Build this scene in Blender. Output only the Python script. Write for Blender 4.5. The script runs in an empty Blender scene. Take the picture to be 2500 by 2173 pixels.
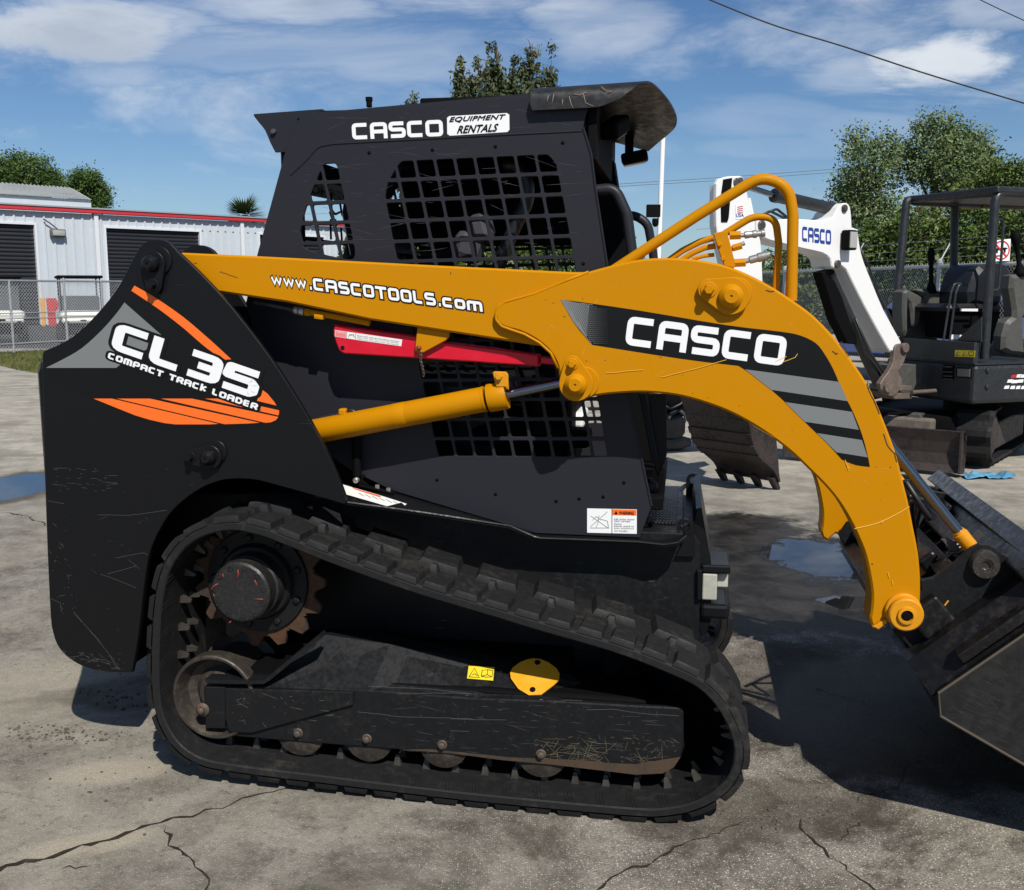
import bpy, bmesh, math, random
from math import sin, cos, pi, radians, atan, atan2, sqrt, hypot
from mathutils import Vector, Matrix, noise, geometry
random.seed(7)
SC = bpy.context.scene
COL = SC.collection
# ------------------------------------------------------------------ camera
F, CX, CY, HOR, H = 2500., 1250., 1086.5, 705., 1.5
TH = atan((CY-HOR)/F)
cam_d = bpy.data.cameras.new('camera'); cam = bpy.data.objects.new('camera', cam_d); COL.objects.link(cam)
cam.location = (0, 0, H); cam.rotation_euler = (pi/2-TH, 0, 0)
cam_d.sensor_fit = 'HORIZONTAL'; cam_d.sensor_width = 36.; cam_d.lens = 36.*F/2500.
cam_d.clip_start = .05; cam_d.clip_end = 3000
SC.camera = cam
# ------------------------------------------------------------------ light
SUN = Vector((.298, -.882, 1.0)).normalized()
SUN_EL = math.asin(SUN.z); SUN_AZ = atan2(SUN.x, SUN.y)
sd = bpy.data.lights.new('sun', 'SUN'); so = bpy.data.objects.new('sun', sd); COL.objects.link(so)
sd.energy = 4.8; sd.angle = radians(.53); sd.color = (1., .955, .88)
so.rotation_euler = SUN.to_track_quat('Z', 'Y').to_euler(); so.location = (3, -8, 12)
SC.view_settings.view_transform = 'Standard'; SC.view_settings.look = 'None'
SC.view_settings.gamma = 1; SC.view_settings.use_curve_mapping = False
SC.view_settings.exposure = .12
wd = bpy.data.worlds.new('World'); SC.world = wd; wd.use_nodes = True

class NT:
    def __init__(s, tree): s.t = tree; s.n = tree.nodes; s.l = tree.links
    def new(s, ty, **k):
        n = s.n.new(ty)
        for a, b in k.items():
            if a.startswith('i_'):
                n.inputs[int(a[2:])].default_value = b
            else: setattr(n, a, b)
        return n
    def link(s, a, b): s.l.new(a, b)
    def val(s, x, sock):
        if hasattr(x, 'is_output') or hasattr(x, 'links'): s.l.new(x, sock)
        else: sock.default_value = x
    def math(s, op, a, b=0., c=0., clamp=False):
        n = s.n.new('ShaderNodeMath'); n.operation = op; n.use_clamp = clamp
        s.val(a, n.inputs[0]); s.val(b, n.inputs[1]); s.val(c, n.inputs[2]); return n.outputs[0]
    def ramp(s, f, lo, hi, a=0., b=1.):
        n = s.n.new('ShaderNodeMapRange'); n.interpolation_type = 'SMOOTHSTEP'
        s.val(f, n.inputs[0]); n.inputs[1].default_value = lo; n.inputs[2].default_value = hi
        n.inputs[3].default_value = a; n.inputs[4].default_value = b; return n.outputs[0]
    def mix(s, f, a, b):
        n = s.n.new('ShaderNodeMix'); n.data_type = 'RGBA'; s.val(f, n.inputs[0])
        for x, k in ((a, 6), (b, 7)):
            if isinstance(x, tuple): n.inputs[k].default_value = (x[0], x[1], x[2], 1)
            else: s.l.new(x, n.inputs[k])
        return n.outputs[2]
    def noise(s, vec, scale, detail=4., rough=.55, dist=0.):
        n = s.n.new('ShaderNodeTexNoise'); n.inputs['Scale'].default_value = scale
        n.inputs['Detail'].default_value = detail; n.inputs['Roughness'].default_value = rough
        n.inputs['Distortion'].default_value = dist
        if vec is not None: s.l.new(vec, n.inputs['Vector'])
        return n.outputs[0]
    def mapping(s, vec, loc=(0,0,0), rot=(0,0,0), sc=(1,1,1)):
        n = s.n.new('ShaderNodeMapping'); s.l.new(vec, n.inputs[0])
        n.inputs[1].default_value = loc; n.inputs[2].default_value = rot; n.inputs[3].default_value = sc
        return n.outputs[0]

w = NT(wd.node_tree); bg = w.n['Background']
sky = w.new('ShaderNodeTexSky', sky_type='NISHITA'); sky.sun_disc = False
sky.sun_elevation = SUN_EL; sky.sun_rotation = SUN_AZ; sky.air_density = 1.0; sky.dust_density = .15; sky.ozone_density = 3.2
tc = w.new('ShaderNodeTexCoord')
dirv = tc.outputs['Generated']
sx = w.new('ShaderNodeSeparateXYZ'); w.link(dirv, sx.inputs[0])
den = w.math('ADD', w.math('ABSOLUTE', sx.outputs[1]), .25)
qa = w.math('DIVIDE', sx.outputs[0], den); qb = w.math('DIVIDE', sx.outputs[2], den)
cb = w.new('ShaderNodeCombineXYZ'); w.link(qa, cb.inputs[0]); w.link(qb, cb.inputs[1])
q = cb.outputs[0]
def sky_q(px, py):
    x = (px-CX)/F; y = (CY-py)/F
    d = Vector((x, cos(TH)+y*sin(TH), y*cos(TH)-sin(TH))).normalized()
    return d.x/(abs(d.y)+.25), d.z/(abs(d.y)+.25)
wisp = w.noise(w.mapping(q, rot=(0,0,radians(-14)), sc=(1.1,4.2,1)), 3.2, 8, .62, .6)
fine = w.noise(w.mapping(q, rot=(0,0,radians(-20)), sc=(1,2.2,1)), 9., 8, .65, .4)
cm = w.math('ADD', w.math('MULTIPLY', wisp, .75), w.math('MULTIPLY', fine, .25))
base_cl = w.math('MULTIPLY', w.ramp(cm, .45, .68), .62)
def blob(px, py, rx, ry, amp, soft=.55):
    a, b = sky_q(px, py)
    k = 2500*1.25
    m = w.mapping(q, loc=(-a*k/rx, -b*k/ry, 0), sc=(k/rx, k/ry, 1))
    ln = w.new('ShaderNodeVectorMath', operation='LENGTH'); w.link(m, ln.inputs[0])
    s_ = w.math('ADD', ln.outputs['Value'], w.math('MULTIPLY', w.math('SUBTRACT', cm, .5), 5.2))
    return w.math('MULTIPLY', w.ramp(s_, 1.25, 1.25-soft*1.5), amp)
cl = base_cl
for a in ((130,75,300,62,.85), (330,60,240,50,.6), (700,15,260,45,.6), (720,120,500,60,.35), (2270,150,180,58,1.), (2080,170,120,50,.5), (1480,90,160,60,.55), (1370,20,110,30,.6),
          (1850,290,150,40,.3), (1900,360,200,24,.25), (300,190,140,40,.4), (2150,320,150,40,.35), (2450,20,200,40,.5), (950,150,220,60,.4), (560,300,260,30,.2)):
    cl = w.math('MAXIMUM', cl, w.math('MULTIPLY', blob(*a), w.ramp(wisp, .34, .58, .45 if a[4] < .7 else .9, 1.)))
lowh = w.ramp(sx.outputs[2], .22, .0, 0, .18)
cl = w.math('MAXIMUM', cl, w.math('MULTIPLY', lowh, w.ramp(wisp, .3, .6, .5, 1)))
shade = w.math('MAXIMUM', blob(160,90,240,60,.55,.8), blob(770,10,90,30,.5,.8))
ccol = w.mix(shade, (10.2,10.9,11.8), (4.6,5.3,6.4))
tint = w.new('ShaderNodeMix', data_type='RGBA', blend_type='MULTIPLY'); tint.inputs[0].default_value = 1
w.link(sky.outputs[0], tint.inputs[6]); tint.inputs[7].default_value = (.69, .90, 1.12, 1)
out = w.mix(cl, tint.outputs[2], ccol)
w.link(out, bg.inputs[0]); bg.inputs[1].default_value = .066

# ------------------------------------------------------------------ pixels to points
CAM = Vector((0, 0, H))
def ray(px, py):
    x = (px-CX)/F; y = (CY-py)/F
    return Vector((x, cos(TH)+y*sin(TH), y*cos(TH)-sin(TH)))
GZ = -.034
def ground(px, py, z=GZ):
    r = ray(px, py); return CAM + r*((z-H)/r.z)
def on_plane(px, py, p0, n):
    r = ray(px, py); return CAM + r*((p0-CAM).dot(n)/r.dot(n))
class Frame:
    def __init__(s, o, yaw):
        s.o = Vector((o[0], o[1], 0)); s.yaw = yaw
        s.ex = Vector((cos(yaw), sin(yaw), 0)); s.ey = Vector((-sin(yaw), cos(yaw), 0)); s.ez = Vector((0,0,1))
    def P(s, px, py, w): return on_plane(px, py, s.o+s.ey*w, s.ey)
    def uz(s, px, py, w):
        p = s.P(px, py, w); return ((p-s.o).dot(s.ex), p.z)
    def pt(s, u, w, z): return s.o+s.ex*u+s.ey*w+Vector((0,0,z))
    def mat(s): return Matrix.Translation(s.o) @ Matrix.Rotation(s.yaw, 4, 'Z')

# ------------------------------------------------------------------ mesh helpers
class MB:
    def __init__(s): s.v = []; s.f = []; s.m = []; s.sm = []
    def add(s, v, f, m=0, smooth=False):
        b = len(s.v); s.v += [Vector(p) for p in v]; s.f += [[i+b for i in q] for q in f]
        s.m += [m]*len(f); s.sm += [smooth]*len(f); return s
    def build(s, name, mats, parent=None):
        if not isinstance(mats, (list, tuple)): mats = [mats]
        me = bpy.data.meshes.new(name)
        inv = parent['_m'] if False else (ROOTM[parent].inverted() if parent else None)
        vv = [inv @ p for p in s.v] if inv else s.v
        me.from_pydata([tuple(p) for p in vv], [], s.f); me.update()
        for m in mats: me.materials.append(m)
        me.polygons.foreach_set('material_index', s.m); me.polygons.foreach_set('use_smooth', s.sm)
        if any(s.sm): me.set_sharp_from_angle(angle=radians(34))
        ob = bpy.data.objects.new(name, me); COL.objects.link(ob)
        if parent: ob.parent = parent; ROOTM[ob] = ROOTM[parent]
        else: ROOTM[ob] = Matrix.Identity(4)
        return ob
ROOTM = {}
def tag(o, label=None, cat=None, group=None, kind=None):
    if label: o['label'] = label
    if cat: o['category'] = cat
    if group: o['group'] = group
    if kind: o['kind'] = kind
    return o
def thing(name, label, cat, mat, group=None):
    o = bpy.data.objects.new(name, None); COL.objects.link(o); o.matrix_world = mat
    o.empty_display_size = .2; ROOTM[o] = mat.copy(); return tag(o, label, cat, group)
def recentre(o):
    """put the origin of a single-mesh thing at its base"""
    me = o.data; xs = [v.co for v in me.vertices]
    c = Vector(((min(p.x for p in xs)+max(p.x for p in xs))/2, (min(p.y for p in xs)+max(p.y for p in xs))/2, min(p.z for p in xs)))
    me.transform(Matrix.Translation(-c)); o.location = c; return o
def catmull(pts, n=5, closed=True):
    """pts (x,y[,1]); a trailing 1 keeps the point a sharp corner"""
    N = len(pts); out = []
    for i in range(N if closed else N-1):
        p1 = pts[i]; p2 = pts[(i+1) % N]
        p0 = pts[(i-1) % N] if (closed or i > 0) else p1
        p3 = pts[(i+2) % N] if (closed or i+2 < N) else p2
        if len(p1) > 2: p0 = p1
        if len(p2) > 2: p3 = p2
        straight = len(p1) > 2 and len(p2) > 2
        for k in range(1 if straight else n):
            t = k/n
            out.append(tuple(.5*((2*p1[j]) + (-p0[j]+p2[j])*t + (2*p0[j]-5*p1[j]+4*p2[j]-p3[j])*t*t + (-p0[j]+3*p1[j]-3*p2[j]+p3[j])*t**3) for j in (0, 1)))
    if not closed: out.append(tuple(pts[-1][:2]))
    return out
def parea(p): return .5*sum(p[i-1][0]*p[i][1]-p[i][0]*p[i-1][1] for i in range(len(p)))
def pin_poly(x, y, poly):
    c = False; j = len(poly)-1
    for i in range(len(poly)):
        a, b = poly[i], poly[j]
        if (a[1] > y) != (b[1] > y) and x < (b[0]-a[0])*(y-a[1])/(b[1]-a[1])+a[0]: c = not c
        j = i
    return c
def flat(loops, t, bev=0.):
    """2D loops (first outer, rest holes) -> verts (x,y,z), faces; thickness t centred on z=0, edges chamfered by bev"""
    L2 = []
    for k, lp in enumerate(loops):
        q = []
        for p in lp:
            if not q or hypot(p[0]-q[-1][0], p[1]-q[-1][1]) > 1e-5: q.append((p[0], p[1]))
        if hypot(q[0][0]-q[-1][0], q[0][1]-q[-1][1]) < 1e-5: q.pop()
        if (parea(q) < 0) == (k == 0): q = q[::-1]
        L2.append(q)
    def inset(q, d):
        out = []; n = len(q)
        for i in range(n):
            a, p, b = q[i-1], q[i], q[(i+1) % n]
            d1 = Vector((p[0]-a[0], p[1]-a[1])).normalized(); d2 = Vector((b[0]-p[0], b[1]-p[1])).normalized()
            nn = Vector((-d1.y-d2.y, d1.x+d2.x))
            nn = nn.normalized() if nn.length > 1e-4 else Vector((-d1.y, d1.x)); k = min(1/max(nn.x*-d1.y+nn.y*d1.x, .4), 2.)
            out.append((p[0]+nn.x*d*k, p[1]+nn.y*d*k))
        return out
    I2 = [inset(q, bev) for q in L2] if (t > 0 and bev > 0) else L2
    vs = []; es = []
    for q in I2:
        b = len(vs); vs += [Vector(p) for p in q]; es += [(b+i, b+(i+1) % len(q)) for i in range(len(q))]
    cv, ce, cf, _, _, _ = geometry.delaunay_2d_cdt(vs, es, [], 0, 1e-7)
    F = []
    for f in cf:
        cx__ = sum(cv[i].x for i in f)/len(f); cy__ = sum(cv[i].y for i in f)/len(f)
        if pin_poly(cx__, cy__, I2[0]) and not any(pin_poly(cx__, cy__, h) for h in I2[1:]): F.append(list(f))
    if t <= 0: return [(p.x, p.y, 0) for p in cv], F
    V = [(p.x, p.y, t/2) for p in cv]+[(p.x, p.y, -t/2) for p in cv]; n = len(cv)
    F = F+[[i+n for i in f][::-1] for f in F]
    for q, r in zip(L2, I2):
        m = len(q); b = len(V); rows = [[(p[0], p[1], t/2) for p in r]]
        if bev > 0: rows += [[(p[0], p[1], t/2-bev) for p in q], [(p[0], p[1], -t/2+bev) for p in q]]
        rows += [[(p[0], p[1], -t/2) for p in r]]
        for rw in rows: V += rw
        for a in range(len(rows)-1):
            for i in range(m):
                i2 = (i+1) % m; F.append([b+a*m+i, b+(a+1)*m+i, b+(a+1)*m+i2, b+a*m+i2])
    return V, F
def plate_uz(mb, fr, loops, w0, t, bev=.0015, m=0):
    v, f = flat(loops, t, bev)
    # x->u, y->z, thickness -> w (mirror keeps normals outward)
    mb.add([fr.pt(x, w0+t/2-z, y) for x, y, z in v], f, m); return mb
def plate(mb, fr, pts, w0, t, bev=.0015, m=0, smooth=0, holes=()):
    pp = catmull(pts, smooth) if smooth else [p[:2] for p in pts]
    lo = [[fr.uz(x, y, w0) for x, y in pp]]
    for h in holes: lo.append(h)
    return plate_uz(mb, fr, lo, w0, t, bev, m)
def decal(mb, fr, pts, w0, m=0, smooth=0):
    pp = catmull(pts, smooth) if smooth else [p[:2] for p in pts]
    v, f = flat([[fr.uz(x, y, w0) for x, y in pp]], 0)
    mb.add([fr.pt(x, w0, y) for x, y, z in v], [q[::-1] for q in f], m); return mb
def frame_of(a):
    a = a.normalized(); r = Vector((0,0,1)) if abs(a.z) < .9 else Vector((1,0,0))
    x = a.cross(r).normalized(); return x, a.cross(x).normalized()
def lathe(mb, p, ax, prof, n=24, m=0, smooth=True, caps=True):
    """prof: list of (radius, height along ax)"""
    ax = ax.normalized(); x, y = frame_of(ax); v = []; f = []
    for r, h in prof:
        for k in range(n):
            a = 2*pi*k/n; v.append(p+ax*h+x*(r*cos(a))+y*(r*sin(a)))
    for i in range(len(prof)-1):
        for k in range(n):
            k2 = (k+1) % n; f.append([i*n+k, i*n+k2, (i+1)*n+k2, (i+1)*n+k])
    mb.add(v, f, m, smooth)
    if caps:
        mb.add(v[:n], [list(range(n))[::-1]], m); mb.add(v[-n:], [list(range(n))], m)
    return mb
def cyl(mb, a, b, r, n=20, m=0, r2=None, cham=0.):
    L = (b-a).length; r2 = r if r2 is None else r2
    pr = [(r-cham, 0), (r, cham), (r2, L-cham), (r2-cham, L)] if cham else [(r, 0), (r2, L)]
    return lathe(mb, a, b-a, pr, n, m)
def disc(mb, fr, px, py, w0, r, h, n=24, m=0, cham=.002, hexa=False, r2=None):
    """a boss standing h proud (towards the camera) of the plane w0, centred on a pixel"""
    p = fr.P(px, py, w0)
    pr = [(r, -.003), (r, h-cham), (r-cham if r2 is None else r2, h)]
    return lathe(mb, p, -fr.ey, pr, 6 if hexa else n, m, smooth=not hexa)
def fillet(pts, r, n=5, closed=False):
    q0 = []
    for p in pts:
        p = Vector(p)
        if not q0 or (p-q0[-1]).length > 1e-5: q0.append(p)
    if closed and len(q0) > 2 and (q0[0]-q0[-1]).length < 1e-5: q0.pop()
    pts = q0; out = []; N = len(pts)
    for i in range(N):
        if not closed and i in (0, N-1): out.append(Vector(pts[i])); continue
        p = Vector(pts[i]); a = Vector(pts[i-1]); b = Vector(pts[(i+1) % N])
        da = (a-p); db = (b-p); la = da.length; lb = db.length; da.normalize(); db.normalize()
        ang = da.angle(db)
        if ang > pi-.02: out.append(p); continue
        d = min(r/math.tan(ang/2), la*.48, lb*.48); rr = d*math.tan(ang/2)
        s = p+da*d; e = p+db*d
        for k in range(n+1):
            t = k/n; out.append((s*(1-t)**2 + p*2*t*(1-t) + e*t*t))
    return out
def tube(mb, pts, r, n=10, m=0, fil=0., rs=None):
    P_ = fillet(pts, fil, 6) if fil else [Vector(p) for p in pts]
    v = []; f = []; x = None
    for i, p in enumerate(P_):
        t = (P_[min(i+1, len(P_)-1)]-P_[max(i-1, 0)]).normalized()
        if x is None: x, y = frame_of(t)
        x = (x-t*x.dot(t)).normalized(); y = t.cross(x)
        rr = rs[i] if rs else r
        for k in range(n):
            a = 2*pi*k/n; v.append(p+x*(rr*cos(a))+y*(rr*sin(a)))
    for i in range(len(P_)-1):
        for k in range(n):
            k2 = (k+1) % n; f.append([i*n+k, i*n+k2, (i+1)*n+k2, (i+1)*n+k])
    mb.add(v, f, m, True); mb.add(v[:n], [list(range(n))[::-1]], m); mb.add(v[-n:], [list(range(n))], m)
    return mb
def box(mb, c, ex, ey, ez, sx, sy, sz, bev=.0, m=0, seg=2):
    bm = bmesh.new(); bmesh.ops.create_cube(bm, size=1.)
    for p in bm.verts: p.co = Vector((p.co.x*sx, p.co.y*sy, p.co.z*sz))
    if bev: bmesh.ops.bevel(bm, geom=bm.edges[:], offset=min(bev, sx*.45, sy*.45, sz*.45), segments=seg, affect='EDGES', profile=.5)
    bm.verts.ensure_lookup_table()
    mb.add([c+ex*p.co.x+ey*p.co.y+ez*p.co.z for p in bm.verts], [[q.index for q in fc.verts] for fc in bm.faces], m)
    bm.free(); return mb
X_, Y_, Z_ = Vector((1,0,0)), Vector((0,1,0)), Vector((0,0,1))
def fbox(mb, fr, u0, u1, w0, w1, z0, z1, bev=.004, m=0):
    return box(mb, fr.pt((u0+u1)/2, (w0+w1)/2, (z0+z1)/2), fr.ex, fr.ey, Z_, u1-u0, w1-w0, z1-z0, bev, m)
def loft(mb, A, B, m=0, smooth=True, thick=0.):
    n = len(A); v = list(A)+list(B); f = [[i, i+1, n+i+1, n+i] for i in range(n-1)]
    if thick:
        nn = []
        for i in range(n):
            t = (A[min(i+1, n-1)]-A[max(i-1, 0)]).normalized(); d = (B[i]-A[i]).normalized(); nn.append(t.cross(d).normalized()*thick)
        v2 = [A[i]+nn[i] for i in range(n)]+[B[i]+nn[i] for i in range(n)]
        b = len(v); v += v2; f += [[b+n+i, b+n+i+1, b+i+1, b+i] for i in range(n-1)]
        f += [[b+i, b+i+1, i+1, i] for i in range(n-1)]+[[n+i, n+i+1, b+n+i+1, b+n+i] for i in range(n-1)]
        f += [[0, n, b+n, b], [n-1, b+n-1, b+2*n-1, 2*n-1]]
    return mb.add(v, f, m, smooth)
def hull_plate(mb, fr, c1, r1, c2, r2, w0, t, bev=.002, m=0, n=14):
    """plate wrapped round two circles (uz centres)"""
    d = Vector((c2[0]-c1[0], c2[1]-c1[1])); L = d.length; a0 = atan2(d.y, d.x); b = math.acos(max(-1, min(1, (r1-r2)/L)))
    pts = []
    for k in range(n+1):
        a = a0+b+(2*pi-2*b)*k/n; pts.append((c1[0]+r1*cos(a), c1[1]+r1*sin(a)))
    for k in range(n+1):
        a = a0-b+(2*b)*k/n; pts.append((c2[0]+r2*cos(a), c2[1]+r2*sin(a)))
    return plate_uz(mb, fr, [pts], w0, t, bev, m)

# ------------------------------------------------------------------ lettering
def strip(pts, t, closed=False):
    """mitred stroke along 2D points -> verts, faces"""
    N = len(pts); v = []; f = []
    for i in range(N):
        p = Vector(pts[i][:2])
        a = Vector(pts[i-1][:2]) if (closed or i > 0) else None
        b = Vector(pts[(i+1) % N][:2]) if (closed or i < N-1) else None
        d1 = (p-a).normalized() if a is not None else None; d2 = (b-p).normalized() if b is not None else None
        if d1 is None: d1 = d2
        if d2 is None: d2 = d1
        n1 = Vector((-d1.y, d1.x)); n2 = Vector((-d2.y, d2.x)); nn = (n1+n2)
        if nn.length < 1e-6: nn = n1
        nn.normalize(); k = min(1/max(nn.dot(n1), .3), 1.42)
        v += [p+nn*(t/2*k), p-nn*(t/2*k)]
    for i in range(N if closed else N-1):
        j = (i+1) % N; f.append([2*i, 2*i+1, 2*j+1, 2*j])
    return v, f
def glyph(c, w_):
    """list of (points, closed, corner radius) in a box w_ x 1"""
    W = w_; r = .16
    low = c in 'wcom' and c != 'O'
    h = .72 if low else 1.
    if c in 'Cc': return [([(W,h),(0,h),(0,0),(W,0)], 0, r)]
    if c == 'A': return [([(0,0),(0,1),(W,1),(W,0)], 0, r), ([(0,.42),(W,.42)], 0, 0)]
    if c == 'S': return [([(W,1),(0,1),(0,.52),(W,.52),(W,0),(0,0)], 0, r)]
    if c == '5': return [([(W*1.06,1),(0.04,1),(0,.56),(W*.86,.56),(W,.42),(W,.12),(W*.86,0),(-.04,0)], 0, .02)]
    if c in 'Oo0': return [([(W,h),(0,h),(0,0),(W,0)], 1, r)]
    if c == 'L': return [([(0,1),(0,0),(W,0)], 0, r)]
    if c == '3': return [([(0,1),(W,1),(W,0),(0,0)], 0, r), ([(.3*W,.5),(W,.5)], 0, 0)]
    if c == 'M': return [([(0,0),(0,1),(W,1),(W,0)], 0, r), ([(W/2,1),(W/2,0)], 0, 0)]
    if c == 'm': return [([(0,0),(0,h),(W,h),(W,0)], 0, r*.8), ([(W/2,h),(W/2,0)], 0, 0)]
    if c == 'P': return [([(0,0),(0,1),(W,1),(W,.36),(0,.36)], 0, r)]
    if c == 'T': return [([(0,1),(W,1)], 0, 0), ([(W/2,1),(W/2,0)], 0, 0)]
    if c == 'R': return [([(0,0),(0,1),(W,1),(W,.42),(0,.42)], 0, r), ([(.5*W,.42),(W,0)], 0, 0)]
    if c == 'K': return [([(0,0),(0,1)], 0, 0), ([(W,1),(.12*W,.5),(W,0)], 0, 0)]
    if c == 'D': return [([(W*.72,1),(0,1),(0,0),(W*.72,0),(W,.28),(W,.72)], 1, .03)]
    if c == 'E': return [([(W,1),(0,1),(0,0),(W,0)], 0, .06), ([(0,.5),(W,.5)], 0, 0)]
    if c == 'w': return [([(0,h),(.25*W,0),(.5*W,h*.85),(.75*W,0),(W,h)], 0, 0)]
    if c == '.': return [([(W/2,-.0),(W/2,.04)], 0, 0)]
    if c == 'H': return [([(0,0),(0,1)], 0, 0), ([(W,0),(W,1)], 0, 0), ([(0,.5),(W,.5)], 0, 0)]
    return []
LIFT = [0]
def letters(mb, txt, O, XV, YV, N, t, widths=None, gap=.32, m=0, grow=0., lift=0.):
    """txt inside the parallelogram O, O+XV, O+YV; N = unit normal; t = stroke as a share of height; grow widens each stroke"""
    ws = []
    for c in txt:
        wd_ = (widths or {}).get(c, .8); ws.append(wd_)
    tot = sum(ws)+gap*(len(txt)-1)+t*0
    x = 0; k = 0
    asp = YV.length/XV.length
    sx_ = 1/(tot+t)      # units of letter-space -> share of XV
    for c, wd_ in zip(txt, ws):
        for pts, closed, r in glyph(c, wd_):
            P2 = [Vector((p[0]+x+t/2, (p[1]*(1-t)+t/2), 0)) for p in pts]
            if r: P2 = fillet(P2, r, 4, bool(closed))
            if grow and not closed:
                d0 = (P2[0]-P2[1]).normalized(); d1 = (P2[-1]-P2[-2]).normalized(); P2[0] = P2[0]+d0*grow; P2[-1] = P2[-1]+d1*grow
            if c in 'ATRMEHK3wm.' and not closed and len(pts) == 2 and not grow and c not in '.H3EA': P2[-1] = P2[-1]+(P2[-1]-P2[-2]).normalized()*t/2
            if c in 'ALCSMPRKHmc' and not closed:
                pass
            # extend open ends by half a stroke so that corners line up
            if not closed and not (c in '3EAPR' and len(pts) == 2 and c != 'P'):
                d0 = (P2[0]-P2[1]).normalized()
                if abs(d0.y) > .9 or c in 'T': P2[0] = P2[0]+d0*(t/2)
                d1 = (P2[-1]-P2[-2]).normalized()
                if abs(d1.y) > .9 or c in 'T': P2[-1] = P2[-1]+d1*(t/2*(0 if (len(pts) == 2 and c in 'TMm' and not grow) else 1))
            v, f = strip(P2, t+2*grow, bool(closed))
            for q in f:            # each piece a hair above the last: no two faces share a plane
                k += 1; off = N*(lift+k*.000006)
                mb.add([O+XV*(v[i].x*sx_)+YV*v[i].y+off for i in q], [[3, 2, 1, 0]], m)
        x += wd_+gap
    return mb
def text_flat(mb, txt, O, XV, YV, N, m=0, shear=0., bold=0., lift=0., mirror=False):
    cu = bpy.data.curves.new('tmp', 'FONT'); cu.body = txt; cu.fill_mode = 'FRONT'; cu.shear = shear; cu.resolution_u = 2
    o = bpy.data.objects.new('tmp', cu); COL.objects.link(o)
    dg = bpy.context.evaluated_depsgraph_get(); me = bpy.data.meshes.new_from_object(o.evaluated_get(dg))
    xs = [p.co.x for p in me.vertices]; ys = [p.co.y for p in me.vertices]
    x0, x1, y0, y1 = min(xs), max(xs), min(ys), max(ys)
    for dx, dy, dl in (((0, 0, 0),) if not bold else ((-1, 0, 0), (1, 0, .0001), (0, 1, .0002), (0, -1, .0003))):
        sh = XV.normalized()*dx*bold*YV.length+YV*dy*bold+N*dl
        v = [O+XV*(((p.co.x-x0)/(x1-x0)) if not mirror else 1-(p.co.x-x0)/(x1-x0))+YV*((p.co.y-y0)/(y1-y0))+N*lift+sh for p in me.vertices]
        mb.add(v, [list(p.vertices) for p in me.polygons], m)
    bpy.data.objects.remove(o); bpy.data.curves.remove(cu); bpy.data.meshes.remove(me); return mb

# ------------------------------------------------------------------ materials
MATS = {}
def mat(name, col, rough=.5, metal=0., spec=.5, bump=0., bscale=60., var=0., vscale=3., col2=None, lo=.45, hi=.65, scratch=0., scol=(.3,.3,.3), coat=0., obj=True):
    m = bpy.data.materials.new(name); m.use_nodes = True; t = NT(m.node_tree); b = t.n['Principled BSDF']
    c = t.new('ShaderNodeTexCoord'); vec = c.outputs['Object']
    b.inputs['Roughness'].default_value = rough; b.inputs['Metallic'].default_value = metal; b.inputs['Specular IOR Level'].default_value = spec
    if coat: b.inputs['Coat Weight'].default_value = coat; b.inputs['Coat Roughness'].default_value = .15
    colr = None
    if var or col2:
        n = t.noise(vec, vscale, 6, .6); n2 = t.noise(vec, vscale*7.3, 5, .6)
        f = t.math('ADD', t.math('MULTIPLY', n, .6), t.math('MULTIPLY', n2, .4))
        c2 = col2 or tuple(min(1, x*(1+var)+.004) for x in col)
        colr = t.mix(t.ramp(f, lo, hi), col, c2)
        rr = t.ramp(n2, .35, .65, max(rough-.08, .05), min(rough+.12, 1)); t.link(rr, b.inputs['Roughness'])
    if scratch:
        s1 = t.noise(t.mapping(vec, rot=(0, radians(12), 0), sc=(1.5, 20, 55)), 6, 3, .6, .35)
        s2 = t.noise(t.mapping(vec, rot=(0, radians(-35), 0), sc=(3, 20, 80)), 4, 2, .6, .2)
        pm = t.noise(vec, 4.5, 4, .6)
        sc_ = t.math('MULTIPLY', t.math('MAXIMUM', t.ramp(s1, .70, .74), t.ramp(s2, .72, .755)), t.ramp(pm, .48, .62))
        sc_ = t.math('MULTIPLY', sc_, scratch)
        colr = t.mix(sc_, colr if colr else col, scol)
    if colr: t.link(colr, b.inputs['Base Color'])
    else: b.inputs['Base Color'].default_value = (*col, 1)
    if bump:
        bn = t.new('ShaderNodeBump'); bn.inputs['Strength'].default_value = bump; bn.inputs['Distance'].default_value = .004
        t.link(t.noise(vec, bscale, 4, .6), bn.inputs['Height']); t.link(bn.outputs[0], b.inputs['Normal'])
    MATS[name] = m; return m
BLACKP = mat('black_paint', (.0062,.0064,.0074), .36, bump=.02, bscale=220, scratch=.3, scol=(.10,.10,.10), spec=.22)
CABP = mat('cab_paint', (.0185,.019,.0245), .42, bump=.015, bscale=150, scratch=.28, scol=(.09,.09,.10), spec=.22)
WORNP = mat('worn_black_paint', (.0085,.009,.0100), .42, bump=.08, bscale=90, col2=(.016,.016,.016), vscale=9, lo=.5, hi=.7, scratch=.9, scol=(.19,.19,.17), spec=.22)
YEL = mat('yellow_paint', (.485,.198,.0005), .42, bump=.04, bscale=120, var=0, vscale=3, col2=(.47,.192,.001), scratch=.25, scol=(.68,.36,.03), spec=.12)
YELW = mat('worn_yellow_paint', (.60,.25,.004), .45, bump=.15, bscale=90, col2=(.36,.17,.02), vscale=9, lo=.56, hi=.7, spec=.4)
RED = mat('red_paint', (.56,.004,.022), .38, bump=.04, var=.12, spec=.4)
RUB = mat('rubber', (.013,.013,.0135), .60, bump=.25, bscale=70, col2=(.040,.037,.031), vscale=5, lo=.50, hi=.74, spec=.2)
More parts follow.
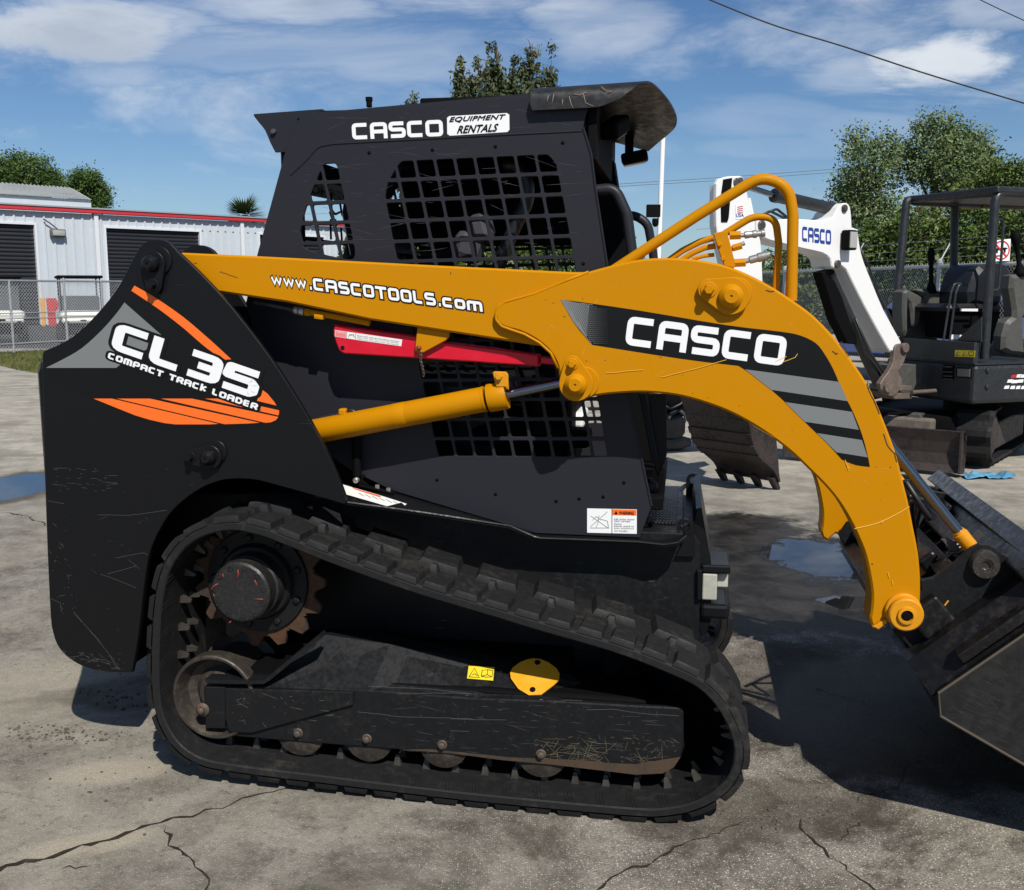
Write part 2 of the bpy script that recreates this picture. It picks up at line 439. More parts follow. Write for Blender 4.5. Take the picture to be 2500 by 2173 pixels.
RUBI = mat('rubber_inner', (.026,.025,.023), .6, bump=.25, bscale=50, col2=(.055,.05,.043), vscale=5, lo=.4, hi=.65, spec=.3)
DARK = mat('dark_inside', (.0035,.0035,.004), .7, spec=.08)
STEEL = mat('worn_steel', (.16,.15,.14), .42, metal=.8, bump=.2, col2=(.09,.06,.04), vscale=8)
RUST = mat('rusty_steel', (.075,.035,.015), .75, bump=.35, bscale=80, col2=(.035,.026,.022), vscale=9, lo=.42, hi=.6, spec=.3)
CHROME = mat('chrome', (.22,.225,.24), .16, metal=1., bump=.02)
ZINC = mat('zinc', (.35,.35,.34), .38, metal=.7, var=.3)
WHITE = mat('white_vinyl', (.78,.79,.79), .42, spec=.4)
WHITED = mat('white_label', (.74,.74,.72), .5, col2=(.45,.44,.42), vscale=8, lo=.62, hi=.75, spec=.3)
BLKV = mat('black_vinyl', (.0035,.0035,.004), .3, spec=.35)
GRYV = mat('grey_vinyl', (.17,.178,.178), .4, spec=.4)
ORGV = mat('orange_vinyl', (.83,.145,.016), .42, spec=.4)
YLAB = mat('yellow_label', (.72,.55,.02), .45)
BROWN = mat('brown_bucket_steel', (.040,.030,.028), .6, bump=.3, bscale=60, col2=(.017,.013,.012), vscale=6, scratch=.6, scol=(.13,.11,.10), spec=.35)
HOSE = mat('hydraulic_hose', (.012,.012,.013), .45, bump=.1)
GLASSY = mat('lamp_lens', (.35,.35,.33), .15, spec=.8)
AMBER = mat('amber_lens', (.32,.16,.05), .2, spec=.7)
SEATG = mat('grey_cushion', (.035,.035,.042), .7, bump=.2)
WPAINT = mat('white_boom_paint', (.74,.74,.73), .42, bump=.08, col2=(.55,.54,.51), vscale=4, lo=.55, hi=.75, scratch=.5, scol=(.35,.33,.3))
EXB = mat('excavator_grey', (.015,.0165,.019), .45, bump=.06, var=.15, vscale=4, scratch=.4, scol=(.10,.10,.10))
EXB2 = mat('excavator_console_grey', (.062,.061,.054), .55, var=.2)
BLUEV = mat('blue_vinyl', (.012,.05,.27), .4)
SEATB = mat('black_seat_vinyl', (.011,.012,.015), .4)

# ================================================================== SETTING
def mask_nodes(t, vec, cx, cy, rx, ry, rot, nz, amp=.7, lo=1.15, hi=.75):
    mp = t.mapping(t.mapping(vec, loc=(-cx, -cy, 0)), rot=(0,0,-rot)); mp = t.mapping(mp, sc=(1/rx, 1/ry, 0))
    ln = t.new('ShaderNodeVectorMath', operation='LENGTH'); t.link(mp, ln.inputs[0])
    s_ = t.math('ADD', ln.outputs['Value'], t.math('MULTIPLY', t.math('SUBTRACT', nz, .5), amp*2))
    return t.ramp(s_, lo, hi)
def ground_mat():
    m = bpy.data.materials.new('old_concrete'); m.use_nodes = True; t = NT(m.node_tree); b = t.n['Principled BSDF']
    g = t.new('ShaderNodeNewGeometry'); vec = g.outputs['Position']
    big = t.noise(vec, .9, 6, .6); mid = t.noise(vec, 4.2, 8, .68, .3); fine = t.noise(vec, 34, 5, .7); grit = t.noise(vec, 150, 3, .7)
    vo = t.new('ShaderNodeTexVoronoi'); vo.inputs['Scale'].default_value = 165; t.link(vec, vo.inputs[0])
    spv = t.ramp(vo.outputs['Distance'], .50, .18)
    vr = t.new('ShaderNodeSeparateColor'); t.link(vo.outputs['Color'], vr.inputs[0])
    spk = t.math('MULTIPLY', spv, t.ramp(vr.outputs[0], .40, 1.05))
    c = t.mix(t.ramp(mid, .34, .66), (.110,.099,.082), (.268,.246,.208))
    c = t.mix(t.math('MULTIPLY', t.ramp(big, .45, .62), .6), c, (.30,.27,.215))
    c = t.mix(t.math('MULTIPLY', t.ramp(fine, .5, .7), .40), c, (.30,.275,.24))
    c = t.mix(t.math('MULTIPLY', t.ramp(fine, .48, .3), .5), c, (.066,.058,.05))
    def E_(px, py, qx, qy, k, *a):
        p = ground(px, py); q_ = ground(qx, qy); d = q_-p
        return mask_nodes(t, vec, p.x, p.y, d.length, d.length*k, atan2(d.y, d.x), mid, *a)
    sand = E_(270, 1885, 420, 1870, .5, .8)
    sand = t.math('MAXIMUM', sand, t.math('MULTIPLY', E_(60, 1690, 300, 1680, .9, .9), .5))
    sand = t.math('MAXIMUM', sand, E_(210, 2060, 380, 2030, .35, .5))
    c = t.mix(t.math('MULTIPLY', sand, .7), c, (.36,.315,.24))
    # far apron is paler and yellower, tyre-streaked
    sy = t.new('ShaderNodeSeparateXYZ'); t.link(vec, sy.inputs[0])
    far = t.ramp(sy.outputs[1], 5.5, 9.5)
    stre = t.noise(t.mapping(vec, rot=(0,0,.22), sc=(.30,1.1,1)), 2.2, 8, .7, 1.2)
    fc = t.mix(t.math('ADD', t.math('MULTIPLY', t.ramp(stre, .40, .62), .5), t.math('MULTIPLY', t.ramp(mid, .35, .65), .5)), (.27,.25,.205), (.50,.465,.395))
    c = t.mix(t.math('MULTIPLY', far, .85), c, fc)
    c = t.mix(t.math('MULTIPLY', far, t.math('MULTIPLY', t.ramp(fine, .42, .62), .45)), c, (.20,.18,.145))
    c = t.mix(t.math('MULTIPLY', far, t.math('MULTIPLY', t.ramp(big, .56, .66), .5)), c, (.16,.145,.125))
    # speckle of pale aggregate, strongest right of the machine
    agg = t.ramp(sy.outputs[0], -.6, .7, .35, 1.)
    agg = t.math('MULTIPLY', agg, t.ramp(sy.outputs[1], 8., 4.5)); AGG = agg
    c = t.mix(t.math('MULTIPLY', t.math('MULTIPLY', spk, agg), 1.0), c, (.74,.69,.60))
    c = t.mix(t.math('MULTIPLY', t.math('MULTIPLY', t.ramp(grit, .54, .36), agg), .65), c, (.06,.054,.047))
    # damp and oily stains, with the bucket's shade painted in too
    bl = t.noise(vec, 1.7, 7, .72, .6)
    near = t.math('MULTIPLY', t.ramp(sy.outputs[1], 5.6, 4.6), t.ramp(sy.outputs[0], -.9, .4, .35, 1.))
    c = t.mix(t.math('MULTIPLY', t.math('MULTIPLY', t.ramp(bl, .50, .62), near), .80), c, (.052,.042,.033))
    wet_shade = E_(1930, 1400, 2250, 1400, 1.30, .75, 1.35, 1.0)
    wet_shade = t.math('MAXIMUM', wet_shade, E_(1800, 1290, 1990, 1290, 1.0, .6))
    wet_shade = t.math('MAXIMUM', wet_shade, t.math('MULTIPLY', E_(2250, 1750, 2680, 1750, 1.0, .45), .97))  # partly damp ground, also painted darker to deepen the bucket and arm shadow
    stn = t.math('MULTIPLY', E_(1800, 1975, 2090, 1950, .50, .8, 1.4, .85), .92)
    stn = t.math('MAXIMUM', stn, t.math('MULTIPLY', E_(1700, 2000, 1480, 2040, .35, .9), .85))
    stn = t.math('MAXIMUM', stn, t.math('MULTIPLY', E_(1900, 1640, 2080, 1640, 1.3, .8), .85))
    stn = t.math('MAXIMUM', stn, t.math('MULTIPLY', E_(330, 1690, 480, 1690, .7, .6), .6))
    edgep = E_(20, 1192, 140, 1192, 1.9, .25, 1.28, .95)
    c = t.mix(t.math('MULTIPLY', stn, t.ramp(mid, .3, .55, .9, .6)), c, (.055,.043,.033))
    c = t.mix(t.math('MULTIPLY', wet_shade, t.ramp(mid, .30, .62, .99, .86)), c, (.006,.0045,.0035))
    c = t.mix(t.math('MULTIPLY', edgep, .8), c, (.06,.05,.042))
    pud = E_(2010, 1365, 2160, 1365, 1.6, 1.3, 1.05, .72)
    pud = t.math('MAXIMUM', pud, E_(2080, 1470, 2160, 1470, .8, 1.0, .98, .92))
    pud = t.math('MAXIMUM', pud, E_(10, 1192, 125, 1192, 1.75, .14, 1.02, .97))
    c = t.mix(pud, c, (.012,.012,.013))
    damp = t.math('MULTIPLY', wet_shade, .48)
    rough = t.math('SUBTRACT', .88, t.math('ADD', damp, 0.)); rough = t.math('MULTIPLY', rough, t.math('SUBTRACT', 1., t.math('MULTIPLY', pud, .97)))
    # asphalt behind the left fence, dark
    d0 = ground(0, 850)
    asp = t.math('MULTIPLY', t.ramp(sy.outputs[1], d0.y-.6, d0.y+.2), t.ramp(sy.outputs[0], -2, -4))
    c = t.mix(asp, c, t.mix(fine, (.04,.041,.043), (.07,.07,.07)))
    t.link(c, b.inputs['Base Color']); t.link(rough, b.inputs['Roughness'])
    h = t.math('ADD', t.math('MULTIPLY', mid, .4), t.math('ADD', t.math('MULTIPLY', fine, .5), t.math('MULTIPLY', grit, .45)))
    h = t.math('ADD', h, t.math('MULTIPLY', spv, .25))
    h = t.math('MULTIPLY', h, t.math('SUBTRACT', 1., pud))
    bn = t.new('ShaderNodeBump'); bn.inputs['Strength'].default_value = .55; bn.inputs['Distance'].default_value = .006
    t.link(h, bn.inputs['Height']); t.link(bn.outputs[0], b.inputs['Normal'])
    t.link(t.math('ADD', .10, t.math('ADD', t.math('MULTIPLY', wet_shade, .15), t.math('MULTIPLY', pud, .4))), b.inputs['Specular IOR Level'])
    return m
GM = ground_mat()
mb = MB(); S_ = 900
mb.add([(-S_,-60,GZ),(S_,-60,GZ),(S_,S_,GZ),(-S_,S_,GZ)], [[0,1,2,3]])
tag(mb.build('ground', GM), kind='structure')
# cracks in the slab: ragged dark strips lying in the surface
CRK = mat('crack_dirt', (.030,.024,.019), .95, bump=.6, bscale=60, col2=(.055,.045,.035), vscale=12, spec=.1)
def crack(pts, w0, w1, seed):
    rnd = random.Random(seed); g = [ground(*p) for p in pts]; P2 = []
    for i in range(len(g)-1):
        L = (g[i+1]-g[i]).length; n = max(3, int(L/.022))
        for k in range(n):
            P2.append(g[i].lerp(g[i+1], k/n))
    P2.append(g[-1]); v = []; f = []; off = 0; N = len(P2)
    for i, p in enumerate(P2):
        d = (P2[min(i+1, N-1)]-P2[max(i-1, 0)]).normalized(); nn = Vector((-d.y, d.x, 0))
        off = off*.80+rnd.uniform(-.015, .015)
        ww = (w0+(w1-w0)*i/N)*rnd.uniform(.15, 1.15)*(.8 if w0 > .025 else .62)
        if i in (0, N-1): ww = .001
        v += [p+nn*(off+ww/2)+Z_*.003, p+nn*(off-ww/2*rnd.uniform(.6,1.2))+Z_*.003]
    for i in range(N-1): f.append([2*i, 2*i+1, 2*i+3, 2*i+2])
    m_ = MB(); m_.add(v, f); o = m_.build('pavement_crack', CRK); tag(o, kind='structure'); return o
for k, (p, a, b) in enumerate((([(-80,2140),(60,2098),(200,2070),(330,2036),(415,2015),(560,1968),(735,1915)], .030, .006),
    ([(412,2018),(425,2062),(445,2100),(470,2135),(486,2190)], .020, .013), ([(150,2125),(200,2120),(245,2112)], .010, .003),
    ([(1440,2185),(1500,2150),(1580,2120),(1640,2080),(1745,2030),(1800,2000)], .022, .010),
    ([(1960,2000),(1985,2035),(2040,2082),(2085,2125),(2140,2185)], .018, .009), ([(2085,1960),(2140,1935),(2220,1888),(2290,1850)], .008, .004),
    ([(0,1252),(60,1260),(110,1285)], .03, .012), ([(1990,1680),(2070,1710),(2180,1750),(2260,1800)], .009, .004), ([(2050,2055),(2075,2015),(2090,2000)], .012, .004))):
    crack(p, a, b, k+3)
# loose dirt crumbs
rnd = random.Random(5); mb = MB()
def crumb(p, r):
    bm = bmesh.new(); bmesh.ops.create_icosphere(bm, subdivisions=1, radius=r)
    mb.add([p+Vector((q.co.x*rnd.uniform(.7,1.3), q.co.y*rnd.uniform(.7,1.3), q.co.z*rnd.uniform(.4,.8)+r*.3)) for q in bm.verts], [[a.index for a in fc.verts] for fc in bm.faces]); bm.free()
for cx_, cy_, sx2, sy2, n in ((130,1795,130,22,170), (280,1700,90,30,60), (1860,1600,40,12,16), (1900,2000,170,40,60), (1720,1965,60,25,25), (2050,1960,120,60,30), (300,1900,260,120,40)):
    for _ in range(n):
        p = ground(rnd.gauss(cx_, sx2*.6), rnd.gauss(cy_, sy2*.6)); crumb(p, abs(rnd.gauss(.002, .0025))+.0015)
tag(mb.build('loose_grit', mat('dirt_crumbs', (.075,.06,.045), .95, var=.6)), kind='stuff')

# grass verge by the left fence
GR = mat('grass_blade', (.060,.085,.018), .8, col2=(.15,.14,.05), vscale=2.0, lo=.4, hi=.6, spec=.15)
gp = [(-200,878),(-100,880),(0,893),(40,903),(90,911),(170,912),(330,900),(330,868),(100,858),(0,862),(-200,862)]
mb = MB(); vv, ff = flat([[ground(x, y)[:2] for x, y in gp]], 0)
mb.add([(x, y, GZ+.004) for x, y, z in vv], ff)
o = mb.build('grass_soil', mat('grass_soil', (.075,.088,.026), .95, col2=(.14,.13,.06), vscale=1.5)); tag(o, kind='structure')
mb = MB(); rnd = random.Random(11)
gx = [ground(x, y) for x, y in gp]
def inside(p, poly):
    c = False; j = len(poly)-1
    for i in range(len(poly)):
        a, b = poly[i], poly[j]
        if (a.y > p[1]) != (b.y > p[1]) and p[0] < (b.x-a.x)*(p[1]-a.y)/(b.y-a.y)+a.x: c = not c
        j = i
    return c
x0, x1 = min(p.x for p in gx), max(p.x for p in gx); y0, y1 = min(p.y for p in gx), max(p.y for p in gx)
for _ in range(16000):
    x = rnd.uniform(x0, x1); y = rnd.uniform(y0, y1)
    if not inside((x, y), gx): continue
    a = rnd.uniform(0, pi); h = rnd.uniform(.03, .09); ww = .012
    d = Vector((cos(a), sin(a), 0))*ww; lean = Vector((rnd.uniform(-.03,.03), rnd.uniform(-.03,.03), h))
    p = Vector((x, y, GZ)); mb.add([p-d, p+d, p+lean], [[0,1,2]])
tag(mb.build('grass', GR), kind='stuff')
# green land behind the right hand fence
mb = MB(); mb.add([(5,22,GZ+.004),(60,22,GZ+.004),(120,200,GZ+.004),(9,200,GZ+.004)], [[0,1,2,3]])
tag(mb.build('meadow', mat('meadow_grass', (.06,.075,.022), .95, col2=(.12,.11,.05), vscale=.6)), kind='structure')

# ================================================================== THE TRACK LOADER
gL, gR = ground(430, 1890, 0), ground(1690, 1995, 0)
LD = Frame(gL, atan2(gR.y-gL.y, gR.x-gL.x)); NL = -LD.ey
WID = 1.48
LOAD = thing('compact_track_loader', 'large black track loader with yellow lift arms lettered CASCO, standing in front', 'track loader', LD.mat())
def mirror(o, parent=None):
    """far-side twin of a part (and of its sub-parts), mirrored about the middle of the machine"""
    me = o.data.copy(); me.transform(Matrix.Translation((0, WID, 0)) @ Matrix.Scale(-1, 4, (0,1,0))); me.flip_normals()
    c = o.copy(); c.data = me; COL.objects.link(c); c.parent = parent or o.parent; ROOTM[c] = ROOTM[o]
    for ch in [x for x in list(COL.objects) if x.parent == o]: mirror(ch, c)
    return c
z1 = lambda *p: [((x/2.24), 500+y/2.24, *r) for x, y, *r in p]           # zoom windows used while measuring the photograph
z2 = lambda *p: [(600+x/1.8745, 150+y/1.8745, *r) for x, y, *r in p]
z3 = lambda *p: [(700+x/2.1705, 650+y/2.1705, *r) for x, y, *r in p]
z4 = lambda *p: [(1400+x/1.8746, 350+y/1.8746, *r) for x, y, *r in p]
z5 = lambda *p: [(1350+x/3.585, 180+y/3.585, *r) for x, y, *r in p]
zA = lambda *p: [(300+x/1.991, 1150+y/1.991, *r) for x, y, *r in p]
zB = lambda *p: [(1100+x/1.991, 1150+y/1.991, *r) for x, y, *r in p]
zC = lambda *p: [(2000+x/3.584, 1100+y/3.584, *r) for x, y, *r in p]
zD = lambda *p: [(550+x/3.258, 700+y/3.258, *r) for x, y, *r in p]
zE = lambda *p: [(1500+x/3.585, 1100+y/3.585, *r) for x, y, *r in p]

# ---- tower side plates (rear uprights)
tower_px = [(103,868,1),(105,860),(112,855),(143,842),(179,821),(214,790),(250,751),(286,705),(312,656),(330,622),(344,600),(360,589),(384,585.5),(406,589),(422,600.5),(440,621),(469,648),(500,679),(536,717),(580,768),(670,888),(759,1031),(810,1130),(842,1212),(843,1230,1),(838,1231,1),(799,1219),(670,1183),(625,1172),(580,1169),(536,1174),(491,1192),(446,1223),(414,1255),(393,1288),(376,1322),(363,1361),(352,1431),(338,1552),(322,1642,1),(300,1643,1),(262,1641),(220,1633),(188,1620),(160,1600),(139,1574),(128,1540),(123,1503),(115,1334),(107,1091)]
mb = MB(); plate(mb, LD, tower_px, .12, .02, .002, smooth=3)
tw = mb.build('tower_side', BLACKP, LOAD)
# decals on the tower
W0 = .12
mb = MB()
bgp = z1((735,430,1),(700,500),(640,580),(560,680),(450,780),(350,842),(244,896,1),(290,940),(400,1000),(500,1052),(620,1110),(750,1168),(880,1212),(960,1220),(1250,1217),(1430,1208),(1500,1190),(1533,1160),(1542,1120),(1525,1075),(1490,1030),(1440,975,1),(1300,868),(1100,698),(900,548))
decal(mb, LD, bgp, W0-.0006, 0, 3)
decal(mb, LD, z1((680,534,1),(640,590),(560,682),(450,782),(350,842),(250,892,1),(635,892,1),(700,840,1),(912,738,1)), W0-.0012, 1, 3)
decal(mb, LD, z1((735,442,1),(850,508),(1000,612),(1130,722),(1200,785),(1268,848,1),(1238,850,1),(1160,806),(1080,742),(1000,672),(870,572),(718,470,1)), W0-.0012, 2, 3)
def stripe(l):
    decal(mb, LD, z1(*l), W0-.0012, 2)
stripe([(512,1060),(612,1060),(1195,1198),(1150,1201),(960,1201),(900,1194),(820,1176),(740,1152),(640,1112)])
stripe([(640,1060),(820,1060),(1420,1192),(1360,1196),(1228,1200)])
stripe([(880,1060),(1050,1060),(1522,1160),(1508,1178),(1480,1190),(1450,1192)])
stripe([(1120,1060),(1240,1060),(1526,1124),(1526,1140),(1522,1152)])
stripe([(1432,1010),(1462,1032),(1500,1078),(1512,1098),(1405,1072)])
def quadframe(pts, w):
    """pts: bottom-left, bottom-right, top-left (pixels) -> origin, x vector, y vector"""
    a, b, c = [LD.P(x, y, w) for x, y in pts]; return a, b-a, c-a
O, XV, YV = quadframe(z1((604,786),(1400,1064),(643,643)), W0)
WI = {'C':.66,'L':.58,'3':.64,'5':.66}
letters(mb, 'CL35', O, XV, YV, NL, .25, WI, .265, 0, grow=.09, lift=.0018)
letters(mb, 'CL35', O, XV, YV, NL, .25, WI, .265, 3, lift=.0026)
O, XV, YV = quadframe(z1((590,838),(1407,1122),(598,806)), W0)
letters(mb, 'COMPACT', O, XV*.372, YV, NL, .26, {'C':.56,'O':.56,'M':.74,'P':.54,'A':.58,'T':.52,'R':.54,'K':.5,'L':.46,'D':.56,'E':.5}, .36, 0, grow=.32, lift=.0018)
letters(mb, 'TRACK', O+XV*.412, XV*.252, YV, NL, .26, {'C':.56,'O':.56,'M':.74,'P':.54,'A':.58,'T':.52,'R':.54,'K':.5,'L':.46,'D':.56,'E':.5}, .36, 0, grow=.32, lift=.0018)
letters(mb, 'LOADER', O+XV*.70, XV*.30, YV, NL, .26, {'C':.56,'O':.56,'M':.74,'P':.54,'A':.58,'T':.52,'R':.54,'K':.5,'L':.46,'D':.56,'E':.5}, .36, 0, grow=.32, lift=.0018)
letters(mb, 'COMPACT', O, XV*.372, YV, NL, .26, {'C':.56,'O':.56,'M':.74,'P':.54,'A':.58,'T':.52,'R':.54,'K':.5,'L':.46,'D':.56,'E':.5}, .36, 3, lift=.0026)
letters(mb, 'TRACK', O+XV*.412, XV*.252, YV, NL, .26, {'C':.56,'O':.56,'M':.74,'P':.54,'A':.58,'T':.52,'R':.54,'K':.5,'L':.46,'D':.56,'E':.5}, .36, 3, lift=.0026)
letters(mb, 'LOADER', O+XV*.70, XV*.30, YV, NL, .26, {'C':.56,'O':.56,'M':.74,'P':.54,'A':.58,'T':.52,'R':.54,'K':.5,'L':.46,'D':.56,'E':.5}, .36, 3, lift=.0026)
mb.build('decal', [BLKV, GRYV, ORGV, WHITE], tw)
# pins with their keeper plates
def pin_plate(parent, fr, w, main, r, small, r2, mats, ring=None, rr=0, t=.012, name='pivot_pin', h1=.03, h2=.022):
    mb = MB(); c1 = fr.uz(*main, w); c2 = fr.uz(*small, w)
    k = 1/780.
    if ring: disc(mb, fr, ring[0], ring[1], w, rr*k, .008, 32)
    hull_plate(mb, fr, c1, r*k*1.55, c2, r2*k*1.55, w-.008-t, t)
    p = fr.pt(c1[0], w-.008-t, c1[1])
    lathe(mb, p, -fr.ey, [(r*k, -.001), (r*k, h1*.5), (r*k*.92, h1*.62), (r*k*.55, h1), (.004, h1), (.004, h1-.004)], 28)
    p = fr.pt(c2[0], w-.008-t, c2[1])
    lathe(mb, p, -fr.ey, [(r2*k*1.15, -.001), (r2*k*1.15, .003), (r2*k, .004)], 20)
    lathe(mb, p, -fr.ey, [(r2*k*.8, .004), (r2*k*.8, h2*.7), (r2*k*.6, h2)], 6, smooth=False)
    return mb.build(name, mats, parent)
pin_plate(tw, LD, .12, (379,644), 20, (382,696), 13, BLACKP, (388,636), 34)
pin_plate(tw, LD, .12, (518,1114), 19, (473,1114), 12, BLACKP, (528,1102), 28)
# inner tower plate, seen just behind the near one
mb = MB(); plate(mb, LD, [(440,700),(430,660),(436,628),(455,606),(482,598),(508,604),(528,622),(545,660),(600,745),(690,880),(775,1030),(800,1110),(760,1150),(600,1100),(480,900)], .39, .02, .002, smooth=2)
tw2 = mb.build('tower_inner_plate', BLACKP, LOAD)
mirror(tw); mirror(tw2)
# rear body, engine hood and tailgate between the towers
mb = MB()
uL = -.462
pr = [(uL,.36),(uL+.03,.30),(uL+.08,.275),(-.24,.27),(-.24,.60),(-.10,.83),(.0,.88),(.10,1.05),(.10,1.27),(-.10,1.28),(-.30,1.265),(uL+.03,1.27),(uL-.002,1.25),(uL-.008,.8)]
plate_uz(mb, LD, [pr], .142, WID-.284, .004)
mb.build('rear_body', BLACKP, LOAD)
mb = MB(); plate_uz(mb, LD, [[(-.1,.86),(.62,.86),(.60,1.05),(.45,1.30),(.10,1.42),(-.1,1.42)]], .46, WID-.92, .02); mb.build('engine_hood', DARK, LOAD)
mb = MB(); plate_uz(mb, LD, [[(uL-.02,.37),(uL+.01,.32),(uL+.03,.33),(uL+.03,1.26),(uL-.005,1.27),(uL-.018,1.24)]], .135, WID-.27, .012)
mb.build('tailgate', BLACKP, LOAD)

# ---- lift arms
mb = MB(); plate(mb, LD, [(375,640),(384,624),(400,618),(446,617),(600,624),(1080,649),(1400,664.5),(1470,664),(1500,870),(1338,848),(1096,811),(903,781),(700,738),(538,714),(400,690),(378,670)], .165, .10, .006)
boom = mb.build('lift_arm', YEL, LOAD)
arm_px = z3((1600,30,1),(1500,68),(1400,103),(1250,160),(1150,190))+z3((1118,205),(1104,235),(1108,280),(1130,312),(1180,332),(1230,345),(1290,372),(1350,412),(1400,462),(1435,530),(1450,620),(1462,655,1))+z4((60,1165,1),(130,1152),(200,1145),(300,1140),(400,1145),(500,1160),(600,1188),(700,1225),(800,1276),(900,1340),(1000,1418),(1080,1495),(1150,1565))+[(2045,1223),(2073,1268),(2095,1313),(2112,1357),(2123,1408),(2129,1452),(2127,1490),(2124,1510),(2129,1530,1),(2145,1540,1),(2172,1517,1)]+[(2204+40*cos(a), 1491-40*sin(a)) for a in (-1.8,-1.2,-.6,-.1)]+[(2247,1452),(2246,1396),(2240,1341),(2229,1285),(2218,1229),(2204,1173),(2190,1117),(2173,1067),(2151,1011),(2124,950),(2093,900),(2040,828),(1987,772),(1933,732),(1880,698),(1827,670),(1773,649),(1720,637),(1667,631),(1613,630),(1560,634),(1507,645),(1453,659)]
mb = MB(); plate(mb, LD, arm_px, .145, .115, .006, smooth=3)
arm = mb.build('arm_plate', YELW, boom)
arm.data.materials[0] = YEL
AW = .145
# arm decal
mb = MB()
dk = z4((-54,718,1),(0,722),(300,765),(700,832),(950,862),(1040,880),(1110,915),(1150,965),(1190,1035),(1230,1130),(1280,1230),(1320,1330),(1345,1420),(1357,1481,1),(1290,1472),(1228,1447,1),(1165,1378),(1056,1272),(966,1182),(903,1126),(835,1070),(755,1018,1),(500,987),(85,922,1),(0,820))
decal(mb, LD, dk, AW-.0006, 0, 3)
decal(mb, LD, z4((-60,714,1),(0,726,1),(88,738,1),(150,925,1),(85,921,1),(0,818)), AW-.0010, 1)
rnd = random.Random(2)
def z4p(x, y): return z4((x, y))[0]
for i in range(24):
    for j in range(24):
        s_ = 9.2; x = -40+(i+.5*(j % 2))*s_; y = 712+j*s_
        yt = 718+(x+54)*.10; xl = -54+(y-714)*.67
        if y < yt+3 or x < xl+6 or y > 918+(x-85)*.1 or x > 160: continue
        g = min(1, max(0, (x+42)/190)); r = s_*.5*(.28+1.05*g)
        if g > .58:                    # pale squares on black
            continue
        X0, Y0 = x, y
        decal(mb, LD, z4((X0-r*.7,Y0-r*.7),(X0+r*.7,Y0-r*.62),(X0+r*.7,Y0+r*.7),(X0-r*.7,Y0+r*.62)), AW-.0014, 0)
decal(mb, LD, z4((72,739),(165,752),(165,927),(88,922),(60,885)), AW-.0012, 0)
for i in range(12):
    for j in range(24):
        s_ = 9.2; x = 62+(i+.5*(j % 2))*s_; y = 740+j*s_
        xl = -54+(y-714)*.67
        if y > 916 or x > 158 or x < xl+5 or y < 744+(x-60)*.1: continue
        g = (x-55)/110.; r = s_*.5*(.85-.72*g)
        decal(mb, LD, z4((x-r*.7,y-r*.7),(x+r*.7,y-r*.62),(x+r*.7,y+r*.7),(x-r*.7,y+r*.62)), AW-.0016, 1)
for l in ([(785,1034),(1217,1092),(1255,1180),(905,1128)], [(968,1184),(1275,1229),(1306,1311),(1058,1274)], [(1114,1326),(1320,1358),(1347,1437),(1204,1414)]):
    decal(mb, LD, z4(*l), AW-.0012, 1)
O, XV, YV = quadframe(z4((235,921),(960,1020),(252,790)), AW)
letters(mb, 'CASCO', O, XV, YV, NL, .235, {'C':.82,'A':.84,'S':.84,'O':.84}, .33, 2, lift=.0022)
mb.build('decal', [BLKV, GRYV, WHITE], arm)
# web address along the arm
mb = MB()
p = lambda x, y: LD.P(*z1((x, y))[0], .165)
O = LD.P(*z1((1487,437))[0], .165); E_ = LD.P(*z3((1040,242))[0], .165); T_ = LD.P(*z1((1478,370))[0], .165)
XV = E_-O; YV = T_-O; YV = YV*1.0
for mm, gr, lf in ((1, .115, .0006), (0, 0, .0016)):
    kw = dict(t=.2, gap=.34)
    def seg(txt, a, b, wds):
        letters(mb, txt, O+XV*a, XV*(b-a), YV, NL, .235, wds, .37, mm, grow=gr, lift=lf)
    seg('www', 0, .172, {'w':1.25}); seg('.', .178, .205, {'.':.5})
    seg('CASCOTOOLS', .205, .785, {'C':.72,'A':.8,'S':.72,'O':.72,'T':.74,'L':.62})
    seg('.', .79, .815, {'.':.5}); seg('com', .815, 1.0, {'c':.66,'o':.66,'m':1.05})
mb.build('decal', [WHITE, BLKV], boom)
# pins on the arm
pin_plate(arm, LD, AW, (1784,723), 26, (1730,707), 15, YEL, (1797,716), 34, h1=.026, h2=.03)
pin_plate(arm, LD, AW, z3((1537,622))[0], 25, z3((1517,515))[0], 12, YEL, z3((1572,615))[0], 36)
mb = MB(); pc = LD.P(2204, 1489, AW)
lathe(mb, pc, NL, [(.050,-.001),(.050,.012),(.047,.015)], 40)
lathe(mb, pc+LD.ex*.003-Z_*.004, NL, [(.047,.012),(.047,.034),(.043,.038),(.026,.038),(.024,.046),(.017,.047),(.0155,.036)], 40)
lathe(mb, pc+LD.ex*.003-Z_*.004, NL, [(.0145,.030),(.0145,.041),(.008,.043)], 20, m=1)
mb.build('pivot_pin', [YELW, DARK], arm)
mb = MB(); plate(mb, LD, zC((470,1545),(520,1570),(600,1510),(590,1480),(540,1500)), AW-.012, .03, .003)
mb.build('weld_tab', YELW, arm)
# small weld seam line across the lower arm
mb = MB(); tube(mb, [LD.P(*q_, AW-.0005) for q_ in zC((310,684),(400,665),(500,640),(600,598),(700,545),(790,492))], .0012, 6)
mb.build('weld_seam', mat('pale_weld', (.75,.42,.06), .6), arm)
mb = MB(); tube(mb, [LD.P(x, y, AW+.003) for x, y in [(1437,664),(1380,686),(1310,716),(1232,738),(1212,756),(1210,780),(1225,797),(1253,807),(1280,816),(1317,837),(1345,862),(1362,899)]], .0042, 7, fil=.02)
tube(mb, [LD.P(x, y, AW-.0005) for x, y in zC((470,1545),(540,1490),(560,1470))], .004, 6)
mb.build('weld_bead', YEL, arm)
farboom = mirror(boom)

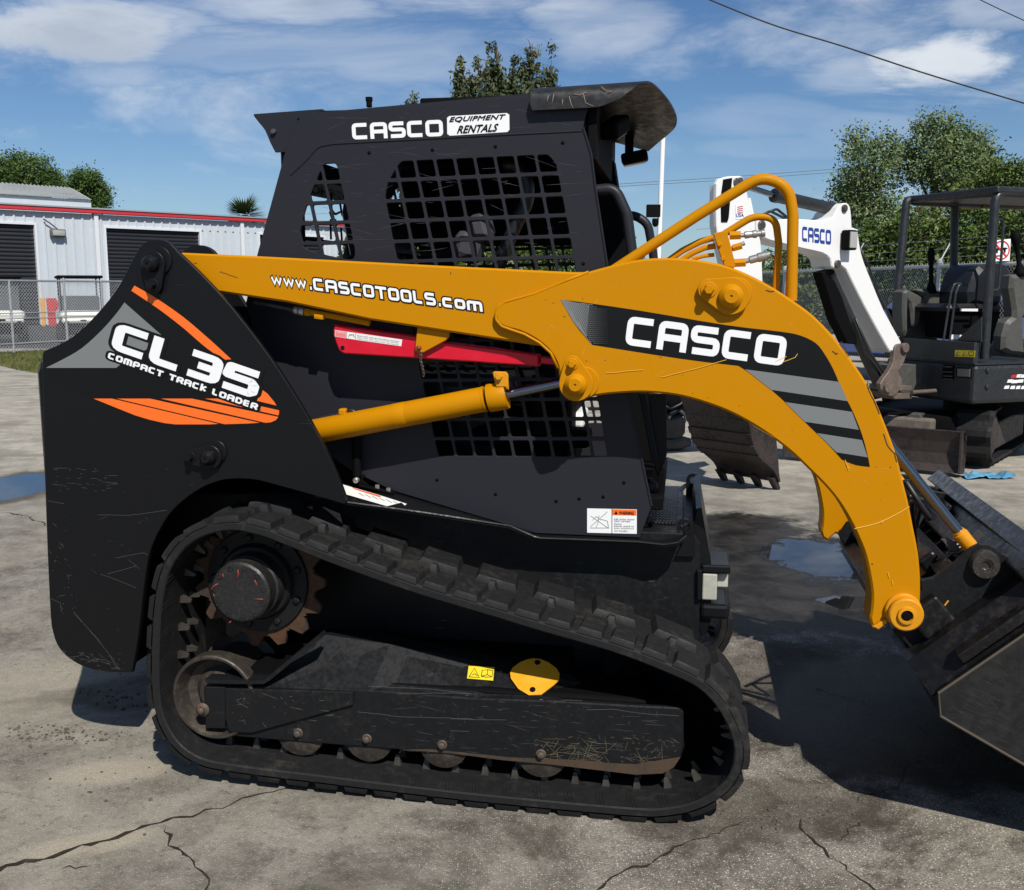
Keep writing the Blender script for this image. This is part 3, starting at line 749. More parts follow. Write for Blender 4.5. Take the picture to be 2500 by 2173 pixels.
# ---- lift cylinder
def cylinder(a, b, r, rod, rr, name='lift_cylinder'):
    d = (b-a).normalized(); mb = MB()
    lathe(mb, a, d, [(r*.9,0),(r,.006),(r,(b-a).length-.075),(r*1.02,(b-a).length-.074),(r*1.02,(b-a).length-.068),(r,(b-a).length-.067)], 36)
    L_ = (b-a).length
    lathe(mb, a, d, [(r,L_*.55),(r*1.015,L_*.553),(r*1.015,L_*.60),(r,L_*.603)], 36, caps=False)
    lathe(mb, a, d, [(r*1.10,L_-.058),(r*1.12,L_-.052),(r*1.12,L_-.004),(r*1.06,L_),(rr*1.2,L_),(rr*1.1,L_-.004)], 36)
    o = mb.build(name, YEL, LOAD)
    mb = MB(); cyl(mb, b-d*.02, rod, rr, 28); mb.build('piston_rod', CHROME, o)
    return o
wc = .235
ca, cbp = LD.P(640,1078,wc), LD.P(1238,964,wc)
lc = cylinder(ca, cbp, .0385, LD.P(1400,929,wc), .0170)
mb = MB()
plate(mb, LD, z3((1090,565),(1100,558),(1160,560),(1172,575),(1175,655),(1160,640),(1110,640)), .20, .012, .002)
disc(mb, LD, *z3((1125,584))[0], .20, .011, .014, hexa=True)
mb.build('clamp_bracket', YELW, lc)
mb = MB(); a_ = LD.P(*z3((300,775))[0], .235)
tube(mb, [LD.P(*z3((60,842))[0],.25), LD.P(*z3((180,805))[0],.25), LD.P(*z3((262,785))[0],.25), LD.P(*z3((300,770))[0],.245)], .008, 8, fil=.03)
tube(mb, [LD.P(*z3((318,768))[0],.245), LD.P(*z3((345,766))[0],.24), LD.P(*z3((368,778))[0],.24)], .009, 8, fil=.02)
mb.build('hose', HOSE, lc)
mb = MB(); box(mb, LD.P(*z3((300,772))[0],.235), LD.ex, LD.ey, Z_, .024, .03, .022, .005); mb.build('port_block', YEL, lc)
mirror(lc)

# ---- red arm-lock brace with its hanger and chain
mb = MB()
plate(mb, LD, z3((250,322,1),(258,313),(275,313),(690,372,1),(835,402,1),(1130,440,1),(1335,470,1),(1335,532,1),(1000,508,1),(690,488,1),(330,466),(298,460),(275,444),(247,366)), .205, .055, .004, smooth=2)
plate(mb, LD, z3((1340,478),(1415,488),(1425,497),(1426,518),(1415,523),(1345,516)), .215, .035, .003)
br = mb.build('arm_lock_brace', RED, LOAD)
mb = MB(); p = LD.P(*z3((296,432))[0], .2035)
lathe(mb, p, NL, [(.0065,0),(.0065,.0006)], 20, m=0)
decal(mb, LD, z3((256,338),(612,389),(607,424),(366,390),(255,372)), .2043, 1)
decal(mb, LD, z3((258,341),(314,348),(314,379),(257,370)), .2040, 2)
for (x, y) in ((322,352),):
    decal(mb, LD, z3((364,354),(366,354),(365,388),(363,388)), .2038, 0); decal(mb, LD, z3((317,347),(319,347),(318,381),(316,381)), .2038, 0)
for k in range(3):
    text_flat(mb, ['Never work under lift arms without lock fitted','Place lock over the rod of the cylinder','before you start work near the machine'][k], LD.P(*z3((374,370+9*k))[0], .2036), LD.P(*z3((595,402+9*k))[0], .2036)-LD.P(*z3((374,370+9*k))[0], .2036), LD.P(*z3((374,364+9*k))[0], .2036)-LD.P(*z3((374,370+9*k))[0], .2036), NL, 0)
text_flat(mb, 'WARNING', LD.P(*z3((266,352))[0], .2036), LD.P(*z3((308,358))[0], .2036)-LD.P(*z3((266,352))[0], .2036), Z_*.004, NL, 1)
tube(mb, [LD.P(*q_, .2034) for q_ in z3((328,372),(338,360),(345,366),(352,360),(358,376))], .0008, 5, m=0)
mb.build('warning_label', [BLKV, WHITED, mat('pale_red', (.72,.2,.2), .5)], br)
mb = MB()
plate(mb, LD, z3((692,322),(862,348),(857,378),(838,396),(724,458),(700,460),(682,450),(681,420)), .185, .012, .002)
hb = mb.build('brace_hanger', YEL, boom)
mb = MB(); disc(mb, LD, *z3((703,432))[0], .185, .007, .014, m=0); disc(mb, LD, *z3((703,432))[0], .171, .004, .01, m=1)
pts = z3((706,450),(712,475),(709,500),(716,525),(722,550),(726,575))
for k in range(14):
    t_ = k/13*(len(pts)-1); i = min(int(t_), len(pts)-2); x = pts[i][0]+(pts[i+1][0]-pts[i][0])*(t_-i); y = pts[i][1]+(pts[i+1][1]-pts[i][1])*(t_-i)
    c_ = LD.P(x, y, .178); ring = [c_+Z_*(.006*cos(a))+(LD.ex if k % 2 else LD.ey)*(.003*sin(a)) for a in [2*pi*j/8 for j in range(9)]]
    tube(mb, ring, .0011, 5, m=2)
mb.build('retaining_chain', [STEEL, RED, STEEL], hb)

# ---- hydraulic line under the arm
mb = MB(); tube(mb, [LD.P(*q_, .20) for q_ in z3((96,240),(230,262),(330,280),(405,294),(440,302))], .0095, 10, rs=None)
mb.add([], []); box(mb, LD.P(*z3((173,268))[0], .19), (LD.ex-Z_*.12).normalized(), LD.ey, Z_, .028, .02, .014, .002)
cyl(mb, LD.P(*z3((98,243))[0], .2), LD.P(*z3((126,246))[0], .2), .012, 6)
mb.build('hydraulic_pipe', YEL, boom)
mb = MB(); tube(mb, [LD.P(*q_, .20) for q_ in z3((-170,190),(-60,212),(0,224),(45,233))], .010, 10)
for a, b, r in ((40,60,.0125),(64,92,.0135)):
    cyl(mb, LD.P(*z3((a,232+(a-40)*.18))[0], .2), LD.P(*z3((b,232+(b-40)*.18))[0], .2), r, 8, m=1)
mb.build('hose', [HOSE, ZINC], boom)

# ---- yellow guard tubes and auxiliary couplers on the arm
gw = .19
mb = MB(); tube(mb, [LD.P(*z4((170,590))[0],gw), LD.P(*z4((560,335))[0],gw), LD.P(*z4((860,150))[0],gw), LD.P(*z4((985,200))[0],gw), LD.P(*z4((1005,330))[0],gw), LD.P(*z4((998,720))[0],gw)], .0155, 14, fil=.11)
mb.build('guard_rail', YEL, boom)
mb = MB(); tube(mb, [LD.P(*z4((690,415))[0],.24), LD.P(*z4((820,335))[0],.24), LD.P(*z4((925,340))[0],.24), LD.P(*z4((940,460))[0],.24), LD.P(*z4((925,680))[0],.24)], .0102, 12, fil=.07)
mb.build('guard_rail', YEL, boom)
mb = MB(); plate(mb, LD, z4((640,412),(700,398),(708,420),(742,555),(735,572),(690,560),(660,480)), .21, .02, .002)
for p_ in ((667,462),(684,528)): disc(mb, LD, *z4(p_)[0], .21, .0075, .012, hexa=True); 
for a, b, r in (((715,422),(765,420),.013),((735,548),(788,545),.013),((700,490),(728,482),.007),((728,480),(770,468),.011)):
    cyl(mb, LD.P(*z4(a)[0],.222), LD.P(*z4(b)[0],.222), r, 6 if r > .01 else 12)
cb_ = mb.build('coupler_block', YEL, boom)
mb = MB()
for (a, b, rs_) in (((765,422),(880,410),(.006,.010,.009,.011,.008,.010)),((788,540),(902,508),(.007,.011,.011,.013,.013,.010))):
    A_, B_ = LD.P(*z4(a)[0],.222), LD.P(*z4(b)[0],.222); L_ = (B_-A_).length; pr = []
    for k, r in enumerate(rs_): pr += [(r, L_*k/6), (r, L_*(k+.85)/6)]
    lathe(mb, A_, B_-A_, pr, 16, m=0)
tube(mb, [LD.P(*z4((770,462))[0],.222), LD.P(*z4((784,456))[0],.222)], .006, 8, m=0)
mb.build('quick_coupler', ZINC, cb_)
mb = MB()
for pts, r in ((((430,540),(500,490),(580,450),(640,432)),.0095),(((480,545),(540,505),(600,478),(650,470)),.0085),(((540,530),(600,515),(645,510)),.006)):
    tube(mb, [LD.P(*z4(q_)[0],.25) for q_ in pts], r, 10, fil=.05)
mb.build('hydraulic_pipe', YEL, boom)

# ---- cab: side panel with the cut-out mesh windows
CW = .33
c11, c81, c114 = LD.uz(1002,463.7,CW), LD.uz(1345.7,449.7,CW), LD.uz(1131.9,1094.6,CW)
cx_ = ((c81[0]-c11[0])/7, (c81[1]-c11[1])/7); cr_ = ((c114[0]-c11[0])/13, (c114[1]-c11[1])/13)
def clip(poly, win):
    """Sutherland-Hodgman, win counter-clockwise"""
    out = poly
    for i in range(len(win)):
        a = win[i-1]; b = win[i]; inp = out; out = []
        ins = lambda p: (b[0]-a[0])*(p[1]-a[1])-(b[1]-a[1])*(p[0]-a[0]) >= 0
        for j in range(len(inp)):
            p, q_ = inp[j-1], inp[j]
            if ins(p) != ins(q_):
                d1 = (b[0]-a[0])*(p[1]-a[1])-(b[1]-a[1])*(p[0]-a[0]); d2 = (b[0]-a[0])*(q_[1]-a[1])-(b[1]-a[1])*(q_[0]-a[0]); t_ = d1/(d1-d2)
                out.append((p[0]+(q_[0]-p[0])*t_, p[1]+(q_[1]-p[1])*t_))
            if ins(q_): out.append(q_)
        if not out: return []
    return out
def area(p): return .5*sum(p[i-1][0]*p[i][1]-p[i][0]*p[i-1][1] for i in range(len(p)))
def window_cells(win_px, c0, c1, r0, r1, org=c11, cx=cx_, cr=cr_):
    pts = sorted([LD.uz(x, y, CW) for x, y in catmull(win_px, 3)])
    def half(ps):
        h = []
        for p in ps:
            while len(h) > 1 and (h[-1][0]-h[-2][0])*(p[1]-h[-2][1])-(h[-1][1]-h[-2][1])*(p[0]-h[-2][0]) <= 1e-9: h.pop()
            h.append(p)
        return h
    win = half(pts)[:-1]+half(pts[::-1])[:-1]
    res = []; hx, hy = .425, .405
    for r in range(r0, r1+1):
        for c in range(c0, c1+1):
            ctr = (org[0]+cx[0]*(c-1)+cr[0]*(r-1), org[1]+cx[1]*(c-1)+cr[1]*(r-1))
            q_ = []
            for sx1, sy1 in ((-1,-1),(1,-1),(1,1),(-1,1)):
                for du, dv in (((-.09,0),(0,-.09)) if (sx1, sy1) in ((1,-1),) else ((0,-.09),(-.09,0)) if 0 else ((0,0),)):
                    q_.append((ctr[0]+cx[0]*hx*sx1+cr[0]*hy*-sy1, ctr[1]+cx[1]*hx*sx1+cr[1]*hy*-sy1))
            if area(q_) < 0: q_ = q_[::-1]
            k = clip(q_, win)
            if len(k) > 2 and area(k) > 1.2e-4:
                kk = fillet([Vector((a, b, 0)) for a, b in k], .006, 2, True)
                res.append([(p.x, p.y) for p in kk])
    return res
main_win = z2((650,555,1),(700,470),(745,448),(800,440),(1000,432),(1330,422),(1385,432),(1415,470),(1430,520))+z2((1500,900))+z3((1640,810),(1700,1010,1))+z3((1690,1045),(1650,1068),(1610,1112),(900,1105),(870,1088),(815,1020),(785,930))+[(1030,930),(990,760)]+z2((700,900),(655,700),(638,620))
holes = window_cells([(x, y) if len(p) == 2 else (x, y, 1) for p in main_win for x, y in [p[:2]]], -1, 9, 0, 14)
rear_win = z2((350,478,1),(365,466),(400,466),(418,482),(435,560),(470,720),(498,860),(492,900),(470,905),(420,898),(285,862),(250,815),(250,770),(280,650))
rc = LD.uz(*z2((393,505))[0], CW)
holes += window_cells(rear_win, -2, 3, 1, 6, org=rc, cx=(cx_[0]*.96, cx_[1]))
side_px = [(696,371,1),(709,337),(733,294),(757,279),(787,272.5),(1112,249),(1293,232),(1430,225,1),(1436,262,1),(1431,278),(1424,310,1),(1443,374),(1454,459),(1483,649),(1543,1009),(1591,1235,1),(1561.5,1313,1),(1308,1302,1),(958,1198,1),(860,1150,1),(700,1040,1),(645,900,1),(600,740,1),(627,624,1)]
mb = MB(); plate(mb, LD, side_px, CW, .012, .0015, holes=holes)
sidep = mb.build('cab_side_panel', CABP, LOAD)
# bolt holes, folded front edge, raised rim
mb = MB()
for l in (z2((565,418),(855,405),(1143,390),(1451,372),(1545,925)), z3((797,1132),(1107,1208),(1428,1245),(1677,1222),(1787,1147),(1550,1232))):
    for x, y in l: lathe(mb, LD.P(x, y, CW), NL, [(.0055,0),(.0055,.0012)], 16)
mb.build('bolt_hole', DARK, sidep)
mb = MB(); tube(mb, [LD.P(*q_, CW-.001) for q_ in z2((205,520),(290,440),(330,390),(400,377),(1000,345),(1540,318))], .0022, 6, fil=.05)
tube(mb, [LD.P(*q_, CW-.001) for q_ in [(1424,312),(1443,374),(1454,459),(1483,649),(1543,1009),(1591,1235)]], .0035, 6)
mb.build('panel_rim', CABP, sidep)
mb = MB(); O, XV, YV = quadframe(z2((489,358),(905,342),(484,284)), CW)
letters(mb, 'CASCO', O, XV, YV, NL, .235, {'C':.80,'A':.82,'S':.80,'O':.82}, .32, 0, lift=.001)
lab = z2((921,258),(932,250),(1195,236),(1206,244),(1207,312),(1197,323),(934,340),(922,332))
decal(mb, LD, lab, CW-.001, 0)
O, XV, YV = quadframe(z2((932,281),(1188,268),(934,256)), CW); text_flat(mb, 'EQUIPMENT', O, XV, YV, NL, 1, shear=.25, bold=.045, lift=.0022)
O, XV, YV = quadframe(z2((968,330),(1152,320),(973,296)), CW); text_flat(mb, 'RENTALS', O, XV, YV, NL, 1, shear=.25, bold=.045, lift=.0022)
mb.build('decal', [WHITE, BLKV], sidep)
mb = MB()
decal(mb, LD, z3((1592,1283),(1855,1289),(1855,1418),(1592,1412)), CW-.001, 0)
decal(mb, LD, z3((1726,1288),(1853,1291),(1853,1321),(1726,1318)), CW-.0018, 1)
decal(mb, LD, z3((1722,1285),(1725,1285),(1725,1416),(1722,1416)), CW-.0018, 2)
def lt(s_, x0, y0, x1, y1, h, m=2, bold=0.):
    a = LD.P(*z3((x0,y0))[0], CW); b = LD.P(*z3((x1,y1))[0], CW); c = LD.P(*z3((x0,y0-h))[0], CW); text_flat(mb, s_, a, b-a, c-a, NL, m, lift=.003, bold=bold)
lt('WARNING', 1762,1314,1840,1316, 17, bold=.02)
for k, (s_, xe) in enumerate((('Lift arms move',1842),('near canopy',1822),('frame.',1778),('Never stand or',1842),('lean anywhere',1840),('on loader.',1812))):
    lt(s_, 1737,1342+12.3*k,xe,1344+12.3*k, 8)
decal(mb, LD, z3((1735,1314),(1745,1296),(1755,1314)), CW-.003, 2)
for a, b in (((1610,1380),(1700,1300)),((1612,1322),(1706,1388)),((1608,1386),(1708,1386)),((1668,1340),(1700,1350)),((1700,1350),(1706,1385)),((1640,1325),(1668,1345)),((1640,1325),(1622,1345)),((1655,1320),(1650,1360)),((1650,1360),(1640,1384))):
    tube(mb, [LD.P(*z3(a)[0], CW-.0018), LD.P(*z3(b)[0], CW-.0018)], .0009, 5, m=3)
mb.build('warning_label', [WHITE, ORGV, BLKV, mat('label_ink_grey', (.3,.3,.3), .6)], sidep)
farp = mirror(sidep)
for ch in [x for x in list(COL.objects) if x.parent == farp]: bpy.data.objects.remove(ch)
# name band on the rear window glass, seen from its back
mb = MB(); pU = LD.pt(.30, 0, 0)
def fz(x, y, d=0): return on_plane(*z2((x, y))[0], pU+LD.ex*d, LD.ex)
q4 = [fz(285,545), fz(470,575), fz(470,648), fz(285,612)]
mb.add(q4, [[0,1,2,3]], 0)
a_, b_, c_ = fz(300,604,.002), fz(520,652,.002), fz(300,562,.002)
text_flat(mb, 'OKEECHO', a_, b_-a_, c_-a_, LD.ex, 1, lift=.001, mirror=True, bold=.01)
mb.build('window_sticker', [mat('sticker_pale', (.42,.44,.45), .5), BLKV], LOAD)
mb = MB(); 
for pts in (((392,600),(392,680),(410,700),(430,690)),((430,640),(440,700),(470,740),(468,800)),((388,740),(390,815)),((436,760),(440,820)),((385,690),(400,735),(425,740))):
    tube(mb, [fz(x, y, .03) for x, y in pts], .004, 6, fil=.02)
lathe(mb, fz(400,735,.03), LD.ex, [(.010,-.01),(.014,0),(.010,.01)], 12)
mb.build('window_latch', DARK, LOAD)

# ---- cab shell
ut, zt = LD.uz(1300,232,CW); ur, zr = LD.uz(760,280,CW)
mb = MB()
def skin(pts, w0, w1, t=.008, m=0):
    A = [LD.pt(u, w0, z) for u, z in pts]; B = [LD.pt(u, w1, z) for u, z in pts]; loft(mb, A, B, m, False, t)
skin([(ur-.03,zr-.03),(ur+.02,zr-.002),(ut,zt-.002),(ut+.13,zt+.004)], CW+.002, WID-CW-.002, .008)
mb.build('cab_roof', CABP, LOAD)
mb = MB(); uB, zB_ = LD.uz(640,600,CW)
fbox(mb, LD, .27, .285, CW+.02, CW+.18, 1.1, 1.92, .003); fbox(mb, LD, .27, .285, WID-CW-.18, WID-CW-.02, 1.1, 1.92, .003)
fbox(mb, LD, .27, .285, CW+.02, WID-CW-.02, 1.84, 1.93, .003)
for k in range(2): fbox(mb, LD, .272, .28, CW+.18, WID-CW-.18, 1.44+.22*k, 1.45+.22*k, .002)
mb.build('rear_window_frame', DARK, LOAD)
# front posts
mb = MB()
for w0, w1 in ((CW+.012, CW+.05), (WID-CW-.14, WID-CW-.005)):
    e_ = .03 if w0 > .6 else -.004
    pts = [(1.18,1.96),(1.235+e_,1.96),(1.295+e_,1.6),(1.349+e_,1.3),(1.443+e_,.86),(1.38,.86),(1.29,1.3),(1.23,1.6)]
    plate_uz(mb, LD, [pts], w0, w1-w0, .004)
mb.build('front_post', DARK, LOAD)
# inner headliner + lights + visor
mb = MB()
fbox(mb, LD, .40, 1.24, CW+.03, WID-CW-.03, zt-.10, zt-.02, .01)
a = LD.P(*z5((285,470))[0], CW+.02); b = LD.P(*z5((545,775))[0], WID-CW-.06)
fbox(mb, LD, 1.235, 1.262, CW+.01, WID-CW-.01, zt-.19, zt-.02, .004)
mb.build('headliner', DARK, LOAD)
rim = [(z5((300,300)),CW-.022),(z5((400,290)),CW-.022),(z5((500,255)),CW-.022),(z5((600,205)),CW-.022),(z5((700,140)),CW-.018),(z5((775,92)),CW-.006),(z5((828,79)),CW+.03),(z5((880,100)),CW+.09),(z5((950,165)),CW+.19),(z5((1035,275)),CW+.315),(z5((1083,390)),CW+.44),(z5((1070,470)),CW+.53),(z5((1000,540)),CW+.63),(z5((920,605)),CW+.71),(z5((835,680)),CW+.78)]
A = [LD.P(*p[0], ww) for p, ww in rim]
def smooth3(pts, n=4, sharp=()):
    out = []; N = len(pts)
    for i in range(N-1):
        p1, p2 = pts[i], pts[i+1]; p0 = pts[i-1] if i else p1; p3 = pts[i+2] if i+2 < N else p2
        for k in range(n):
            t_ = k/n; out.append(.5*((2*p1)+(-p0+p2)*t_+(2*p0-5*p1+4*p2-p3)*t_*t_+(-p0+3*p1-3*p2+p3)*t_**3))
    return out+[pts[-1]]
back = [(1300,270,CW-.022),(1297,262,CW-.022),(1294,250,CW-.022),(1295,240,CW-.022),(1297,232,CW-.018),(1300,227,CW-.006)]
B = [LD.P(x, y, ww) for x, y, ww in back]
ub, zb = LD.uz(1300,226,CW)
for (p, ww) in rim[6:]: B.append(LD.pt(ub, ww, zb+.012))
mb = MB()
def dense(a_):
    return fillet(a_, .02, 2)
loft(mb, smooth3(A), smooth3(B), 0, True, .005)
vis = mb.build('sun_visor', [mat('visor_steel', (.012,.0118,.0118), .40, bump=.03, col2=(.017,.0155,.014), vscale=5, scratch=.7, scol=(.2,.16,.12))], LOAD)
# curved scrape marks on the visor flap
mb = MB()
for l in (((1480,160),(1490,200),(1500,215)),((1495,150),(1530,155),(1560,140)),((1545,150),(1555,190),(1590,205)),((1385,155),(1378,190)),((1410,150),(1400,200)),((1450,175),(1448,205)),((1625,115),(1650,135)),((1655,145),(1675,135))):
    tube(mb, [LD.P(*z2(q_)[0], CW-.0275) for q_ in l], .0012, 5)
mb.build('scrape_mark', mat('scraped_paint', (.22,.17,.13), .7), vis)
mb = MB(); c_ = LD.P(*z5((545,470))[0], CW+.22); dv = (LD.P(*z5((620,410))[0], CW+.30)-LD.P(*z5((470,510))[0], CW+.14)).normalized()
nn = dv.cross(Z_).normalized(); uu = nn.cross(dv)
box(mb, c_, dv, nn, uu, .14, .06, .055, .012, 0); box(mb, c_-uu*.022+nn*.0, dv, nn, uu, .09, .045, .018, .004, 1)
mb.build('work_lamp', [DARK, AMBER], LOAD)
mb = MB(); c_ = LD.P(*z5((715,735))[0], WID-CW-.12); d2 = (LD.ey*-.35+LD.ex).normalized()
box(mb, c_, (LD.ex+Z_*.18).normalized(), LD.ey, (Z_-LD.ex*.18).normalized(), .095, .07, .040, .010, 0); box(mb, c_-Z_*.019, (LD.ex+Z_*.18).normalized(), LD.ey, (Z_-LD.ex*.18).normalized(), .08, .05, .010, .003, 1); box(mb, c_+Z_*.05-LD.ex*.02, LD.ex, LD.ey, Z_, .03, .03, .09, .004, 0)
mb.build('work_lamp', [DARK, mat('amber_lens_dim', (.12,.07,.035), .2)], LOAD)
mb = MB(); tube(mb, [LD.P(*q_, ww) for q_, ww in ((z5((275,462))[0], CW+.02),(z5((400,620))[0], CW+.40),(z5((530,775))[0], WID-CW-.1))], .006, 8)
A_ = [LD.P(*z5(q_)[0], ww) for q_, ww in (((275,462),CW+.02),((530,775),WID-CW-.1))]
mb.add([A_[0], A_[1], A_[1]+Z_*.11-LD.ex*.0, A_[0]+Z_*.09], [[0,1,2,3]])
hd = mb.build('front_header', CABP, LOAD)
# rear spoiler plate
mb = MB(); plate(mb, LD, z2((37,250,1),(350,227,1),(305,248),(258,290),(225,340),(195,415,1),(135,416,1),(112,372),(88,315),(60,280)), CW+.014, .008, .001, smooth=2)
disc(mb, LD, *z2((130,322))[0], CW+.014, .009, .012, hexa=True, m=1); disc(mb, LD, *z2((240,264))[0], CW+.014, .005, .001, m=2)
A = [LD.P(*q_, CW+.02) for q_ in z2((37,250),(200,238),(350,227))]; B = [p_+LD.ey*(WID-2*CW-.04) for p_ in A]; loft(mb, A, B, 0, False, .006)
mb.build('rear_spoiler', [CABP, STEEL, DARK], LOAD)
mb = MB(); p = LD.P(*z2((565,210))[0], CW+.06); cyl(mb, p, p+Z_*.022, .009, 16, cham=.002); cyl(mb, p+Z_*.018, p+Z_*.03, .011, 12)
mb.build('antenna_mount', DARK, LOAD)
mb = MB(); fbox(mb, LD, .70, 1.02, CW+.10, WID-CW-.1, zt-.01, zt+.02, .006); mb.build('roof_hatch', DARK, LOAD)

# ---- grab bars at the front of the cab
mb = MB(); tube(mb, [LD.P(*z2((1595,590))[0],CW+.03), LD.P(*z2((1690,580))[0],CW+.03), LD.P(*z2((1745,700))[0],CW+.03), LD.P(*z2((1775,930))[0],CW+.03)], .0165, 14, fil=.08)
o = mb.build('grab_bar', CABP, LOAD)
mb = MB(); gwf = WID-CW-.05
tube(mb, [LD.P(*z5((590,1240))[0],gwf), LD.P(*z5((720,1240))[0],gwf), LD.P(*z5((830,1310))[0],gwf), LD.P(*z5((875,1560))[0],gwf), LD.P(*z5((890,1700))[0],gwf)], .0165, 14, fil=.08)
mb.build('grab_bar', CABP, LOAD)

# ---- interior: floor, seat, restraint bar, levers
mb = MB(); fbox(mb, LD, .35, 1.48, CW+.02, WID-CW-.02, .82, .86, .004)
fbox(mb, LD, .32, .55, CW+.05, WID-CW-.05, .86, 1.15, .02)
fbox(mb, LD, .45, 1.22, WID-CW-.07, WID-CW-.02, 1.66, 1.95, .01)
fbox(mb, LD, .56, 1.14, WID-CW-.10, WID-CW-.02, .86, 1.42, .02)
fbox(mb, LD, .56, 1.16, .62, WID-CW-.08, .86, 1.24, .03)
fbox(mb, LD, .40, .62, .48, 1.05, 1.1, 1.62, .05)
mb.build('cab_floor', DARK, LOAD)
mb = MB(); fbox(mb, LD, .52, .98, .50, .98, 1.12, 1.22, .04, 0)
box(mb, LD.pt(.50, .74, 1.50), (LD.ex+Z_*.18).normalized(), LD.ey, (Z_-LD.ex*.18).normalized(), .12, .46, .62, .05, 0)
fbox(mb, LD, .60, .92, .62, 1.03, .86, 1.12, .02, 0)
seat = mb.build('operator_seat', SEATB, LOAD)
mb = MB()
for pts in ((((950,860),(1000,760),(1060,740),(1140,760),(1110,830)),.055),):
    pass
tube(mb, [LD.P(*z2(q_)[0], .50) for q_ in ((1180,480),(1230,470),(1290,540),(1290,640),(1230,760),(1180,880),(1150,960))], .022, 12, fil=.08)
tube(mb, [LD.P(*z2(q_)[0], .96) for q_ in ((1180,480),(1230,470),(1290,540),(1290,640),(1230,760),(1180,880),(1150,960))], .022, 12, fil=.08)
mb.build('restraint_bar', SEATB, LOAD)
mb = MB()
box(mb, LD.P(*z2((1075,770))[0], .47), (LD.ex+Z_*.25).normalized(), LD.ey, (Z_-LD.ex*.25).normalized(), .085, .08, .10, .03)
box(mb, LD.P(*z2((1020,850))[0], .47), (LD.ex+Z_*-.35).normalized(), LD.ey, (Z_+LD.ex*.35).normalized(), .10, .08, .10, .03)
mb.build('arm_cushion', SEATG, LOAD)
mb = MB()
for x, y in ((1330,790),(1100,830)):
    b_ = LD.P(*z3((x, y+110))[0], .50); t_ = LD.P(*z3((x, y-70))[0], .50)
    lathe(mb, b_, t_-b_, [(.045,0),(.05,.02),(.03,.06),(.026,.10),(.022,.13),(.026,.17),(.018,.20)], 18)
mb.build('joystick', DARK, LOAD)
mb = MB(); box(mb, LD.P(*z3((1300,900))[0], .60), LD.ex, LD.ey, Z_, .40, .12, .06, .015); mb.build('arm_console', DARK, LOAD)
mb = MB(); box(mb, LD.P(*z3((1480,800))[0], .9), LD.ex, LD.ey, Z_, .15, .2, .06, .015); mb.build('foot_panel', WHITED, LOAD)

# ---- fender, deck and chassis
fo = [(845,1226,.16),(995,1246,.19),(1091,1260,.22),(1244,1284,.28),(1303,1310,.31),(1320,1314,.31),(1430,1318,.31),(1557,1323,.31),(1620,1330,.30),(1655,1325,.30),(1677,1308,.31)]
fi = [(831,1180),(958,1199),(1091,1238),(1250,1284),(1303,1300),(1320,1302),(1430,1306),(1560,1312),(1610,1300),(1640,1292),(1662,1284)]
A = [LD.P(x, y, ww) for x, y, ww in fo]; B = [LD.P(x, y, CW+.012 if i < 8 else .44) for i, (x, y) in enumerate(fi)]
mb = MB(); loft(mb, A, B, 0, False, -.008)
A2 = [p_ for p_ in A]; tube(mb, A2, .004, 6, m=1)
fen = mb.build('track_fender', [BLACKP, WORNP], LOAD)
a, b, c = A[0], A[2], B[1]; nf = (b-a).cross(c-a).normalized(); nf = nf if nf.z > 0 else -nf
def onf(x, y, lift=.002): return on_plane(x, y, a+nf*lift, nf)
mb = MB(); q4 = [onf(*p_) for p_ in zD((918,1568),(1240,1662),(1443,1727),(1390,1775),(955,1650))]
mb.add(q4, [[4,3,2,1,0]], 0)
mb.add([onf(*p_, .003) for p_ in zD((1010,1597),(1240,1664),(1228,1673),(1040,1614))], [[3,2,1,0]], 1)
for k in range(6):
    p0_ = onf(*zD((1060+55*k,1640+13*k))[0], .003); p1_ = onf(*zD((1105+55*k,1665+13*k))[0], .003); tube(mb, [p0_, p1_], .0006, 5, m=2)
mb.build('warning_label', [WHITED, ORGV, STEEL], fen)
mirror(fen)
# gas strut and its foot behind the tower
mb = MB(); tube(mb, [LD.P(*zD((1042,1200))[0], .30), LD.P(*zD((1050,1500))[0], .30)], .0145, 12)
lathe(mb, LD.P(*zD((1047,1535))[0], .292), NL, [(.009,0),(.009,.014),(.005,.018)], 16, m=1)
plate(mb, LD, zD((1000,1480),(1060,1560),(1140,1580),(1090,1540),(1110,1500)), .312, .008, .001)
for x, y in ((1210,1590),(1298,1615)): 
    p_ = LD.P(*zD((x,y+15))[0], .31); cyl(mb, p_, p_+Z_*.012, .0075, 6, m=1)
plate(mb, LD, zD((1060,1572),(1340,1640),(1325,1655),(1060,1590)), .30, .02, .001)
mb.build('prop_strut', [DARK, ZINC], LOAD)

DU, DZ = LD.uz(1660,1290,.40)
mb = MB(); fbox(mb, LD, 1.35, DU+.01, CW+.02, WID-CW-.02, DZ-.03, DZ-.004, .003)
fbox(mb, LD, 1.40, DU-.012, .46, WID-.40, DZ-.004, DZ+.003, .002, 1)
TR = mat('tread_plate', (.018,.019,.025), .38, spec=.5)
nt = NT(TR.node_tree); wv = nt.new('ShaderNodeTexWave', wave_type='BANDS', bands_direction='X', wave_profile='SIN'); c0 = nt.new('ShaderNodeTexCoord')
sx_ = nt.new('ShaderNodeSeparateXYZ'); nt.link(c0.outputs['Object'], sx_.inputs[0])
zig = nt.math('ABSOLUTE', nt.math('SUBTRACT', nt.math('FRACT', nt.math('MULTIPLY', sx_.outputs[1], 28.)), .5))
hh = nt.math('SINE', nt.math('MULTIPLY', nt.math('ADD', sx_.outputs[0], nt.math('MULTIPLY', zig, .018)), 560.))
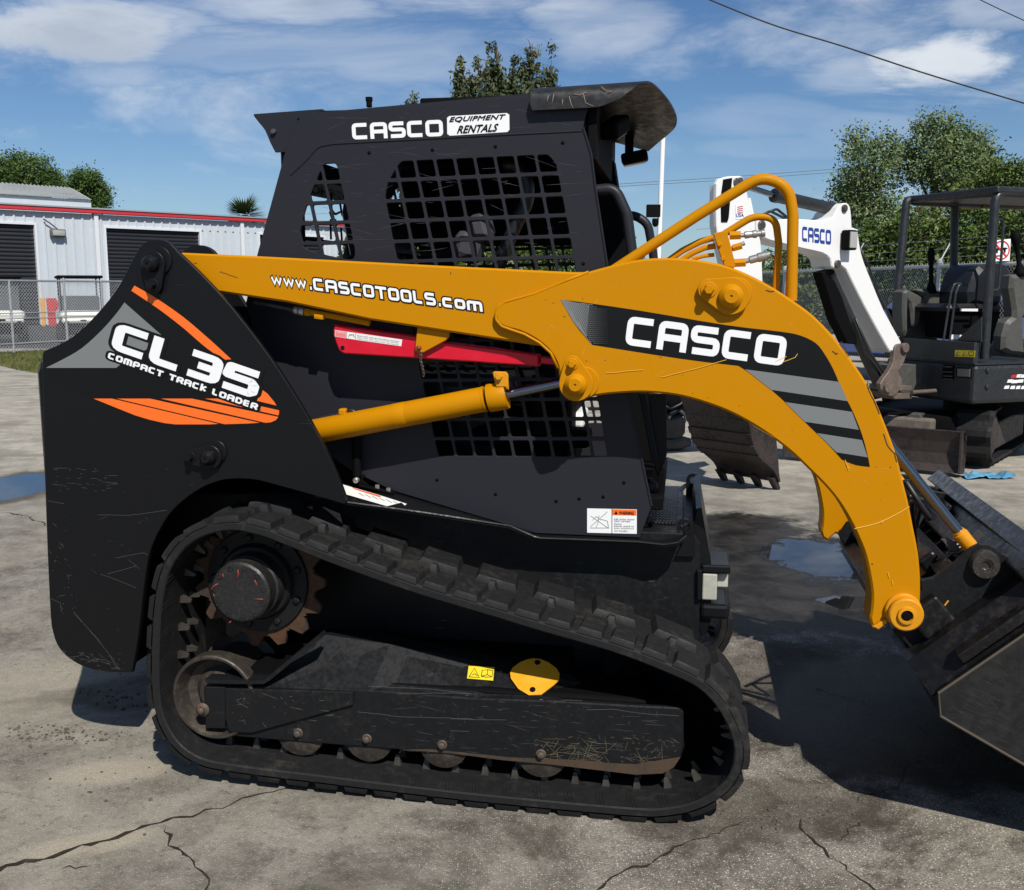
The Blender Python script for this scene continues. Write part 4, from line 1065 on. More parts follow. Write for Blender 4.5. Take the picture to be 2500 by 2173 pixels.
bn = nt.new('ShaderNodeBump'); bn.inputs['Strength'].default_value = 1.; bn.inputs['Distance'].default_value = .004; nt.link(hh, bn.inputs['Height']); nt.link(bn.outputs[0], nt.n['Principled BSDF'].inputs['Normal'])
mb.build('front_step', [WORNP, TR], LOAD)
# chassis tub
mb = MB()
ch = [(-.22,.30),(-.22,.80),(.62,.84),(1.10,.73),(1.58,.73),(1.60,.70),(1.605,.22),(1.55,.17),(-.1,.17)]
plate_uz(mb, LD, [ch], .42, WID-.84, .004)
chs = mb.build('chassis', WORNP, LOAD)
fu = 1.605
mb = MB()
plate(mb, LD, zE((700,620),(700,935),(535,930),(600,800),(560,700)), .40, .014, .002)
ce = LD.uz(*zE((620,668))[0], .40); 
v_ = [(ce[0]+.026*cos(a), ce[1]+.026*sin(a)) for a in [2*pi*k/24 for k in range(24)]]
hl = [(ce[0]+.015*cos(a), ce[1]+.015*sin(a)) for a in [2*pi*k/16 for k in range(16)]]
plate_uz(mb, LD, [v_, hl], .395, .012, .001)
mb.build('lifting_eye', BLACKP, chs)
mb = MB(); ce2 = LD.uz(*zE((690,260))[0], WID-.42)
v_ = [(ce2[0]+.026*cos(a), ce2[1]+.026*sin(a)) for a in [pi*k/14 for k in range(15)]]+[(ce2[0]-.026,ce2[1]-.12),(ce2[0]+.026,ce2[1]-.12)]
hl = [(ce2[0]+.013*cos(a), ce2[1]+.013*sin(a)) for a in [2*pi*k/16 for k in range(16)]]
plate_uz(mb, LD, [v_, hl], WID-.42, .012, .001); mb.build('lifting_eye', BLACKP, chs)
mb = MB()
plate_uz(mb, LD, [[(fu-.03,DZ+.0),(fu-.022,DZ+.055),(fu-.005,DZ+.06),(fu+.03,DZ-.12),(fu+.035,DZ-.30),(fu+.02,DZ-.36),(fu-.0,DZ-.36)]], .44, WID-.88, .003)
mb.build('front_plate', BLACKP, chs)
mb = MB(); 
plate(mb, LD, zE((722,1050),(768,1050),(768,1290),(760,1312),(722,1310)), .40, .03, .003, m=0)
fbox(mb, LD, fu+.004, fu+.05, .42, .50, DZ-.235, DZ-.15, .004, 1); fbox(mb, LD, fu+.05, fu+.085, .45, .55, DZ-.20, DZ-.155, .004, 1)
fbox(mb, LD, fu+.0, fu+.09, .42, .60, DZ-.148, DZ-.12, .006, 0); fbox(mb, LD, fu+.0, fu+.09, .42, .60, DZ-.30, DZ-.25, .012, 0)
mb.build('bumper_block', [BLACKP, mat('pale_nylon', (.33,.33,.28), .6, var=.3)], chs)
mb = MB(); plate(mb, LD, [(1583,962),(1627,962),(1628,1110),(1608,1165),(1600,1150)], .55, .02, .002)
plate(mb, LD, [(1560,962),(1577,962),(1606,1120),(1605,1150),(1590,1120)], .50, .02, .002)
mb.build('door_frame', BLACKP, LOAD)
mb = MB()
for ww in (.46,):
    p_ = LD.P(*zE((312,250))[0], ww); lathe(mb, p_, Z_, [(.018,-.09),(.018,-.03),(.026,-.03),(.026,-.02),(.022,-.01),(.010,-.008),(.010,.004)], 16)
    fbox(mb, LD, DU-.16, DU-.10, .40, .52, DZ, DZ+.03, .006)
mb.build('cab_mount', WORNP, LOAD)

# ---- rubber track
loop_px = [(526,1301),(576,1296),(640,1310),(702,1334),(802,1374),(1003,1446),(1200,1505),(1301,1536),(1502,1595),(1627,1643),(1703,1680),(1750,1727),(1783,1790),(1793,1840),(1782,1888),(1750,1928),(1690,1960),(1620,1974),(1552,1974),(1351,1957),(1100,1932),(800,1896),(560,1866),(480,1846),(430,1806),(398,1745),(388,1670),(389,1560),(396,1470),(412,1400),(441,1350),(480,1318)]
luz = [LD.uz(x, y, 0) for x, y in loop_px]
cl_ = catmull(luz, 8)
# resample evenly
def resample(pts, n):
    L = [0]
    for i in range(len(pts)): L.append(L[-1]+hypot(pts[(i+1)%len(pts)][0]-pts[i][0], pts[(i+1)%len(pts)][1]-pts[i][1]))
    out = []; j = 0
    for k in range(n):
        t_ = L[-1]*k/n
        while L[j+1] < t_: j += 1
        f_ = (t_-L[j])/(L[j+1]-L[j]); a = pts[j % len(pts)]; b = pts[(j+1) % len(pts)]
        out.append((a[0]+(b[0]-a[0])*f_, a[1]+(b[1]-a[1])*f_))
    return out, L[-1]
NP = 46*4; tp, TL = resample(cl_, NP)
def tfr(i):
    a = tp[(i-1) % NP]; b = tp[(i+1) % NP]; d = Vector((b[0]-a[0], b[1]-a[1])).normalized(); return Vector(tp[i % NP]), d, Vector((-d.y, d.x))   # outward normal (path runs clockwise)
mb = MB(); BT = .028; TW = .32
sec = [(0.004,0),(0,.004),(0,BT-.006),(.008,BT),(TW-.008,BT),(TW,BT-.006),(TW,.004),(TW-.004,0),(.085,0),(.08,-.004),(.075,0)][::1]
sec = [(.004,0),(0,.004),(0,BT-.006),(.008,BT),(TW-.008,BT),(TW,BT-.006),(TW,.004),(TW-.004,0)]
v = []; f = []; ns = len(sec)
for i in range(NP):
    p_, d, n_ = tfr(i)
    for w_, h_ in sec:
        q_ = p_+n_*h_; v.append(LD.pt(q_.x, w_, q_.y))
for i in range(NP):
    for k in range(ns):
        i2 = (i+1) % NP; k2 = (k+1) % ns
        f.append([i*ns+k, i*ns+k2, i2*ns+k2, i2*ns+k])
mb.add(v, f, 0)
def lug(mb, i0, length, w0, w1, h=.030, base=0., m=0, tap=.5, skew=0., nseg=4):
    """block following the belt: starts at index i0 (float), tapered towards its top"""
    pitch = TL/NP; R = []
    n = nseg
    for k in range(n+1):
        fi_ = i0+length/pitch*k/n; i = int(math.floor(fi_)); fr_ = fi_-i
        pa, da, na = tfr(i % NP); pb, db, nb = tfr((i+1) % NP); p_ = pa.lerp(pb, fr_); nn_ = na.lerp(nb, fr_).normalized(); dd = da.lerp(db, fr_).normalized()
        R.append((p_, dd, nn_))
    v = []; 
    for k, (p_, dd, nn_) in enumerate(R):
        e = (tap*h if k == 0 else -tap*h if k == n else 0)
        for (w_, h_, ee) in ((w0, base, 0), (w0+tap*h*.5, base+h*.82, e*.8), (w0+tap*h*.9, base+h, e*1.15), (w1-tap*h*.9, base+h, e*1.15), (w1-tap*h*.5, base+h*.82, e*.8), (w1, base, 0)):
            q_ = p_+nn_*h_+dd*(ee+skew*(w_-w0)); v.append(LD.pt(q_.x, w_, q_.y))
    f = []
    for k in range(n):
        for j in range(5): f.append([k*6+j, k*6+j+1, (k+1)*6+j+1, (k+1)*6+j])
    f.append([0,1,2,3,4,5][::-1]); f.append([n*6+j for j in range(6)])
    mb.add(v, [q_[::-1] for q_ in f], m)
npitch = 46
for k in range(npitch):
    i0 = k*4.0; pl = TL/npitch
    lug(mb, i0, pl*.80, .001, .100 if k % 2 else .140, .018, BT-.001, tap=.32, skew=.06, nseg=3)
    if k % 2 == 0:
        lug(mb, i0+1.2, pl*1.45, .180, TW-.001, .023, BT-.001, tap=.4, skew=-.10, nseg=5)
        lug(mb, i0+2.9, pl*.40, .145, .182, .024, BT-.001)
# fine ridges pressed in the edge band and the steel guide teeth inside
for k in range(npitch):
    for r_ in range(3):
        i0 = k*4.+1.2+r_*.42
        pa, da, na = tfr(int(i0) % NP); pb = Vector(tp[(int(i0)+1) % NP]); p_ = pa.lerp(pb, i0-int(i0))
        A_ = [p_-na*.0006, p_-na*.0006+da*.006, p_-na*.0006+da*.012, p_-na*.0006+da*.014]
        tube(mb, [LD.pt(A_[j].x, ww, A_[j].y) for j, ww in enumerate((.004,.026,.052,.080))], .0011, 4)
for k in range(npitch):
    for w0_, w1_ in ((.120,.140),(.180,.200)):
        i0 = k*4.+1.; lug(mb, i0, .024, w0_, w1_, -.036, .002, m=1, tap=-.18, nseg=1)
belt = mb.build('track_belt', [RUB, mat('tooth_steel', (.055,.05,.042), .5, metal=.3, bump=.2, col2=(.03,.026,.022), vscale=20)], LOAD)
mirror(belt)

# ---- wear: thin scratches standing in the paint
SCR = mat('bare_scratch', (.075,.075,.073), .5, metal=.2); SCRD = mat('dark_chip', (.035,.022,.010), .7); SCRY = mat('pale_scratch', (.70,.37,.04), .5)
def scratches(parent, fr, w0, poly, n, lmin, lmax, ang, spread, wid, m, seed, lift=.0004, curve=.06):
    rnd = random.Random(seed); pl = [fr.uz(x, y, w0) for x, y in poly]; P2 = [Vector((a, b, 0)) for a, b in pl]
    x0, x1 = min(p.x for p in P2), max(p.x for p in P2); y0, y1 = min(p.y for p in P2), max(p.y for p in P2); mb = MB(); k = 0; tries = 0
    while k < n and tries < n*30:
        tries += 1; c = Vector((rnd.uniform(x0, x1), rnd.uniform(y0, y1), 0))
        if not inside(c, P2): continue
        L = lmin+(lmax-lmin)*rnd.random()**2.5; a = radians(ang+rnd.gauss(0, spread)); N = 5; v = []
        bend = rnd.gauss(0, curve)
        for i in range(N+1):
            t_ = i/N-.5; aa = a+bend*t_; p = c+Vector((cos(aa), sin(aa), 0))*(L*t_); nn = Vector((-sin(aa), cos(aa), 0))*(wid*rnd.uniform(.3,1.)*(1-abs(2*t_)**3)*.5+.00008)
            for q_ in (p+nn, p-nn): v.append(fr.pt(q_.x, w0-lift, q_.y))
        if not inside(c+Vector((cos(a), sin(a), 0))*L*.5, P2) or not inside(c-Vector((cos(a), sin(a), 0))*L*.5, P2): continue
        mb.add(v, [[2*i, 2*i+1, 2*i+3, 2*i+2] for i in range(N)]); k += 1
    o = mb.build('scratches', m, parent); tag(o, kind='stuff'); return o
def line_marks(parent, fr, w0, lines, wid, m, lift=.0005):
    mb = MB()
    for l in lines:
        P2 = [Vector((*fr.uz(x, y, w0), 0)) for x, y in l]; Q = []
        for i in range(len(P2)-1):
            for k in range(6): Q.append(P2[i].lerp(P2[i+1], k/6)+Vector((rnd.gauss(0,.0005), rnd.gauss(0,.0005), 0)))
        Q.append(P2[-1]); v, f = strip([tuple(q) for q in Q], wid); mb.add([fr.pt(p.x, w0-lift, p.y) for p in v], [q[::-1] for q in f])
    o = mb.build('scratches', m, parent); tag(o, kind='stuff'); return o
zW = lambda *p: [(x/1.5957, 1050+y/1.5957) for x, y in p]
line_marks(tw, LD, .12, [zW((285,705),(350,780),(400,840),(440,890),(465,935)), zW((290,715),(370,800),(430,880),(455,930)), zW((390,560),(450,582),(530,615)), zW((380,330),(500,332),(580,322),(650,312)), zW((450,498),(560,478),(575,485)), zW((420,560),(530,530)), zW((190,655),(235,672),(240,710)), zW((185,275),(250,288)), zW((500,505),(545,540))], .0011, SCR)
scratches(tw, LD, .12, zW((195,130),(480,160),(470,240),(200,250)), 34, .01, .07, -6, 7, .0012, SCR, 3)
scratches(tw, LD, .12, zW((185,300),(260,300),(300,760),(240,740),(190,560)), 30, .004, .03, -20, 40, .0016, SCR, 4)
scratches(tw, LD, .12, zW((215,820),(260,860),(480,880),(490,940),(330,935),(245,890)), 60, .005, .05, -12, 22, .0016, SCR, 5)
scratches(tw, LD, .12, zW((190,100),(900,60),(560,480),(520,900),(200,800)), 24, .004, .04, -10, 40, .0007, SCR, 6)
scratches(sidep, LD, CW, z2((220,430),(480,380),(1540,340),(1600,560),(1520,930),(520,900),(200,800)), 70, .02, .16, -4, 9, .0009, mat('faint_scratch', (.055,.055,.066), .6), 7)
scratches(sidep, LD, CW, z2((300,260),(1300,190),(1540,240),(1540,310),(400,370)), 40, .01, .10, -3, 14, .0009, bpy.data.materials['faint_scratch'], 8)
scratches(arm, LD, AW, z4((300,560),(800,620),(1150,900),(1350,1200),(1500,1600),(1440,1690),(1100,1500),(700,1200),(400,1120),(150,1120),(-100,950),(-200,700)), 60, .005, .09, -20, 40, .0007, SCRY, 9)
scratches(arm, LD, AW, z4((300,560),(800,620),(1150,900),(1350,1200),(1500,1600),(1440,1690),(1100,1500),(700,1200),(400,1120),(150,1120),(-100,950),(-200,700)), 26, .002, .010, -40, 60, .0022, SCRD, 10)
line_marks(arm, LD, AW, [z4((1345,1090),(1352,1130),(1390,1210),(1400,1240)), z4((1418,1330),(1440,1390),(1470,1420),(1480,1460)), z4((1225,905),(1245,945),(1262,975)), z4((880,672),(905,680),(920,676)), z4((1185,950),(1200,965),(1210,960)), zC((460,990),(470,998))], .003, SCRD)
line_marks(arm, LD, AW, [zC((600,1060),(608,1085),(612,1110)), zC((640,1130),(643,1175)), zC((225,80),(240,120),(262,180)), zC((240,115),(270,160)), zC((560,620),(540,632)), z4((960,1000),(1015,980),(1025,962)), z4((925,1000),(955,985),(975,975)), z4((400,1070),(560,1030),(700,990)), z4((150,1050),(320,1035))], .0016, SCRY, lift=.0028)
line_marks(boom, LD, .165, [z1((1060,318),(1078,322)), z3((868,30),(870,44)), z1((1200,365),(1260,385),(1300,400))], .0018, SCRD)

# ---- undercarriage frame
fw = .085
mb = MB()
side = zA((392,1050,1),(450,1050),(740,1045),(1200,1066),(1700,1105))+zB((500,1118),(900,1142),(1115,1152,1),(1133,1172),(1133,1340),(1120,1395),(1085,1445),(1030,1472),(970,1480),(920,1478),(500,1430),(0,1375))+zA((1000,1330),(520,1290),(508,1258),(400,1250,1))
plate(mb, LD, [p_[:2] for p_ in side], fw, .02, .004)
# inner web and bottom
sideI = zA((500,1060),(1792,1110))+zB((1120,1155),(1120,1400),(1030,1468),(500,1425),(0,1370))+zA((520,1285))
plate(mb, LD, sideI, .30, .012, .001)
# sloping top plate: bend line -> upper edge
lo_ = zA((690,1046),(740,1045),(1200,1066),(1700,1105))+zB((500,1118),(900,1142),(1128,1153))
up_ = zA((960,800),(990,796),(1300,842),(1750,930))+zB((520,1008),(860,1085),(1110,1118))
A = [LD.P(x, y, fw+.004) for x, y in lo_]; B = [LD.P(x, y, .20) for x, y in up_]
loft(mb, A, B, 0, False, -.006)
C_ = [p_+LD.ey*.10-Z_*.01 for p_ in B]; loft(mb, B, C_, 0, False, -.006)
tf = mb.build('track_frame', WORNP, LOAD)
n_s = (A[3]-A[1]).cross(B[3]-A[1]).normalized(); n_s = n_s if n_s.dot(NL) > 0 else -n_s
def ons(x, y, l=.001): return on_plane(x, y, A[3]+n_s*l, n_s)
mb = MB()
plate(mb, LD, zA((495,1058),(1118,1075),(1118,1140),(628,1276),(515,1272),(495,1200)), fw-.012, .012, .003)
fl = zA((400,1012),(540,1018),(680,1018),(700,1005),(950,798))
Af = [LD.P(x, y, fw-.02) for x, y in fl]; Bf = [p_+LD.ey*.05 for p_ in Af]; loft(mb, Af, Bf, 0, False, -.012)
plate(mb, LD, zA((400,1050),(495,1052),(495,1252),(402,1250)), fw-.014, .012, .002)
mb.build('gusset', WORNP, tf)
mb = MB()
yp = [ons(x, y, .003) for x, y in zB((290,985),(300,962),(335,935),(370,920),(405,914),(440,918),(480,936),(515,962),(530,988),(528,1018),(500,1045),(440,1090),(380,1092),(330,1062),(294,1012))]
mb.add(yp+[p_+n_s*.004 for p_ in yp], [list(range(15,30))]+[[i, (i+1) % 15, 15+(i+1) % 15, 15+i] for i in range(15)], 0)
for x, y in ((423,932),(399,1064)): lathe(mb, ons(*zB((x, y))[0], .006), n_s, [(.009,0),(.009,.003),(.006,.005)], 16, m=1)
mb.build('access_cover', [mat('cover_yellow', (.66,.30,.010), .45, bump=.06, var=.1), DARK], tf)
mb = MB(); mb.add([ons(x, y, .003) for x, y in zB((88,947),(213,954),(207,1019),(80,1008))], [[3,2,1,0]], 0)
def oz(x, y): return ons(*zB((x, y))[0], .004)
for l in (((90,1000),(116,958),(140,1004),(90,1000)),((150,998),(154,968),(180,966),(178,990),(150,998)),((180,966),(206,970),(202,1000),(178,990)),((150,998),(176,1002),(202,1000)),((102,992),(120,985),(130,995))):
    tube(mb, [oz(*q_) for q_ in l], .0011, 5, m=1)
mb.build('warning_label', [YLAB, BLKV], tf)
mb = MB()
for (x, y), r in ((zA((390,1158))[0],.022),): lathe(mb, LD.P(x, y, fw-.014), NL, [(r,0),(r,.006),(r*.6,.007)], 24)
for (x, y), r in ((zA((386,1160))[0],.0125),(zA((853,1272))[0],.0125),(zA((1187,1300))[0],.0125),(zA((1553,1330))[0],.0125),(zB((440,1375))[0],.0125)):
    w_ = fw-.02 if x < 500 else fw
    lathe(mb, LD.P(x, y, w_), NL, [(r*1.25,0),(r*1.25,.003),(r,.004)], 20); lathe(mb, LD.P(x, y, w_), NL, [(r*.9,.003),(r*.9,.014),(r*.7,.016)], 6, smooth=False)
mb.build('bolt', mat('rusty_bolt', (.06,.05,.042), .6, bump=.3, col2=(.11,.06,.035), vscale=30), tf)
# scuffed earth-brown lower edge of the frame, a worn patch with its own outline
mb = MB()
sp = zB((-250,1354),(0,1372),(250,1405),(500,1428),(900,1476),(1030,1470),(1085,1440),(1118,1390),(1050,1400),(900,1425),(760,1418),(640,1405),(500,1400),(300,1392),(100,1372),(-100,1352))
decal(mb, LD, sp, fw-.0006, 0); mb.build('rust_patch', mat('rust_wear', (.060,.036,.019), .7, bump=.3, col2=(.03,.026,.02), vscale=14, scratch=1., scol=(.30,.27,.16)), tf)
zP = zB((-330,1120),(520,1130),(1118,1160),(1128,1380),(1030,1466),(-300,1370))
scratches(tf, LD, fw, zP, 80, .008, .12, -3, 10, .0011, SCR, 11)
scratches(tf, LD, fw, zB((400,1290),(1118,1290),(1118,1380),(1030,1466),(400,1410)), 150, .006, .09, 0, 42, .0010, mat('dry_earth_scratch', (.14,.12,.065), .7), 12)
scratches(tf, LD, fw, zP, 50, .003, .02, 60, 40, .0014, SCR, 13)
scratches(tf, LD, fw-.012, zA((500,1062),(1110,1078),(1110,1138),(640,1265),(520,1265)), 24, .004, .06, -10, 50, .0010, bpy.data.materials['dry_earth_scratch'], 14)
line_marks(tf, LD, fw, [zB((-250,1083),(0,1078),(130,1084)), zB((0,1205),(270,1210)), zB((500,1128),(560,1112),(640,1116)), zB((660,1160),(800,1158),(940,1180),(1110,1190)), zB((0,1262),(90,1266)), zA((1140,1170),(1240,1180),(1350,1195),(1560,1200),(1700,1205)), zA((1190,1045),(1500,1060),(1720,1085))], .0016, SCR)
# wheels
def wheel(px, py, w0, R_, wd_, rim_w, m=0, name='idler_wheel'):
    u_, zz = LD.uz(px, py, w0); p_ = LD.pt(u_, w0, zz)
    mb = MB(); lathe(mb, p_, LD.ey, [(R_-.004,0),(R_,.003),(R_,rim_w),(R_-.02,rim_w+.004),(R_-.03,wd_-.03),(R_,wd_-.025),(R_,wd_)], 48, m=0, caps=False)
    lathe(mb, p_, LD.ey, [(R_-.004,0),(R_-.011,.001),(R_-.016,.012),(R_-.030,.050),(R_*.60,.062),(R_*.50,.045),(R_*.42,.030),(.02,.028)], 48, m=0, caps=False)
    return mb.build(name, [RUST if False else mat(name+'_steel', (.040,.033,.027), .50, metal=.25, bump=.2, col2=(.085,.068,.052), vscale=7)], LOAD)
idl = wheel(520, 1704, .075, .138, .25, .05)
for (x, y) in zA((853,1272),(1187,1300),(1553,1330))+zB((440,1375)):
    u_, zz = LD.uz(x, y, fw); p_ = LD.pt(u_, .095, zz-.004)
    mb = MB(); lathe(mb, p_, LD.ey, [(.060,0),(.078,.004),(.080,.01),(.080,.03),(.06,.034),(.06,.17),(.08,.175),(.08,.21)], 32)
    lathe(mb, p_, LD.ey, [(.060,0),(.045,-.003),(.02,-.004)], 24)
    mb.build('track_roller', bpy.data.materials['idler_wheel_steel'], LOAD)
u_, zz = LD.uz(1640, 1850, .1)
mb = MB(); lathe(mb, LD.pt(u_-.05, .15, zz+.03), LD.ey, [(.08,0),(.09,.01),(.09,.05),(.05,.06),(.05,.10),(.09,.11),(.09,.15)], 40); mb.build('front_idler', DARK, LOAD)
mb = MB(); lathe(mb, LD.pt(u_-.015, .30, zz+.075), LD.ey, [(.195,0),(.195,.02)], 48); fbox(mb, LD, 1.30, u_-.05, .30, .36, .10, .42, .01); mb.build('dark_gap_filler', DARK, LOAD)  # dark disc and box added to black out the opening at the track front
# sprocket and its drive motor
su_, sz_ = LD.uz(581, 1456, .04); sz_ += .010; su_ += .004
def gear(nT, ro, ri, cx__, cz__):
    pts = []
    for k in range(nT):
        a0 = 2*pi*k/nT; st = 2*pi/nT
        for (fa, rr) in ((-.5, ri+.004), (-.42, ri), (-.30, ri+.012), (-.22, ro-.012), (-.13, ro), (.13, ro), (.22, ro-.012), (.30, ri+.012), (.42, ri)):
            a = a0+fa*st; pts.append((cx__+rr*cos(a), cz__+rr*sin(a)))
    return pts
mb = MB(); plate_uz(mb, LD, [gear(15, .222, .186, su_, sz_)], .185, .022, .003, 1)
lathe(mb, LD.pt(su_, .172, sz_), LD.ey, [(.166,.0),(.168,.006),(.168,.012)], 48, m=0)
lathe(mb, LD.pt(su_, .150, sz_), LD.ey, [(.115,.0),(.122,.008),(.124,.022)], 48, m=0)
for k in range(9):
    a = 2*pi*k/9+.3; lathe(mb, LD.pt(su_+.143*cos(a), .174, sz_+.143*sin(a)), NL, [(.012,0),(.012,.010),(.008,.013)], 6, smooth=False)
spk = mb.build('drive_sprocket', [WORNP, RUST], LOAD)
mb = MB(); lathe(mb, LD.pt(su_, .045, sz_), LD.ey, [(.088,0),(.0945,.006),(.0945,.055),(.100,.060),(.104,.11)], 48)
for k in range(11):
    a = 2*pi*k/11+.2; p_ = LD.pt(su_+.080*cos(a), .045, sz_+.080*sin(a)); lathe(mb, p_, NL, [(.0085,-.002),(.0085,.003),(.0055,.0035),(.0055,.001)], 14)
dm = mb.build('drive_motor', mat('motor_paint', (.010,.010,.0105), .5, bump=.15, bscale=80, col2=(.020,.018,.016), vscale=12), spk)
mb = MB()
for l in (((558,480),(562,500),(552,530)),((640,530),(655,560)),((425,585),(440,560),(462,548)),((640,622),(682,624)),((485,500),(488,520)),((515,740),(525,730)),((440,600),(446,612))):
    tube(mb, [LD.P(*zA(q_)[0], .0445) for q_ in l], .0022, 5)
mb.build('paint_mark', mat('red_crayon', (.20,.03,.022), .7), dm)
for o_ in (tf, idl, spk): mirror(o_)
mb = MB(); fbox(mb, LD, .12, 1.45, .11, .30, .10, .30, .01); mb.build('track_frame_core', DARK, LOAD)
mb = MB(); fbox(mb, LD, .12, 1.45, WID-.30, WID-.11, .10, .30, .01); fbox(mb, LD, .1, 1.2, .30, WID-.3, .2, .34, .01); mb.build('track_frame_core', DARK, LOAD)

# ---- bucket and quick attach
BW0, BW1 = -.01, WID+.01
ba, bb = LD.uz(2291,1692,BW0), LD.uz(2296,1748,BW0)
be = (2.572, .715); bt = (2.88, .005)
bkt_m = mat('bucket_steel', (.006,.006,.0066), .38, bump=.15, bscale=60, col2=(.019,.0175,.016), vscale=6, lo=.5, hi=.66, scratch=.9, scol=(.14,.13,.12), spec=.3)
sidm = mat('scuffed_side_steel', (.009,.009,.009), .5, bump=.15, bscale=50, col2=(.014,.0138,.013), vscale=7, lo=.4, hi=.7, scratch=1., scol=(.12,.12,.115), spec=.4)
mb = MB(); prof = [be, ba, bb, bt]
th_ = .012
A = [LD.pt(u, BW0+.012, z) for u, z in prof]; B = [LD.pt(u, BW1-.012, z) for u, z in prof]; loft(mb, A, B, 0, False, .012)
bkt = mb.build('bucket', [bkt_m], LOAD)
for ww in (BW0, BW1-.02):
    mb = MB(); sp_ = [ba, bb, bt, (2.86,.05), (2.78,.42), (be[0]+.03, be[1]-.02), be]
    plate_uz(mb, LD, [sp_], ww, .02, .003); mb.build('bucket_side', sidm, bkt)
    if ww == BW0:
        mb = MB(); off = lambda p_, d: (p_[0]+d[0], p_[1]+d[1])
        rimp = [be, ba, bb, bt]; tube(mb, [LD.pt(u, ww-.001, z) for u, z in rimp], .004, 6); mb.build('weld_seam', mat('weld_dirt', (.07,.055,.04), .7), bkt)
scratches(bkt, LD, BW0, [(2300,1700),(2495,1560),(2495,1860),(2300,1750)], 40, .02, .22, -26, 7, .0008, mat('dull_scratch', (.045,.044,.042), .6), 15)
# shoulder band left of the side plate
du, dz = be[0]-ba[0], be[1]-ba[1]; dl = hypot(du, dz); du /= dl; dz /= dl; nu, nz_ = -dz, du         # nu,nz_ = outward normal of the back sheet
def bk(s, h, ww): return LD.pt(ba[0]+du*s+nu*h, ww, ba[1]+dz*s+nz_*h)
def bkbox(mb, s0, s1, h0, h1, w0, w1, bev=.004, m=0):
    c_ = (bk(s0, h0, w0)+bk(s1, h1, w1))/2
    box(mb, c_, (LD.ex*du+Z_*dz), LD.ey, (LD.ex*nu+Z_*nz_), abs(s1-s0), abs(w1-w0), abs(h1-h0), bev, m)
mb = MB(); A = [bk(-.02,-.005,.012), bk(.43,-.005,.012)]; B = [bk(-.02,.07,.11), bk(.43,.07,.11)]
loft(mb, A, B, 0, False, -.01); A = B; B = [bk(-.02,.07,WID-.11), bk(.43,.02,WID-.11)]; loft(mb, A, B, 0, False, -.01)
A = [bk(-.02,-.005,WID-.012), bk(.43,-.005,WID-.012)]; loft(mb, B, A, 0, False, -.01)
mb.build('bucket_back', bkt_m, bkt)
mb = MB(); 
bkbox(mb, .425, .475, .0, .055, -.005, WID+.005, .006)
bkbox(mb, .42, .48, .055, .063, -.005, WID+.005, .003, 1)
mb.build('top_rail', [bkt_m, mat('rail_worn_blue_black', (.012,.014,.019), .30, bump=.1, var=.8, vscale=5, scratch=.5, scol=(.12,.12,.13))], bkt)
# quick-attach frame
QA = WORNP
mb = MB()
cp_px = zC((640,1500),(600,1440),(700,1300),(890,1230),(890,1135),(1000,1110),(1060,1070),(1180,985),(1290,885),(1330,850),(1400,815),(1470,815),(1540,850),(1600,900),(1680,935),(1792,962))+[(2560,1378),(2600,1440),(2570,1560)]+zC((1500,1480),(1200,1620),(1000,1720),(900,1760),(800,1740),(700,1620))
for ww in (.185, .29):
    plate(mb, LD, cp_px, ww, .016, .003)
cpz = [LD.uz(x, y, .185) for x, y in cp_px]
bkbox(mb, .20, .26, .05, .10, .30, WID-.30, .004)
for ww in (WID-.201, WID-.306): plate_uz(mb, LD, [cpz], ww, .016, .003)
qa = mb.build('quick_attach_frame', QA, LOAD)
mb = MB()
for w0_, w1_ in ((.185,.32),(WID-.32,WID-.185)):
    bkbox(mb, .06, .16, .07, .16, w0_-.04, w1_+.04, .008); 
bkbox(mb, .02, .40, .045, .06, .16, .44, .004); bkbox(mb, .02, .40, .045, .06, WID-.44, WID-.16, .004)
bkbox(mb, .05, .12, .05, .12, .3, WID-.3, .006); bkbox(mb, .29, .34, .04, .10, .3, WID-.3, .006)
bkbox(mb, .0, .05, .06, .13, .2, 1.28, .006)
for k in range(5): bkbox(mb, .12, .29, .03, .075, .42+.16*k, .434+.16*k, .002)
bkbox(mb, .36, .40, .03, .12, .05, .18, .006); bkbox(mb, .10, .40, .02, .05, .0, .05, .004); bkbox(mb, .18, .24, .06, .13, .55, .80, .01)
mb.build('cross_beam', bkt_m, qa)
mb = MB(); pp_ = LD.P(2401,1375,.185)
lathe(mb, pp_, NL, [(.041,-.001),(.041,.012),(.038,.022),(.036,.030),(.019,.030),(.018,.027),(.0135,.027),(.0135,.022),(.011,.020),(.004,.020)], 40)
mb.build('tilt_pin', mat('greasy_steel', (.05,.045,.04), .35, metal=.5, bump=.2, col2=(.09,.08,.07), vscale=20), qa)
mb = MB(); 
for s0, ww in ((.20,1.12),(.30,.50)):
    p_ = bk(s0, .06, ww); ax_ = (LD.ex*nu+Z_*nz_)
    for k in range(6):
        ring = [p_+ax_*(.012*k+.012*j/10)+LD.ey*(.021*cos(2*pi*j/10))+(LD.ex*du+Z_*dz)*(.021*sin(2*pi*j/10)) for j in range(11)]
        tube(mb, ring, .0045, 6)
mb.build('latch_spring', STEEL, qa)
mb = MB(); plate(mb, LD, zC((890,1380),(1020,1280),(1090,1450),(925,1525)), .165, .02, .003); plate(mb, LD, zC((840,1460),(880,1420),(930,1525),(860,1560)), .17, .012, .002)
mb.build('stop_block', QA, qa)
mb = MB(); plate(mb, LD, zC((1125,1310),(1137,1318),(1080,1392),(1070,1380)), .163, .002, .0005); mb.build('paint_scrape', YELW, qa)
